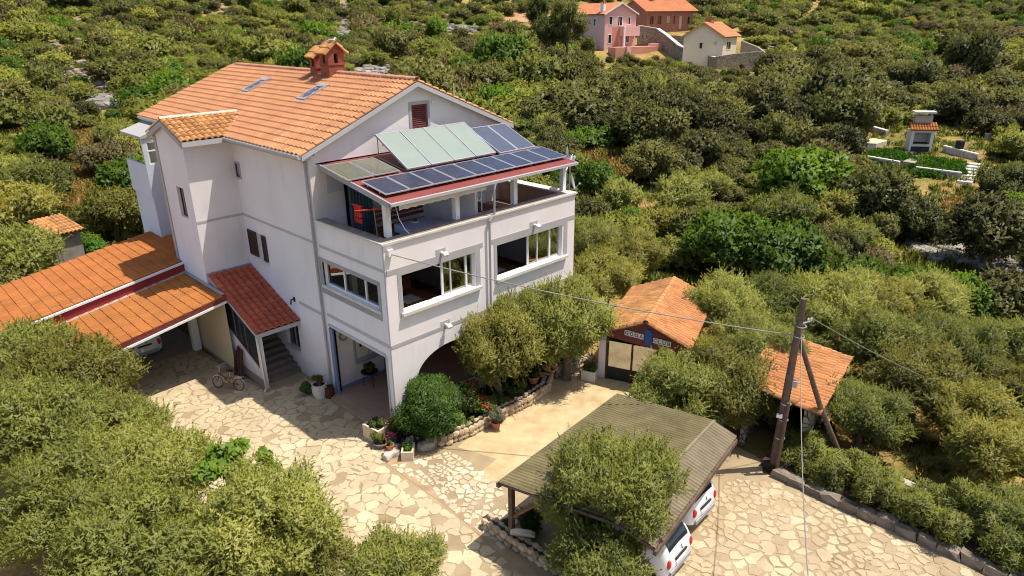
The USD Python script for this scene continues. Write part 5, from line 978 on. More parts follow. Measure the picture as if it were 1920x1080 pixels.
for k, (y, h, dx) in enumerate(((8.95, 1.02, .0), (8.62, 1.32, .05), (8.36, 1.25, .0))):
    t = Thing("wooden_post", ["leftmost and shortest of three dark wooden posts leaning on the annex wall", "tallest dark wooden post leaning on the annex wall", "dark wooden post leaning nearest the annex downpipe"][k], "post", (-2.1, y, GZ)); g = MB(); a = A3(-2.16+dx, y-.1, GZ); b = A3(-1.93, y+.02, GZ+h); d = unit(b-a); s_2 = unit(np.cross(d, [1, 0, 0])); g.obox((a+b)/2, [d, s_2, np.cross(d, s_2)], [np.linalg.norm(b-a)/2, .075, .045]); g.build("post", M["dark_wood"], t); MB().obox(b+d*.03, [d, s_2, np.cross(d, s_2)], [.035, .06, .035]).build("post_cap", M["red_wood"], t)
# bicycle
bk = Thing("bicycle", "folding bicycle leaning in the shade near the annex wall", "bicycle", (-2.75, 7.85, GZ)); A_, B_ = A3(-3.12, 8.32, GZ+.26), A3(-2.62, 7.45, GZ+.26); dB = unit(B_-A_); lean = unit(A3(.18, .1, 1))
for k, c in enumerate((A_, B_)):
    g = MB(); an = np.linspace(0, 2*math.pi, 25); g.tube([c+dB*.25*math.cos(a)+lean*.25*math.sin(a) for a in an], .018, 6); w = g.build("wheel", M["rubber"], bk); g = MB()
    for a in np.linspace(0, math.pi, 7)[:-1]: g.tube([c+dB*.24*math.cos(a)+lean*.24*math.sin(a), c-dB*.24*math.cos(a)-lean*.24*math.sin(a)], .003, 4)
    g.build("spokes", M["alu"], w, kind="stuff"); g = MB(); an = np.linspace(.3, 2.6, 9); g.tube([c+dB*.285*math.cos(a)+lean*.285*math.sin(a) for a in an], .016, 5); g.build("mudguard", M["pot_white"], bk)
g = MB(); bb = (A_+B_)/2+dB*.08+lean*.02; st_ = bb+lean*.28; hd = A_+lean*.42+dB*.08
for a, b in ((bb, st_), (bb, hd), (bb, B_), (B_, st_), (A_, hd), (st_-lean*.1, hd-lean*.12)): g.tube([a, b], .016, 6)
g.build("frame", M["red_wood"], bk); g = MB(); top = hd+lean*.32; sd = np.cross(dB, lean); g.tube([hd, top], .014, 6); g.tube([top-sd*.27+dB*.12, top-sd*.2, top, top+sd*.2, top+sd*.27+dB*.12], .012, 6); g.build("handlebar", M["alu"], bk)
MB().tube([st_, st_+lean*.22], .013, 6).build("seat_post", M["alu"], bk); MB().obox(st_+lean*.25, [dB, sd, lean], [.13, .07, .03]).build("saddle", M["black"], bk); g = MB(); r0 = B_+lean*.34; 
for s in (-.07, 0, .07): g.tube([r0+sd*s-dB*.12, r0+sd*s+dB*.2], .008, 5)
g.tube([r0-sd*.07+dB*.2, r0+sd*.07+dB*.2], .008, 5); g.build("luggage_rack", M["alu"], bk)
# porch things
t = Thing("side_table", "small black metal table against the white porch wall", "table", (1.35, 3.9, -.3)); MB().lathe([(0, 0), (.36, 0), (.36, .02), (0, .02)], (1.35, 3.75, .32), 22).build("tabletop", M["black"], t)
for a in (0.4, 2.5, 4.6): MB().tube([(1.35+.2*math.cos(a), 3.75+.2*math.sin(a), .32), (1.35+.3*math.cos(a), 3.75+.3*math.sin(a), -.3)], .012, 5).build("leg", M["black"], t)
pot("bowl of greenery on the black porch table", A3(1.35, 3.75, .345), .2, .14, "soil", name="plant_bowl", cat="bowl")
for k, x in enumerate((2.55,)): MB()
rg = np.random.default_rng(17); g = MB()
for k in range(26):
    a = A3(6.9+rg.uniform(-.5, .5), -1.0+rg.uniform(-.2, .2), -.05+rg.uniform(0, .3)); d = unit(A3(rg.normal()*.3, -1, rg.normal()*.1)); g.tube([a, a+d*.3], rg.uniform(.04, .07), 7)
single(g, "firewood", M["firewood"], "heap of split firewood on the stone wall near the hut", "firewood", (6.9, -1.0, -.1), kind="stuff")
b_ = MB(); 
for k in range(4): b_.obox(gp(942, 792)+A3(.06*k-.09, -.05*k+.07, .012), [unit(A3(.6, .8, 0)), unit(A3(-.8, .6, 0)), Z3], [.18, .012, .008])
dg = single(b_, "drain_grate", M["firewood"], "small rusty drain grate in the sandy path", "grate", gp(942, 792))
# ---------------------------------------------------------------- houses on the slope and other far structures
FA = lambda p, d: p[:2]@FH[:2] if d == 0 else p[:2]@RH[:2]
def far_frame(px, py, dist):
    """ground point seen at that distance"""
    p = seen_at(px, py, dist); return p
def gable_house(name, lab, base, ga, ra, gw, rl, hw, hr, wallm, tilem, holes_g=(), holes_r=(), over=.35, deep=3.0, frame="white_paint", verge="white_paint"):
    """base: the corner between the gable face (width gw along ga) and the long face (length rl along ra); hw, hr: heights of wall and ridge"""
    ga, ra = unit(ga), unit(ra); base = np.asarray(base, float); t = Thing(name, lab, "house", base); z0 = base[2]
    go, ro = -ra, -ga                                            # outward directions of the two visible faces
    G = Fr((base[0], base[1], z0), ga, go); Rr = Fr((base[0], base[1], z0), ra, ro)
    gp_ = Polygon([(0, -deep), (gw, -deep), (gw, hw), (gw/2, hr), (0, hw)]); rp_ = sbox(.2, -deep, rl, hw)
    for a0, a1, b0, b1, *_ in holes_g: gp_ = gp_.difference(sbox(a0, b0, a1, b1))
    for a0, a1, b0, b1, *_ in holes_r: rp_ = rp_.difference(sbox(a0, b0, a1, b1))
    w = MB(); w.panel(gp_, G.O, ga, Z3, -go*.2); w.panel(rp_, Rr.O, ra, Z3, -ro*.2)
    o2 = base+ga*gw; w.panel(sbox(.2, -deep, rl, hw), o2, ra, Z3, -ga*.2); w.panel(Polygon([(.2, -deep), (gw-.2, -deep), (gw-.2, hw), (gw/2, hr-.1), (.2, hw)]), base+ra*rl, ga, Z3, -ra*.2); w.build("wall", M[wallm], t)
    for fr, hs in ((G, holes_g), (Rr, holes_r)):
        for a0, a1, b0, b1, *kd in hs:
            f = MB(); e = .13
            for q_ in ((a0-e, a0, b0-e, b1+e), (a1, a1+e, b0-e, b1+e), (a0, a1, b1, b1+e), (a0, a1, b0-e, b0)): fr.box(f, *q_, -.05, .04)
            nm = kd[0] if kd else "window"; wi = f.build(nm, M[frame], t); f = MB(); fr.box(f, a0, a1, b0, b1, -.16, -.12); f.build("pane" if nm == "window" else "leaf", M["dark_glass" if not (len(kd) > 1) else kd[1]], wi)
            if nm == "window" and a1-a0 > .7: f = MB(); fr.box(f, (a0+a1)/2-.05, (a0+a1)/2+.05, b0, b1, -.119, -.07); f.build("mullion", M[frame], wi)
    sl = (hr-hw)/(gw/2); r = MB()
    for s in (0, 1):
        a = -over if s == 0 else gw+over; zz = hw-over*sl
        r.slab(base+ga*a+Z3*zz-ra*over, base+ga*gw/2+Z3*hr-ra*over, base+ga*gw/2+Z3*hr+ra*(rl+over), base+ga*a+Z3*zz+ra*(rl+over), (0, 0, .08))
    rf = r.build("roof", M["deck"], t)
    for s in (0, 1):
        a = -over-.05 if s == 0 else gw+over+.05; U_ = ra; V_ = (ga if s == 0 else -ga)*(gw/2+over+.05)+Z3*(hr-hw+(over+.05)*sl); nv = max(4, int(np.linalg.norm(V_)/.42))
        tile_roof(rf, "roof_tile", base+ga*a+Z3*(hw-(over+.05)*sl+.09)-ra*(over+.05), U_, V_, int((rl+2*over)/.4)+1, nv, .42, np.linalg.norm(V_)/nv, M[tilem], "roll", 0, seed=51+s)
    v = MB()
    for s in (0, 1):
        a = -over-.04 if s == 0 else gw+over+.04; zz = hw-over*sl
        v.slab(base+ga*a+Z3*(zz-.12)-ra*(over+.06), base+ga*gw/2+Z3*(hr-.12)-ra*(over+.06), base+ga*gw/2+Z3*(hr+.14)-ra*(over+.06), base+ga*a+Z3*(zz+.14)-ra*(over+.06), ra*.08)
    v.build("verge_board", M[verge], rf)
    return t, G, Rr, rf
def far_chimney(rf, c, s, h, m, cap="tile_far"):
    b = MB(); b.box(c[0]-s, c[0]+s, c[1]-s, c[1]+s, c[2]-.8, c[2]+h); ch = b.build("chimney", M[m], Part(rf.path.rsplit("/", 1)[0], rf.loc, None)); b = MB(); b.box(c[0]-s*1.25, c[0]+s*1.25, c[1]-s*1.25, c[1]+s*1.25, c[2]+h+.25, c[2]+h+.35)
    for a in (-1, 1):
        for d in (-1, 1): b.box(c[0]+a*s*.8-.06, c[0]+a*s*.8+.06, c[1]+d*s*.8-.06, c[1]+d*s*.8+.06, c[2]+h, c[2]+h+.25)
    b.build("cap", M[cap], ch)
# pink house: gable face to the right-front
pk = seen_at(1132.5, 88, 143); pd = 143/FOC*1.0
ra_p = unit(-RH*.48+FH*.88); ga_p = unit(RH*.88+FH*.48); gwp = 7.6; pkz = pk[2]
pink, G, Rr, rf = gable_house("pink_house", "pink two-storey house with white trimmed gable on the wooded slope", pk, ga_p, ra_p, gwp, 12.0, 6.1, 8.0, "pink", "tile_far",
    holes_g=((1.05, 1.75, 4.1, 5.5), (3.15, 4.15, 3.9, 5.5, "window"), (5.45, 6.15, 4.1, 5.4), (.95, 1.65, .7, 2.2), (5.3, 6.0, .8, 2.2)), holes_r=((3, 3.8, 3.9, 5.2), (7, 7.8, 3.9, 5.2)))
# balcony block and entrance below it
b_ = MB(); G.box(b_, 3.5, gwp-.1, 1.95, 3.75, 0, 1.5); b_.build("balcony", M["pink"], pink); b_ = MB(); G.box(b_, 3.45, 3.75, -.2, 3.75, 1.4, 1.75); b_.build("balcony_pillar", M["white_paint"], pink)
b_ = MB(); G.box(b_, 4.0, 4.9, 0, 1.9, -.15, .05); b_.build("door", M["pink_dark"], pink); b_ = MB(); G.box(b_, 1.9, 3.44, 0, 3.7, .001, .03); b_.build("porch_recess", M["pink_dark"], pink)
far_chimney(rf, pk+ra_p*1.6+ga_p*.6+Z3*6.3, .38, 1.6, "white_paint")
b_ = MB(); G.box(b_, -.3, gwp+2.6, -4.5, .02, 1.8, 4.2); b_.build("terrace", M["pink_dark"], pink); b_ = MB(); G.box(b_, 2.2, 3.2, -4.5, .1, 4.21, 4.5); b_.build("terrace_pillar", M["pink"], pink)
b_ = MB(); G.box(b_, gwp+2.65, gwp+6.4, -5, .5, 1.0, 3.9); b_.build("terrace_side", M["pink"], pink)
# brick house behind it
bk_ = seen_at(1211, 56, 168)
gable_house("brick_house", "unfinished red brick house with orange roof above the pink house", bk_, unit(-RH*.52+FH*.85), unit(RH*.97+FH*.24), 9.0, 11.5, 4.0, 6.4, "farbrick", "tile_far",
    holes_r=((.9, 1.7, 1.2, 2.9), (2.9, 3.6, 1.2, 2.9), (5.0, 5.8, 1.4, 2.9, "window", "cream"), (6.7, 7.0, 1.2, 2.9), (8.1, 8.9, .1, 2.9, "door", "pink"), (10.2, 10.8, 1.2, 2.7)), frame="farbrick", verge="tile_far")
far_chimney(Part("/World/brick_house/roof", A3(*bk_), None), bk_+unit(RH*.97+FH*.24)*4.2+unit(-RH*.52+FH*.85)*4.2+Z3*6.1, .45, 1.2, "farbrick")
# cream house
cr = seen_at(1353.5, 106, 128)
cream, G2, R2_, rf2 = gable_house("cream_house", "small cream house with orange roof and brick chimney above an arched stone wall", cr, unit(-RH*.93+FH*.30), unit(RH*.62+FH*.80), 6.6, 6.2, 3.3, 5.4, "cream", "tile_far",
    holes_r=((1.6, 3.6, 1.1, 2.3, "window", "dark_wood"),), holes_g=((3.4, 3.9, 1.3, 2.2, "window", "dark_wood"), (1.1, 1.4, 1.9, 2.4, "window", "beige_wall")), frame="cream", verge="tile_far")
far_chimney(rf2, cr+unit(-RH*.93+FH*.30)*3.4+unit(RH*.62+FH*.80)*2.4+Z3*5.2, .5, .9, "farbrick")
def masonry(name, lab, top, drop, th, cap=None, m="drystone", cat="wall"):
    """a stone retaining wall whose top edge runs through the given points"""
    t = Thing(name, lab, cat, top[0]); b, c = MB(), MB()
    for a, e in zip(top[:-1], top[1:]):
        a, e = np.asarray(a, float), np.asarray(e, float); d = unit((e-a)*A3(1, 1, 0)); n = A3(-d[1], d[0], 0)*th
        b.slab(a-Z3*drop, e-Z3*drop, e, a, n)
        if cap: c.slab(a-n*.15+Z3*.002, e-n*.15+Z3*.002, e+n*1.15+Z3*.002, a+n*1.15+Z3*.002, (0, 0, .12))
    b.build("masonry", M[m], t)
    if cap: c.build("coping", M[cap], t)
    return t
masonry("garden_wall", "long descending stone wall with pale coping between pink and cream houses", [seen_at(1196, 48, 151), seen_at(1231, 54, 150), seen_at(1248, 66, 146), seen_at(1272, 86, 139), seen_at(1300, 98, 133), seen_at(1340, 108, 126)], 4.5, .6, "coping")
arch_t = Thing("arched_wall", "stone terrace wall with a dark arch under the cream house", "wall", seen_at(1390, 125, 124)); aA = unit(RH*.98+FH*.15); aO = seen_at(1345, 106, 125); aw2 = Polygon([(0, -5), (8.2, -5), (8.2, .75), (3.2, .4), (0, 0)]).difference(arch(3.9, 5.2, -3.4, -2.3, -1.3))
MB().panel(aw2, aO, aA, Z3, unit(np.cross(Z3, aA))*.7).build("masonry", M["drystone"], arch_t); b_ = MB(); b_.panel(sbox(3.7, -3.6, 5.4, -1.2), aO+unit(np.cross(Z3, aA))*.9, aA, Z3, unit(np.cross(Z3, aA))*.1); b_.build("arch_back", M["dark_wood"], arch_t)
masonry("garden_wall", "grey concrete wall behind the cream house", [seen_at(1390, 76, 140), seen_at(1420, 88, 137), seen_at(1438, 102, 135)], 2.5, .4, None, "concrete")
masonry("terrace_wall", "rough stone terrace wall between brick house and cream house", [seen_at(1257, 66, 155), seen_at(1292, 69, 150)], 2.2, .6, None)
# hut with gate behind the carport
bz = float(height(-3.5, 29.5)); 
bh = Thing("garden_hut", "small old hut with orange tiled roof and dark gate behind the carport", "hut", (-3.2, 29, bz)); e0, e1 = on_plane(84, 449, 2, 2.05), on_plane(158, 430, 2, 2.05); u_ = unit((e1-e0)*A3(1, 1, 0)); v_ = A3(-u_[1], u_[0], 0); Lh = 2.0; e0 = e1-u_*Lh
rr = MB().slab(e0-Z3*.05, e1-Z3*.05, e1+v_*2.2+Z3*.62, e0+v_*2.2+Z3*.62, (0, 0, .06)).build("roof", M["deck"], bh)
tile_roof(rr, "roof_tile", e0+Z3*.02-v_*.1, u_, v_*2.2+Z3*.65, 8, 6, .25, .385, M["tile_old"], "wave", 110, seed=61, jitter=.006)
b_ = MB()
for a, bb_ in ((e0+u_*.2, e0+u_*.5), (e1-u_*2.1, e1-u_*1.75)): b_.slab(a+v_*.2-Z3*3, bb_+v_*.2-Z3*3, bb_+v_*.2-Z3*.02, a+v_*.2-Z3*.02, v_*.3)
b_.slab(e0+u_*.2+v_*1.8-Z3*3, e1-u_*.2+v_*1.8-Z3*3, e1-u_*.2+v_*1.8+Z3*.4, e0+u_*.2+v_*1.8+Z3*.4, v_*.3); b_.slab(e1-u_*1.6+v_*.2-Z3*3, e1-u_*.2+v_*.2-Z3*3, e1-u_*.2+v_*.2-Z3*.05, e1-u_*1.6+v_*.2-Z3*.05, v_*.2); b_.build("wall", M["rock_grey"], bh)
gt = Thing("gate", "low dark red-brown gate between rubble pillars behind the carport", "gate", on_plane(105, 498, 2, .0)); g0, g1 = on_plane(86, 502, 2, .0), on_plane(127, 486, 2, .0); MB().slab(g0-Z3*.4, g1-Z3*.4, g1+Z3*.95, g0+Z3*.95, v_*.05).build("board", M["dark_wood"], gt)
for z in (.55, .8): MB().tube([g0+Z3*z-v_*.04, g1+Z3*z-v_*.04], .025, 6).build("rail", M["alu"], gt)
rg = np.random.default_rng(77)
for nm, px, py in (("leaning rubble pillar left of the dark gate", 75, 505), ("rubble pillar right of the dark gate", 133, 485)):
    p = on_plane(px, py, 2, .0); t = Thing("gate_pillar", nm, "pillar", p)
    for k in range(10): v, f = rock_mesh(p+A3(rg.normal()*.08, rg.normal()*.08, -.3+k*.14), (.22, .2, .11), rg, 1); MB().add(v, f).build("stone", M["rock_grey"], t)
# barbecue garden
bb = ground(1722, 292); bx_ = unit(RH*.97-FH*.2); by_ = A3(-bx_[1], bx_[0], 0)
bq = Thing("barbecue", "white brick barbecue with tiled hood in the garden among the trees", "barbecue", bb); BF = Fr(bb, bx_, -by_)
b_ = MB(); BF.box(b_, -1.0, 1.0, -.5, .95, -1.2, 0); BF.box(b_, -1.0, -.72, .95, 2.0, -1.2, 0); BF.box(b_, .72, 1.0, .95, 2.0, -1.2, 0); BF.box(b_, -.72, .72, .95, 2.0, -1.2, -1.0); BF.box(b_, -1.0, 1.0, 2.0, 2.2, -1.2, 0); b_.build("hearth", M["pot_white"], bq)
b_ = MB(); BF.box(b_, -.8, .8, .2, .7, .001, .03); b_.build("fire_wood_niche", M["black"], bq); b_ = MB(); BF.box(b_, -.7, .7, .96, 1.0, -.9, .1); b_.build("grill_plate", M["black"], bq)
b_ = MB(); b_.slab(BF.p(-1.15, 2.2, .15), BF.p(1.15, 2.2, .15), BF.p(1.0, 2.75, -.5), BF.p(-1.0, 2.75, -.5), Z3*.05); hd_ = b_.build("hood", M["deck"], bq); tile_roof(hd_, "roof_tile", BF.p(-1.2, 2.24, .2), bx_, by_*.75+Z3*.6, 10, 2, .24, .46, M["tile_orange"], "wave", 30, seed=71)
b_ = MB(); BF.box(b_, -.75, .75, 2.7, 3.5, -1.1, -.45); b_.build("flue", M["concrete"], bq); b_ = MB(); BF.box(b_, -.95, .95, 3.75, 3.9, -1.25, -.3)
for a in (-.7, .6): BF.box(b_, a, a+.12, 3.5, 3.75, -.9, -.7)
b_.build("flue_cap", M["coping"], bq)
def slab_px(name, lab, pts, h, m, cat="slab", lift=.0):
    P = [ground(*q_) for q_ in pts]; z = max(p[2] for p in P)+lift; t = MB().panel(Polygon([(p[0], p[1]) for p in P]).buffer(0), (0, 0, z-h), X_, Y_, Z3*h); return single(t, name, M[m], lab, cat, P[0])
slab_px("paved_path", "pale paved path leading up to the barbecue", [(1690, 316), (1715, 292), (1727, 296), (1712, 322)], .7, "concrete", "path", .05)
slab_px("stone_platform", "low flat stone platform left of the barbecue", [(1598, 282), (1634, 266), (1664, 274), (1640, 288)], 1.1, "trough", "platform", .25)
slab_px("concrete_roof", "flat pale roof slab behind the barbecue trees", [(1740, 232), (1748, 222), (1795, 224), (1785, 234)], .3, "concrete", "slab", .9)
for k, (a, b, lab) in enumerate((((1624, 306), (1684, 318), "low white garden wall left of the barbecue path"), ((1715, 328), (1800, 340), "low white garden wall edging the green bed below the barbecue"), ((1766, 286), (1830, 302), "low pale stone wall right of the barbecue"), ((1602, 240), (1660, 256), "upper low wall of pale stones left of the barbecue"), ((1845, 262), (1900, 266), "pale low wall at the far right of the garden"))):
    A0, B0 = ground(*a), ground(*b); masonry("garden_wall", lab, [A0+Z3*.5, (A0+B0)/2+Z3*.5, B0+Z3*.5], 1.6, .3, "coping", "rock")
stt = Thing("garden_steps", "white garden steps going up at the right of the green bed", "steps", ground(1805, 348)); p0, p1 = ground(1806, 350), ground(1826, 308); dS = unit((p1-p0)*A3(1, 1, 0)); nS = A3(-dS[1], dS[0], 0); Ls = np.linalg.norm((p1-p0)[:2])
for k in range(7): c = p0+dS*(k+.5)*Ls/7; MB().obox((c[0], c[1], p0[2]+.1+(p1[2]-p0[2])*k/7), [dS, nS, Z3], [Ls/15, .55, .15]).build("step", M["coping"], stt)
t = Thing("black_bin", "black waste bin standing on the garden wall right of the barbecue", "bin", ground(1795, 292)); MB().lathe([(0, 0), (.32, 0), (.38, 1.1), (.40, 1.15), (.36, 1.25), (0, 1.3)], ground(1795, 292), 14).build("body", M["black"], t)
c = ground(1802, 420); t = Thing("garden_table", "small brick and board garden table in the orange clearing", "table", c); MB().box(c[0]-.5, c[0]+.5, c[1]-.4, c[1]+.4, c[2]-.2, c[2]+.6).build("base", M["farbrick"], t); MB().box(c[0]-.7, c[0]+.7, c[1]-.5, c[1]+.5, c[2]+.6, c[2]+.7).build("top", M["rock_grey"], t)
c = ground(1790, 428); single(MB().box(c[0]-.8, c[0]+.8, c[1]-.25, c[1]+.25, c[2]-.1, c[2]+.45), "stone_bench", M["coping"], "pale stone bench in the orange clearing", "bench", c)
masonry("grove_wall", "low rough stone edging along the olive grove behind the hedge", [on_plane(1655, 888, 2, -.35), on_plane(1735, 925, 2, -.35)], .6, .3, None, "rock")
# ---------------------------------------------------------------- plants
def leaf_cloud(blobs, n, Ll, Lw, seed, shell=.55, droop=.0, up=.15, twig=None):
    """leaves as small folded blades on the shells of many clumps, part of them in rows along twigs; blobs: rows x y z rx ry rz"""
    rg = np.random.default_rng(seed); B = np.asarray(blobs, float); w = B[:, 3]*B[:, 5]
    def on_shell(m):
        k = rg.choice(len(B), m, p=w/w.sum()); d = rg.normal(size=(m, 3)); d[:, 2] += up; d /= np.linalg.norm(d, axis=1, keepdims=True)
        r = shell+(1.04-shell)*rg.random(m)**.6; return B[k, :3]+d*r[:, None]*B[k, 3:], d
    if twig:
        Lt, per, share = twig; m = int(n*share/per); P0, d0 = on_shell(m); td = d0*.75+rg.normal(size=(m, 3))*.45; td[:, 2] += .45; td /= np.linalg.norm(td, axis=1, keepdims=True)
        ln = Lt*rg.uniform(.45, 1.35, m); tt = np.tile(np.linspace(.12, 1, per), m); P = np.repeat(P0, per, 0)+np.repeat(td*ln[:, None], per, 0)*tt[:, None]; ax = np.repeat(td, per, 0)*.5+rg.normal(size=(m*per, 3))*.62; d = np.repeat(d0, per, 0)
        P2, d2 = on_shell(n-m*per); a2 = d2*.55+rg.normal(size=d2.shape)*.62; P, d, ax = np.vstack([P, P2]), np.vstack([d, d2]), np.vstack([ax, a2])
    else:
        P, d = on_shell(n); ax = d*.55+rg.normal(size=d.shape)*.62
    n = len(P); ax[:, 2] -= droop; ax /= np.linalg.norm(ax, axis=1, keepdims=True)
    nn = rg.normal(size=(n, 3))*.42+d*.8; nn[:, 2] += .35; s = np.cross(ax, nn); s /= np.maximum(np.linalg.norm(s, axis=1, keepdims=True), 1e-6)
    fn = np.cross(s, ax); fl = np.sign(np.sum(fn*(d+A3(0, 0, .4)), 1)); fl[fl == 0] = 1; s *= fl[:, None]; fn *= fl[:, None]
    N = d*.55+fn*.42+A3(0, 0, .62); N /= np.linalg.norm(N, axis=1, keepdims=True)
    l = Ll*rg.uniform(.65, 1.3, n)[:, None]; wd = Lw*rg.uniform(.7, 1.25, n)[:, None]
    v = np.stack([P-ax*l*.5, P+s*wd*.5+ax*l*.05, P+ax*l*.5, P-s*wd*.5+ax*l*.05], 1).reshape(-1, 3)
    i = np.arange(n)*4; f = np.vstack([np.stack([i, i+1, i+2], 1), np.stack([i, i+2, i+3], 1)]); return v, f[:, ::-1] if np.dot(np.cross(v[1]-v[0], v[2]-v[0]), fn[0]) < 0 else f, np.repeat(N, 4, 0)
def leafy(path, v, f, n, m):
    """a leaf mesh whose blades share the light of the clump they sit on"""
    me = usdkit.mesh(stage, path, (v, f), m); me.CreateNormalsAttr(Vt.Vec3fArray.FromNumpy(np.ascontiguousarray(n, np.float32))); me.SetNormalsInterpolation("vertex"); return me
def crown_blobs(R, H, zc, nb, seed, br=(.30, .46), flat=.85, gap=.1):
    """clumps spread over an uneven rounded crown"""
    rg = np.random.default_rng(seed); out = []
    for i in range(nb):
        d = rg.normal(size=3); d[2] = d[2]*.8+.12; d /= np.linalg.norm(d); q_ = rg.uniform(.35, 1.0)**.5*rg.uniform(.78, 1.08); b = R*rg.uniform(*br)
        out.append([d[0]*R*q_*(1-br[0]*.6), d[1]*R*q_*(1-br[0]*.6), zc+d[2]*H*q_*.72, b, b, b*flat])
    return np.array(out)
def limbs(blobs, zb, r0, seed, n=7, fork=.38):
    rg = np.random.default_rng(seed); b = MB(); zf = zb; top = A3(rg.normal()*.08, rg.normal()*.08, zf)
    b.tube([A3(0, 0, -.3), A3(rg.normal()*.04, rg.normal()*.04, zf*.5), top], [r0*1.35, r0, r0*.85], 9)
    for k in rg.choice(len(blobs), min(n, len(blobs)), replace=False):
        e = blobs[k, :3]; m = top+(e-top)*.5+rg.normal(size=3)*.12*np.linalg.norm(e-top)*.5; b.tube([top*.98, m, e], [r0*.6, r0*.34, r0*.1], 6)
    return b
CLS = {}
def species(key, leaf, variants, R, H, zc, nb, n, Ll, Lw, r0, br=(.30, .46), flat=.85, shell=.55, droop=0., up=.15, trunk="bark", zb=None, twig=None):
    for v in range(variants):
        sd = sum(map(ord, key))*7+v*13; path = f"/World/Looks/plant_{key}_{v}"
        cl = stage.CreateClassPrim(path); B = crown_blobs(R, H, zc, nb, sd, br, flat)
        t = limbs(B, zb or max(.35, zc-H*.75), r0, sd+1); tv, tf = t.get(); usdkit.mesh(stage, path+"/trunk", (tv, tf), M[trunk], smooth=40)
        leafy(path+"/crown", *leaf_cloud(B, n, Ll, Lw, sd+2, shell, droop, up, twig), L_[leaf])
    CLS[key] = (variants, R, zc)
TW = (.36, 9, .42)
species("olive", "olive", 5, 2.0, 1.6, 2.3, 62, 58000, .125, .040, .17, (.15, .29), .9, .3, -.1, .2, twig=TW)
species("olive_light", "olive_y", 4, 2.0, 1.5, 2.2, 56, 52000, .13, .042, .16, (.15, .29), .9, .3, -.1, .2, twig=TW)
species("olive_mid", "olive", 3, 2.0, 1.5, 2.1, 42, 16000, .23, .07, .15, (.17, .32), .9, .4, twig=(.45, 8, .5))
species("olive_mid_light", "olive_y", 2, 2.0, 1.5, 2.0, 42, 15000, .24, .075, .15, (.17, .32), .9, .4, twig=(.45, 8, .5))
species("oak", "oak", 4, 2.6, 2.1, 2.5, 54, 14000, .28, .16, .2, (.17, .33), .85, .55, twig=(.5, 6, .35))
species("darkoak", "dark", 2, 2.6, 2.1, 2.6, 50, 12500, .30, .17, .2, (.17, .34), .85, .55, twig=(.5, 6, .35))
species("bright", "bright", 3, 2.2, 1.7, 2.0, 38, 12000, .27, .15, .15, (.20, .38), .85, .5, twig=(.45, 6, .35))
species("maquis", "maquis", 4, 2.2, 1.5, 1.6, 36, 10000, .30, .15, .12, (.20, .40), .8, .5, twig=(.45, 6, .4))
species("brownish", "brown", 2, 2.2, 1.5, 1.5, 32, 9000, .30, .11, .12, (.20, .40), .8, .45, twig=(.5, 6, .5))
species("pine", "pine", 2, 2.6, 4.2, 4.6, 50, 17000, .38, .08, .2, (.18, .32), .9, .4, twig=(.6, 8, .5))
species("shrub_far", "maquis", 5, 2.0, 1.3, 1.1, 30, 4600, .34, .19, .12, (.22, .44), .8, .55, twig=(.5, 4, .4))
species("oak_far", "oak", 4, 2.4, 1.8, 1.6, 32, 4800, .38, .22, .15, (.22, .42), .85, .55, twig=(.5, 4, .4))
species("bright_far", "bright", 3, 2.0, 1.3, 1.1, 30, 4600, .34, .19, .12, (.22, .44), .8, .55, twig=(.5, 4, .4))
species("brown_far", "brown", 3, 2.0, 1.2, 1.0, 30, 4200, .36, .16, .12, (.22, .44), .8, .5, twig=(.55, 4, .5))
rgv = np.random.default_rng(99)
def plant(key, pos, R, lab, cat, group=None, name=None, squash=1.0):
    nv, R0, zc = CLS[key]; s = R/R0; v = int(rgv.integers(nv)); p = fresh("/World", name or {"tree": "olive_tree" if "olive" in key else "tree"}.get(cat, cat.replace(" ", "_")))
    x = UsdGeom.Xform.Define(stage, p); x.AddTranslateOp().Set(Gf.Vec3d(*map(float, pos))); x.AddRotateZOp().Set(float(rgv.uniform(0, 360))); x.AddScaleOp().Set(Gf.Vec3f(s*float(rgv.uniform(.92, 1.08)), s, s*squash))
    pr = x.GetPrim(); pr.GetReferences().AddInternalReference(f"/World/Looks/plant_{key}_{v}"); pr.SetSpecifier(Sdf.SpecifierDef); pr.SetInstanceable(True); tag(pr, lab, cat, group); return pr
taken = []
def plant_px(key, px, py, rpx, lab, cat="tree", group=None, base=None, squash=1.0, name=None):
    """a plant whose crown's middle stands at a pixel of the photograph"""
    nv, R0, zc = CLS[key]; zb = GZ if base is None else base
    for _ in range(6):
        P = on_plane(px, py, 2, zb+1.8) if _ == 0 else on_plane(px, py, 2, zb+zc*s*squash)
        s = 1.12*rpx/(FOC/((P-CAM)@Fw))/R0; zb = base if base is not None else min(float(height(P[0], P[1])), 99)
        if base is None and zb < -.45 and abs(zb+.52) < .02: zb = GZ
    plant(key, (P[0], P[1], zb-.02), s*R0, lab, cat, group, name, squash); taken.append((P[0], P[1], s*R0)); return P
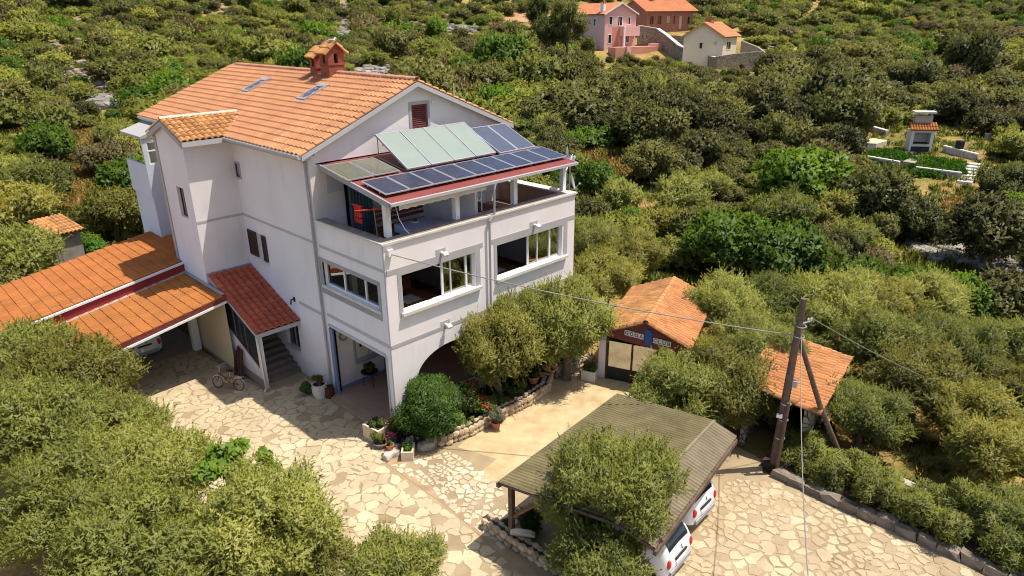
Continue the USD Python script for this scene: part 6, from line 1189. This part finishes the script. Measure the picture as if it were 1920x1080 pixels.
# near olive trees, one by one
for key, px, py, r, lab in (
    ("olive_light", 932, 645, 80, "olive tree in the flower bed hiding the arcade left of the drainpipe"), ("olive", 985, 600, 70, "tall olive crown rising over the wall just left of the middle drainpipe"), ("olive", 1066, 598, 80, "grey-green olive tree in the bed below the right big window"),
    ("olive", 1148, 918, 112, "round olive tree rising over the near end of the car shelter"), ("olive", 1130, 1052, 88, "low olive growth at the foot of the shelter beside the car"),
    ("olive", 1278, 728, 90, "olive tree between the hut's glass front and the car shelter"), ("olive_light", 1362, 712, 92, "olive tree overhanging the far right corner of the car shelter"),
    ("olive", 60, 668, 88, "olive crown over the left end of the tiled carport"), ("olive_light", 150, 702, 102, "broad olive tree shading the courtyard before the tiled carport"), ("olive", 60, 790, 115, "olive tree at the left picture edge below the carport"),
    ("olive", 210, 820, 95, "olive crown between the carport tree and the fig"), ("olive", 285, 885, 112, "olive tree left of the fig leaves with twigs against the paving"), ("olive", 130, 930, 125, "olive tree above the grey path at the lower left"),
    ("olive", 485, 990, 140, "large olive tree spreading over the courtyard at the bottom edge"), ("olive_light", 575, 1035, 90, "right flank olive of the bottom group beside the bright paving"), ("olive", 250, 1030, 140, "olive tree at the bottom edge left of the large spreading one"), ("olive", 740, 1075, 88, "olive treetop poking up at the bottom edge on the paving"), ("olive", 395, 1075, 130, "olive crown cut by the bottom edge under the large spreading one")):
    plant_px(key, px, py, r, lab, base=GZ, squash={932: 1.3, 985: 1.4, 1066: 1.25, 1148: 1.3}.get(px, 1.0))
for key, px, py, r, lab in (
    ("olive_light", 1140, 520, 62, "pale olive tree between the house's right wall and the hut roof"), ("olive", 1120, 448, 52, "olive tree against the house's right wall below the parapet end"), ("olive_light", 1195, 468, 55, "yellowish olive tree above the hut's ridge"), ("olive", 1362, 575, 74, "olive tree right of the hut roof's far corner"), ("olive_light", 1352, 640, 56, "olive hiding the right eave of the hut roof"),
    ("olive", 1432, 655, 74, "olive tree left of the utility pole top"), ("olive", 1445, 560, 62, "olive tree behind the pole and beyond the hut"), ("olive_light", 1408, 735, 66, "small olive left of the pole over the sandy corner"),
    ("olive", 1560, 565, 76, "olive tree behind the lean-to roof right of the pole top"), ("olive", 1655, 640, 82, "olive tree right of the lean-to hut's stone edge"), ("olive_light", 1722, 712, 88, "broad olive tree with visible trunks on orange soil"), ("olive", 1620, 770, 70, "olive tree right of the strut beyond the hedge"), ("olive_light", 1650, 560, 66, "olive tree in the second row beyond the lean-to hut"),
    ("olive", 1790, 645, 74, "olive tree below the dark bushes at the right"), ("olive_light", 1820, 770, 82, "olive tree beside the vine patch at the right"), ("olive", 1745, 560, 62, "olive tree in the back row of the grove"), ("olive_light", 1885, 850, 84, "yellowish olive at the right edge above the hedge"), ("olive", 1905, 970, 70, "olive tree at the lower right corner"), ("olive_light", 1890, 720, 60, "olive at the right edge beside the vine patch"), ("olive", 1505, 612, 52, "small olive peeping over the lean-to roof's upper edge"), ("olive", 1880, 640, 62, "olive under the dark thicket at the right edge")):
    plant_px(key, px, py, r, lab)
for key, px, py, r, lab, cat in (
    ("olive_mid", 40, 292, 60, "olive tree at the left edge above the tiled garden hut", "tree"), ("olive_mid_light", 22, 385, 66, "yellow-green olive tree left of the tiled garden hut", "tree"), ("olive_mid", 45, 470, 62, "olive tree hiding the left side of the garden hut", "tree"), ("olive_mid_light", 208, 392, 56, "rounded yellow-green tree right of the garden hut roof", "tree"), 
    ("bright", 235, 280, 56, "bright green tree touching the glazed bay of the house", "tree"), ("bright", 222, 335, 32, "bright green shrub between the clearing and the house", "shrub"), ("darkoak", 285, 380, 44, "dark tree in the shade behind the tower", "tree"), ("bright", 165, 455, 24, "green climbing bush beside the hut gate", "shrub"), ("oak", 20, 520, 40, "dark tree behind the upper carport roof at the left edge", "tree"),
    ("bright", 1372, 448, 72, "bright dark-green bush left half of the pair above the hut", "shrub"), ("bright", 1462, 470, 74, "bright dark-green bush right half of the pair above the hut", "shrub"), ("bright", 1520, 305, 72, "tall bright green tree left of the stone platform", "tree"), ("oak", 1640, 365, 66, "large dark green tree below the barbecue wall", "tree"), ("oak", 1706, 402, 48, "dark tree with bare ground below it near the stone patch", "tree"), ("darkoak", 1865, 425, 72, "dark dense tree at the right edge above the rubble", "tree"),
    ("olive_mid", 1480, 395, 52, "olive tree left of the dark tree below the barbecue", "tree"), ("olive_mid_light", 1555, 390, 45, "small rounded olive between the dark trees", "tree"), ("olive_mid", 1600, 440, 40, "olive tree beside the shaded rubble", "tree"), ("olive_mid", 1280, 365, 46, "olive tree below the dark wood right of the house", "tree"), ("olive_mid", 1160, 365, 40, "low olive beside the satellite dishes", "tree"), ("olive_mid_light", 1240, 420, 40, "yellowish olive below the grass strip right of the house", "tree"),
    ("bright", 1610, 530, 60, "bright green thicket behind the grove", "shrub"), ("bright", 1722, 545, 54, "bright green thicket below the rubble patch", "shrub"), ("darkoak", 1890, 560, 62, "dark thicket at the right edge behind the grove", "tree"), ("bright", 1810, 560, 56, "green thicket left of the dark one at the right edge", "shrub"), ("bright", 1885, 770, 40, "bright green vine patch beside the grove at the right", "shrub"), ("bright", 1840, 745, 30, "low vine growth left of the bright patch", "shrub"),
    ("bright", 1120, 235, 40, "round bright bush right of the terrace roof", "shrub"), ("oak", 1225, 290, 44, "dark tree standing alone above the grass strip", "tree")):
    plant_px(key, px, py, r, lab, cat)
for px, py, rpx, lab in ((1008, 66, 24, "tall dark conifer left of the pink house roof"), (1062, 112, 36, "broad brown-green conifer in front of the pink house's side wall"), (1103, 114, 15, "conifer covering the pink house's lower left corner"), (1025, 108, 26, "leftmost low conifer below the dirt track")):
    P = ground(px, py); R_ = rpx/(FOC/((P-CAM)@Fw)); plant("pine", P, R_, lab, "tree", name="conifer"); taken.append((P[0], P[1], R_*.8))
# plants built in place: oleander, fig, geraniums, hedge, small pot plants
def bush(name, lab, cat, blobs, n, Ll, Lw, leaf, seed, loc, flowers=None, shell=.4, droop=0., trunk=None, up=.25):
    t = Thing(name, lab, cat, loc); v, f, nr = leaf_cloud(blobs, n, Ll, Lw, seed, shell, droop, up); leafy(fresh(t.path, "foliage"), v-t.loc, f, nr, L_[leaf])
    st_ = MB(); rg = np.random.default_rng(seed)
    for k in range(min(9, len(blobs))): e = np.asarray(blobs[k][:3]); b = np.asarray(loc)+A3(rg.normal()*.05, rg.normal()*.05, -.05); st_.tube([b, (b+e)/2+rg.normal(size=3)*.03, e], [.02, .014, .006], 5)
    st_.build("stems", M["bark"], t)
    if flowers:
        m, cnt, sz = flowers; fl = MB()
        for k in range(cnt):
            bl = blobs[rg.integers(len(blobs))]; d = rg.normal(size=3); d[2] = abs(d[2])+.4; d = unit(d); c = np.asarray(bl[:3])+d*np.asarray(bl[3:])*1.02
            for j in range(7): e = c+rg.normal(size=3)*sz*.6; q_ = trimesh.creation.icosahedron(); fl.add(q_.vertices*sz*rg.uniform(.35, .6)*A3(1, 1, .6)+e, q_.faces)
        fl.build("blossoms", M[m], t)
    return t
def blobs_at(c, R, H, nb, seed, br=.42): b = crown_blobs(R, H, 0, nb, seed, (br*.8, br*1.15)); b[:, :3] += np.asarray(c, float); return b
oc = on_plane(803, 742, 1, -.95); bush("oleander", "large glossy oleander bush at the house corner beside the porch", "shrub", blobs_at((oc[0], -.95, .95), 1.25, 1.35, 30, 3), 17000, .17, .034, "oleander", 5, (oc[0], -.95, -.1))
bush("geranium", "dark bush with red flowers between oleander and olive tree", "shrub", blobs_at((2.55, -.75, .55), .85, .8, 20, 8), 7000, .10, .07, "hedge", 9, (2.55, -.75, -.1), ("flower_red", 26, .05))
bush("geranium", "low red-flowering plant at the bed's front edge beneath the olive", "shrub", blobs_at((3.0, -1.45, .2), .5, .35, 12, 18), 2600, .09, .06, "hedge", 19, (3.0, -1.45, -.1), ("flower_red", 16, .07))
bush("bed_plants", "low green plants filling the flower bed under the olive trees", "plant", np.vstack([blobs_at((x, y, .05), .5, .3, 6, int(x*10)) for x, y in ((1.3, -1.2), (2.0, -1.4), (4.0, -1.3), (5.0, -1.2), (5.8, -.8), (4.6, -.6), (6.6, -.6), (8.2, -.6), (7.4, -.5))]), 7000, .11, .06, "hedge", 29, (4, -1, -.1))
fg = on_plane(432, 862, 2, 1.9); bush("fig_tree", "fig tree with large bright leaves standing out against the paving", "tree", np.vstack([blobs_at(on_plane(px, py, 2, z), r, r*.8, 7, px) for px, py, z, r in ((425, 850, 2.9, .55), (440, 885, 2.6, .5), (498, 855, 2.7, .28), (505, 880, 2.4, .26), (385, 890, 2.7, .42), (465, 905, 2.4, .35))]), 1700, .25, .19, "fig", 31, (fg[0], fg[1], GZ), shell=.3)
hbl = []
rg = np.random.default_rng(41)
for k in range(110): y = -10.9-k*.085; hbl.append([8.25+rg.uniform(-.72, .75), y+rg.normal()*.1, .22+rg.normal()*.2, rg.uniform(.25, .45), rg.uniform(.25, .42), rg.uniform(.3, .62)])
bush("rosemary_hedge", "long green rosemary hedge behind the stone kerb of the parking space", "hedge", np.array(hbl), 60000, .17, .032, "maquis", 43, (8.1, -11, -.3), up=.6)
for lab, c, r, h, nb, n, Ll, Lw, leaf, fl in (
    ("red geraniums in the round white pot", (-.55, 4.55, .42), .26, .2, 8, 900, .09, .07, "hedge", ("flower_red", 14, .06)), ("dark leafy plant on the ground beside the stair opening", (-.75, 5.1, -.1), .35, .3, 8, 1200, .1, .05, "hedge", None), ("dark green plants filling the large trough", (-.62, .42, .24), .30, .12, 10, 1300, .08, .05, "hedge", None), ("fresh seedlings in the small pale trough", (-.52, -1.30, .0), .2, .08, 8, 700, .06, .05, "lush", None),
    ("pink flowers in the green glazed pot", (-.62, -.42, .05), .2, .14, 7, 500, .07, .05, "hedge", ("flower_pink", 14, .045)), ("dark red foliage in the black corner pot", (-.25, -.22, .25), .32, .3, 9, 1100, .09, .05, "dark", ("flower_pink", 8, .03)), ("small green plant in the terracotta pot on the block", (-.92, -.80, .15), .11, .12, 5, 220, .07, .05, "lush", None), ("lilac petunias in the little orange pot", (.22, -.98, .05), .18, .12, 6, 420, .06, .05, "lush", ("flower_lilac", 12, .045)),
    ("yellow-green sprawling plant in the grey bowl", (-.90, -.12, -.02), .34, .2, 9, 1200, .1, .03, "grass", None), ("silvery round shrub in the terracotta pot by the bed wall", (2.85, -2.25, .12), .36, .28, 12, 2600, .09, .022, "grey", None), ("spiky pale aloe beside the silvery shrub", (3.2, -2.05, -.25), .26, .18, 5, 160, .3, .035, "grey", None), ("sparse plants in the white planter by the hut", (8.2, -2.42, .2), .3, .2, 8, 700, .1, .05, "hedge", None),
    ("potted plant in the broad terracotta pot at the wall bend", (5.9, -1.30, .4), .26, .22, 8, 800, .1, .06, "hedge", None), ("plant in the teal pot near the hut", (8.35, -1.35, .55), .2, .2, 7, 500, .09, .05, "hedge", None), ("strappy green lily plants beside the millstone", (-.25, -7.0, -.05), .45, .35, 10, 900, .42, .03, "hedge", None), ("grassy green plant left of the car's front wheel", (.0, -8.3, .0), .42, .35, 9, 800, .45, .028, "hedge", None), ("small plant in the pot under the brace", (-.78, -6.45, .0), .2, .15, 6, 300, .1, .05, "hedge", None), ("greenery in the bowl on the porch table", (1.35, 3.75, .56), .26, .2, 7, 600, .1, .05, "hedge", None), ("orange flowering bush in the shade behind the pole", tuple(on_plane(1521, 822, 2, .3)), .32, .36, 9, 900, .09, .06, "grass", None), ("dark shrub below the lean-to roof edge", tuple(on_plane(1470, 790, 2, .3)), .55, .5, 12, 2600, .12, .07, "dark", None), ("dark shrub at the hedge end beside the strut", tuple(on_plane(1550, 815, 2, .2)), .5, .45, 12, 2400, .12, .07, "dark", None), ("bright creeper on the ground beside the garden hut gate", tuple(on_plane(165, 468, 2, .5)), .9, .5, 14, 2200, .2, .14, "lush", None)):
    bush("potted_plant" if "pot" in lab or "trough" in lab or "bowl" in lab or "planter" in lab else "plant", lab, "plant", blobs_at(c, r, h, nb, int(abs(c[0]*977))), n, Ll, Lw, leaf, int(abs(c[1]*331))+7, (c[0], c[1], c[2]-h), fl, .25)
for lab, px, py, rx, ry, m in (("lush green vegetable bed left of the barbecue path", 1660, 298, 34, 10, "lush"), ("lush green bed below the barbecue wall", 1755, 318, 46, 15, "lush")):
    B = []; rg = np.random.default_rng(px)
    for p in ground_many(np.array([px, py])+rg.uniform(-1, 1, (60, 2))*(rx, ry)): B.append([p[0], p[1], p[2]+.2, .6, .6, .35])
    v, f, nr = leaf_cloud(np.array(B), 6000, .35, .16, px, .3, 0, .6); single(MB().add(v, f), "garden_bed", L_[m], lab, "vegetable bed", ground(px, py), kind="stuff")
# ---------------------------------------------------------------- the wooded slope
def poly_px(*q): return Polygon(q)
clear = [poly_px((125, 235), (205, 235), (178, 330), (160, 395), (85, 395), (95, 335)), poly_px((640, 118), (790, 118), (790, 150), (660, 150)), poly_px((70, 92), (120, 92), (215, 150), (230, 200), (175, 210), (130, 140)), poly_px((935, 26), (1064, 8), (1066, 30), (940, 50)),
         poly_px((1060, 0), (1300, 0), (1300, 60), (1400, 45), (1440, 105), (1420, 140), (1360, 140), (1300, 116), (1250, 112), (1125, 110)), poly_px((1590, 236), (1740, 220), (1905, 262), (1870, 300), (1840, 360), (1770, 360), (1620, 322)), poly_px((1690, 440), (1905, 470), (1905, 520), (1720, 485)), poly_px((1225, 415), (1330, 410), (1330, 432), (1225, 435)),
         poly_px((1080, 262), (1160, 280), (1290, 330), (1280, 350), (1090, 345)), poly_px((1775, 375), (1850, 375), (1830, 440), (1760, 440)), poly_px((1738, 64), (1905, 74), (1905, 100), (1765, 96)), poly_px((1478, 45), (1500, 45), (1545, 0), (1520, 0)), poly_px((632, 0), (660, 0), (660, 60), (632, 75)), poly_px((735, 40), (900, 40), (900, 62), (735, 62)), poly_px((20, 190), (95, 190), (95, 235), (20, 235))]
def zone(px, py, d, rg):
    """which plants grow where, read off the photograph"""
    if 1040 < px < 1620 and 112 < py < 330: return rg.choice(["oak", "darkoak", "maquis", "bright", "brownish"], p=[.36, .42, .08, .05, .09])
    if d > 108 or (px > 1250 and py < 140 and d > 85):
        if px > 1300: return rg.choice(["shrub_far", "oak_far", "bright_far", "brown_far"], p=[.46, .27, .15, .12])
        return rg.choice(["shrub_far", "oak_far", "bright_far", "brown_far"], p=[.42, .34, .14, .10])
    if px > 1040 and py < 330: return rg.choice(["oak", "darkoak", "maquis", "bright", "brownish"], p=[.36, .42, .08, .05, .09])
    if px < 700: return rg.choice(["maquis", "oak", "olive_mid", "bright", "brownish"], p=[.40, .16, .16, .16, .12])
    return rg.choice(["maquis", "oak", "bright", "olive_mid", "brownish"], p=[.34, .26, .18, .12, .10])
rg = np.random.default_rng(2024); spots = []; cell = {}
fixed = [(x, y, r) for x, y, r in taken]
def free(x, y, r, k=.66):
    i, j = int(x//6), int(y//6)
    for a in (i-1, i, i+1):
        for b in (j-1, j, j+1):
            for X2, Y2, r2 in cell.get((a, b), ()):
                if (x-X2)**2+(y-Y2)**2 < (k*(r+r2))**2: return False
    return True
def put(x, y, r): cell.setdefault((int(x//6), int(y//6)), []).append((x, y, r))
for x, y, r in fixed: put(x, y, r*.9)
foot = unary_union([sbox(-3, -1, 11, 21), sbox(-11, 8, 0, 20), yard.buffer(.8), Polygon([tuple(hp(a, d, 0)[:2]) for a, d in ((-1.0, -.6), (4, -.6), (4, 6), (-1.0, 6))]), Polygon([tuple(s2(a, b, 0)[:2]) for a, b in ((-.6, -.6), (5.4, -.6), (5.4, 4.4), (-.6, 4.4))]), Polygon([(-7, 26), (0, 26), (0, 33), (-7, 33)])])
def px_zone(pr): return pr[0] < 1040 or pr[1] < 130
N_TRY = 70000
dd = 38+rg.random(N_TRY)**.75*(232-38); uu = rg.uniform(-.92, .92, N_TRY)
XX, YY = CAM[0]+FH[0]*dd+RH[0]*uu*dd, CAM[1]+FH[1]*dd+RH[1]*uu*dd; ZZ = height(XX, YY); PP = project(np.stack([XX, YY, ZZ+.6], 1)); NN = meshkit.noise(np.stack([XX/13., YY/13., np.full(N_TRY, 3.1)], 1), 8)
import shapely
INC = np.any([shapely.contains_xy(c, PP[:, 0], PP[:, 1]) for c in clear], 0) | shapely.contains_xy(foot, XX, YY)
for d, x, y, z, pr, nz, bad in zip(dd, XX, YY, ZZ, PP, NN, INC):
    if bad: continue
    R = float(np.clip(rg.lognormal(.32, .48), .6, 3.8)) if d > 108 else (float(np.clip(rg.lognormal(.56, .44), .8, 3.9)) if d > 58 else float(np.clip(rg.lognormal(.36, .34), .7, 2.4)))
    if 1030 < pr[0] < 1620 and 112 < pr[1] < 315: R = float(np.clip(rg.lognormal(.92, .28), 1.6, 4.2))
    if not free(x, y, R): continue
    if d < 46 and rg.random() < .35: continue
    if d > 50 and nz < (.30 if px_zone(pr) else .16) and rg.random() < .85: continue
    hp_ = FOC/pr[2]*R
    if any(c.contains(Point(pr[0], pr[1]-hp_*t_)) for c in clear[:1]+clear[4:7]+clear[8:10] for t_ in (.5, 1., 1.6)) or (any(c.contains(Point(pr[0], pr[1]-hp_)) for c in clear) and rg.random() < .8): continue
    put(x, y, R); spots.append((d, x, y, z, R, zone(pr[0], pr[1], d, rg), pr[0], pr[1]))
near_ = poly_px((1140, 114), (1260, 118), (1300, 124), (1345, 142), (1425, 146), (1425, 168), (1300, 150), (1140, 134)); Q_ = rg.uniform((1140, 112), (1425, 168), (260, 2)); Q_ = Q_[shapely.contains_xy(near_, Q_[:, 0], Q_[:, 1])]
for p in ground_many(Q_):
    R = float(rg.uniform(.7, 1.35))
    if free(p[0], p[1], R, .6): put(p[0], p[1], R); pr = project(p); spots.append((float((p-CAM)@FH), p[0], p[1], p[2], R, rg.choice(["maquis", "oak", "brownish"]), pr[0], pr[1]))
LOOK = {"oak": ("dense dark green tree", "tree"), "darkoak": ("very dark evergreen tree", "tree"), "maquis": ("rounded olive-green shrub", "shrub"), "bright": ("fresh bright green shrub", "shrub"), "brownish": ("dull brownish-green shrub", "shrub"), "olive_mid": ("grey-green olive tree", "tree"),
        "shrub_far": ("distant olive-green shrub", "shrub"), "oak_far": ("distant dark shrub", "shrub"), "bright_far": ("distant bright green shrub", "shrub"), "brown_far": ("distant brownish shrub", "shrub")}
def where(px, py, d):
    if px < 300: w = "left of the house near the dry clearing" if py > 160 else "on the upper left hillside"
    elif px < 640: w = "on the hillside behind the tiled roof" if py > 60 else "at the top edge above the tiled roof"
    elif px < 1050: w = "on the slope behind the chimney and gable" if py > 60 else "at the top edge beside the dirt track"
    elif px < 1300: w = "in the wood below the pink house" if py < 260 else "right of the terrace in the grassy strip"
    elif px < 1560: w = "in the dark wood below the cream house" if py > 110 else "on the far slope behind the cream house"
    else: w = "around the barbecue garden" if 190 < py < 470 else ("on the far right hillside" if py <= 190 else "behind the olive grove at the right")
    return w
spots.sort(); cnt = {"tree": 0, "shrub": 0}; rest = {}
for d, x, y, z, R, key, px, py in spots:
    look, cat = LOOK[key]; vis = -60 < px < 1980 and -60 < py < 1100
    if vis and cnt[cat] < 190 and d < 125:
        cnt[cat] += 1; w = where(px, py, d); sz_ = "large" if R > 2.3 else ("small" if R < 1.35 else "medium")
        plant(key, (x, y, z-.15), R, f"{sz_} {look} {w}", cat, f"{look}s {w}", name={"tree": "olive_tree" if "olive" in key else "oak_tree", "shrub": "shrub"}[cat], squash=float(rg.uniform(.8, 1.1)))
    else: rest.setdefault(key, []).append((x, y, z-.15, R))
def scatter(name, lab, cat, protos, items, group=None):
    """items: (prototype index, position, yaw, scale vector)"""
    p = fresh("/World", name); pi = UsdGeom.PointInstancer.Define(stage, p)
    for k, (v, f, m, *nr) in enumerate(protos): leafy(f"{p}/source_{k}", v, f, nr[0], m) if nr else usdkit.mesh(stage, f"{p}/source_{k}", (v, f), m); pi.CreatePrototypesRel().AddTarget(f"{p}/source_{k}")
    pi.CreateProtoIndicesAttr(Vt.IntArray([int(i[0]) for i in items])); pi.CreatePositionsAttr(Vt.Vec3fArray([Gf.Vec3f(*map(float, i[1])) for i in items]))
    pi.CreateOrientationsAttr(Vt.QuathArray([Gf.Quath(math.cos(i[2]/2), 0, 0, math.sin(i[2]/2)) for i in items])); pi.CreateScalesAttr(Vt.Vec3fArray([Gf.Vec3f(*map(float, i[3])) for i in items]))
    tag(pi.GetPrim(), lab, cat, group, "stuff"); return pi
FARLEAF = {"oak": "oak_far", "darkoak": "oak_far", "maquis": "shrub_far", "bright": "bright_far", "brownish": "brown_far", "olive_mid": "shrub_far"}
pool = {}
for key, it in rest.items(): pool.setdefault(FARLEAF.get(key, key), []).extend(it)
for key, it in pool.items():
    nv, R0, zc = CLS[key]; pr_ = []
    for v in range(nv):
        m_ = UsdGeom.Mesh.Get(stage, f"/World/Looks/plant_{key}_{v}/crown"); pr_.append((np.array(m_.GetPointsAttr().Get()), np.array(m_.GetFaceVertexIndicesAttr().Get()).reshape(-1, 3), L_[{"shrub_far": "maquis", "oak_far": "oak", "bright_far": "bright", "brown_far": "brown"}[key]], np.array(m_.GetNormalsAttr().Get())))
    scatter({"shrub_far": "hillside_scrub", "oak_far": "hillside_scrub", "bright_far": "hillside_scrub", "brown_far": "hillside_scrub"}[key], {"shrub_far": "olive-green scrub covering the far hillside", "oak_far": "dark green scrub covering the far hillside", "bright_far": "bright green scrub patches on the far hillside", "brown_far": "brownish scrub patches on the far hillside"}[key], "scrub", pr_,
            [(int(rg.integers(nv)), (x, y, z), rg.uniform(0, 6.28), (R/R0*rg.uniform(.75, 1.3), R/R0*rg.uniform(.75, 1.3), R/R0*rg.uniform(.6, 1.25))) for x, y, z, R in it])
# grass
gv = []; gf = []; rg = np.random.default_rng(4)
def tuft(seed, n=46, h=.42, w=.035, r=.28):
    rg = np.random.default_rng(seed); v, f = [], []
    for k in range(n):
        b = A3(rg.normal()*r*.6, rg.normal()*r*.6, -.03); d = unit(A3(rg.normal()*.4, rg.normal()*.4, 1)); s = unit(np.cross(d, rg.normal(size=3)))*w; hh = h*rg.uniform(.5, 1.2); i = len(v)
        v += [b-s/2, b+s/2, b+d*hh*.6+s*.3, b+d*hh+A3(rg.normal()*.06, rg.normal()*.06, 0)]; f += [[i, i+1, i+2], [i, i+2, i+3]]
    return np.array(v), np.array(f)
def blades(s, m, *a): v, f = tuft(s, *a); return v, f, m, np.tile([0., 0., 1.], (len(v), 1))
L_["drygrass"] = leafmat("leaf_drygrass", [(.16, .12, .03), (.36, .25, .065), (.52, .36, .11), (.66, .48, .19)], .25, wander=.15)
items = []
d_ = 36+rg.random(9000)**1.3*70; u_2 = rg.uniform(-.85, .85, 9000); gx, gy = CAM[0]+FH[0]*d_+RH[0]*u_2*d_, CAM[1]+FH[1]*d_+RH[1]*u_2*d_; gz_ = height(gx, gy); ok_ = ~shapely.contains_xy(foot, gx, gy)
items = [(int(rg.integers(3)), (a, b, c), rg.uniform(0, 6.28), (rg.uniform(.7, 1.5),)*3) for a, b, c, o in zip(gx, gy, gz_, ok_) if o]
scatter("wild_grass", "wild yellow-green grass growing between the shrubs", "grass", [blades(s, L_["grass"]) for s in (1, 2, 3)], items)
items = []
for c in (clear[0], clear[8], clear[9], clear[14]):
    x0, y0, x1, y1 = c.bounds; Q_ = rg.uniform((x0, y0), (x1, y1), (4200 if c is clear[0] else 1900, 2)); Q_ = Q_[shapely.contains_xy(c, Q_[:, 0], Q_[:, 1])]
    for p in ground_many(Q_):
        if not foot.contains(Point(p[0], p[1])): items.append((int(rg.integers(3)), p, rg.uniform(0, 6.28), (rg.uniform(.7, 1.4),)*3))
scatter("dry_grass", "dry straw-coloured grass in the clearings", "grass", [blades(s, L_["drygrass"], 40, .38) for s in (4, 5, 6)], items)
items = []
for k in range(1500):
    q_ = A3(rg.uniform(9, 26), rg.uniform(-24, -2), 0)
    if foot.contains(Point(q_[0], q_[1])): continue
    items.append((int(rg.integers(3)), (q_[0], q_[1], float(height(q_[0], q_[1]))), rg.uniform(0, 6.28), (rg.uniform(.5, 1.0),)*3))
scatter("grove_grass", "short dry grass under the olive grove at the right", "grass", [blades(s, L_["drygrass"], 40, .3) for s in (7, 8)]+[blades(9, L_["grass"], 40, .3)], items)
# rubble
def rubble(lab, polys, n, s0, s1, m="rock_grey", name="rubble"):
    rg = np.random.default_rng(n); pr_ = []
    for k in range(4): v, f = rock_mesh((0, 0, 0), (1, 1, .7), np.random.default_rng(n+k), 1); pr_.append((v, f, M[m]))
    it = []
    for c in polys:
        x0, y0, x1, y1 = c.bounds; Q_ = rg.uniform((x0, y0), (x1, y1), (n, 2)); Q_ = Q_[shapely.contains_xy(c, Q_[:, 0], Q_[:, 1])]
        for p in (ground_many(Q_) if len(Q_) else ()): s = s0+(s1-s0)*rg.random()**2.5; it.append((int(rg.integers(4)), p+Z3*s*.2, rg.uniform(0, 6.28), (s, s*rg.uniform(.7, 1.2), s*rg.uniform(.5, .9))))
    scatter(name, lab, "rubble", pr_, it)
rubble("heap of grey rubble on the slope behind the gable", [poly_px((655, 140), (690, 126), (745, 122), (785, 136), (785, 148), (690, 148))], 420, .2, .8)
rubble("grey stony track and boulders at the upper left", [poly_px((75, 95), (100, 98), (150, 132), (205, 145), (228, 180), (205, 190), (180, 160), (140, 150))], 900, .10, .42)
rubble("pale boulders beside the dry clearing at the left", [poly_px((176, 188), (214, 186), (220, 200), (178, 204))], 60, .4, 1.1)
rubble("broad patch of grey rubble at the right below the dark tree", [poly_px((1700, 445), (1780, 448), (1905, 478), (1905, 515), (1800, 500), (1715, 478))], 1500, .10, .5)
rubble("shaded rubble strip beneath the dark trees", [poly_px((1590, 420), (1690, 430), (1690, 452), (1600, 445))], 500, .10, .4); rubble("rock outcrops scattered over the hillside", [poly_px((300, 0), (1000, 0), (1000, 110), (300, 110)), poly_px((0, 0), (300, 0), (300, 200), (0, 200)), poly_px((1300, 10), (1920, 10), (1920, 130), (1440, 130))], 260, .2, .9)
rubble("small rubble strip beside the bright bushes", [poly_px((1232, 418), (1310, 416), (1310, 430), (1232, 432))], 260, .10, .4)
rubble("scree running down the hillside at the top", [poly_px((640, 5), (656, 5), (656, 40), (650, 68), (630, 72), (632, 48))], 260, .2, .8)
rubble("grey and ochre stones along the dirt track", [poly_px((735, 46), (830, 44), (900, 52), (895, 62), (800, 60), (735, 58)), poly_px((1002, 96), (1072, 94), (1072, 110), (1002, 110))], 420, .2, .8)
rubble("pale quarry rubble on the far right hillside", [poly_px((1742, 68), (1800, 66), (1900, 78), (1900, 92), (1830, 96), (1775, 92))], 700, .25, .9)
# dirt tracks
M["red_soil"] = mat("red_soil", (.46, .26, .14), .95, .25, .4, c2=(.36, .19, .10), fine=.1)
def track(name, q):
    P = ground_many(q); pg = Polygon(P[:, :2]).buffer(0); x0, y0, x1, y1 = pg.bounds; st_ = max(.8, max(x1-x0, y1-y0)/70); xs, ys = np.arange(x0, x1, st_), np.arange(y0, y1, st_); b = MB()
    for x in xs:
        for y in ys:
            if pg.contains(Point(x+st_/2, y+st_/2)): c = [(x, y), (x+st_, y), (x+st_, y+st_), (x, y+st_)]; b.quad(*[A3(a, e, float(height(a, e))+.22) for a, e in c])
    if b.n: structure(b, name, M["red_soil"])
track("dirt_track", [(935, 30), (1000, 15), (1060, 12), (1064, 26), (1005, 38), (945, 48)]); track("dirt_track", [(1480, 40), (1494, 36), (1540, -4), (1522, -4), (1500, 18)])
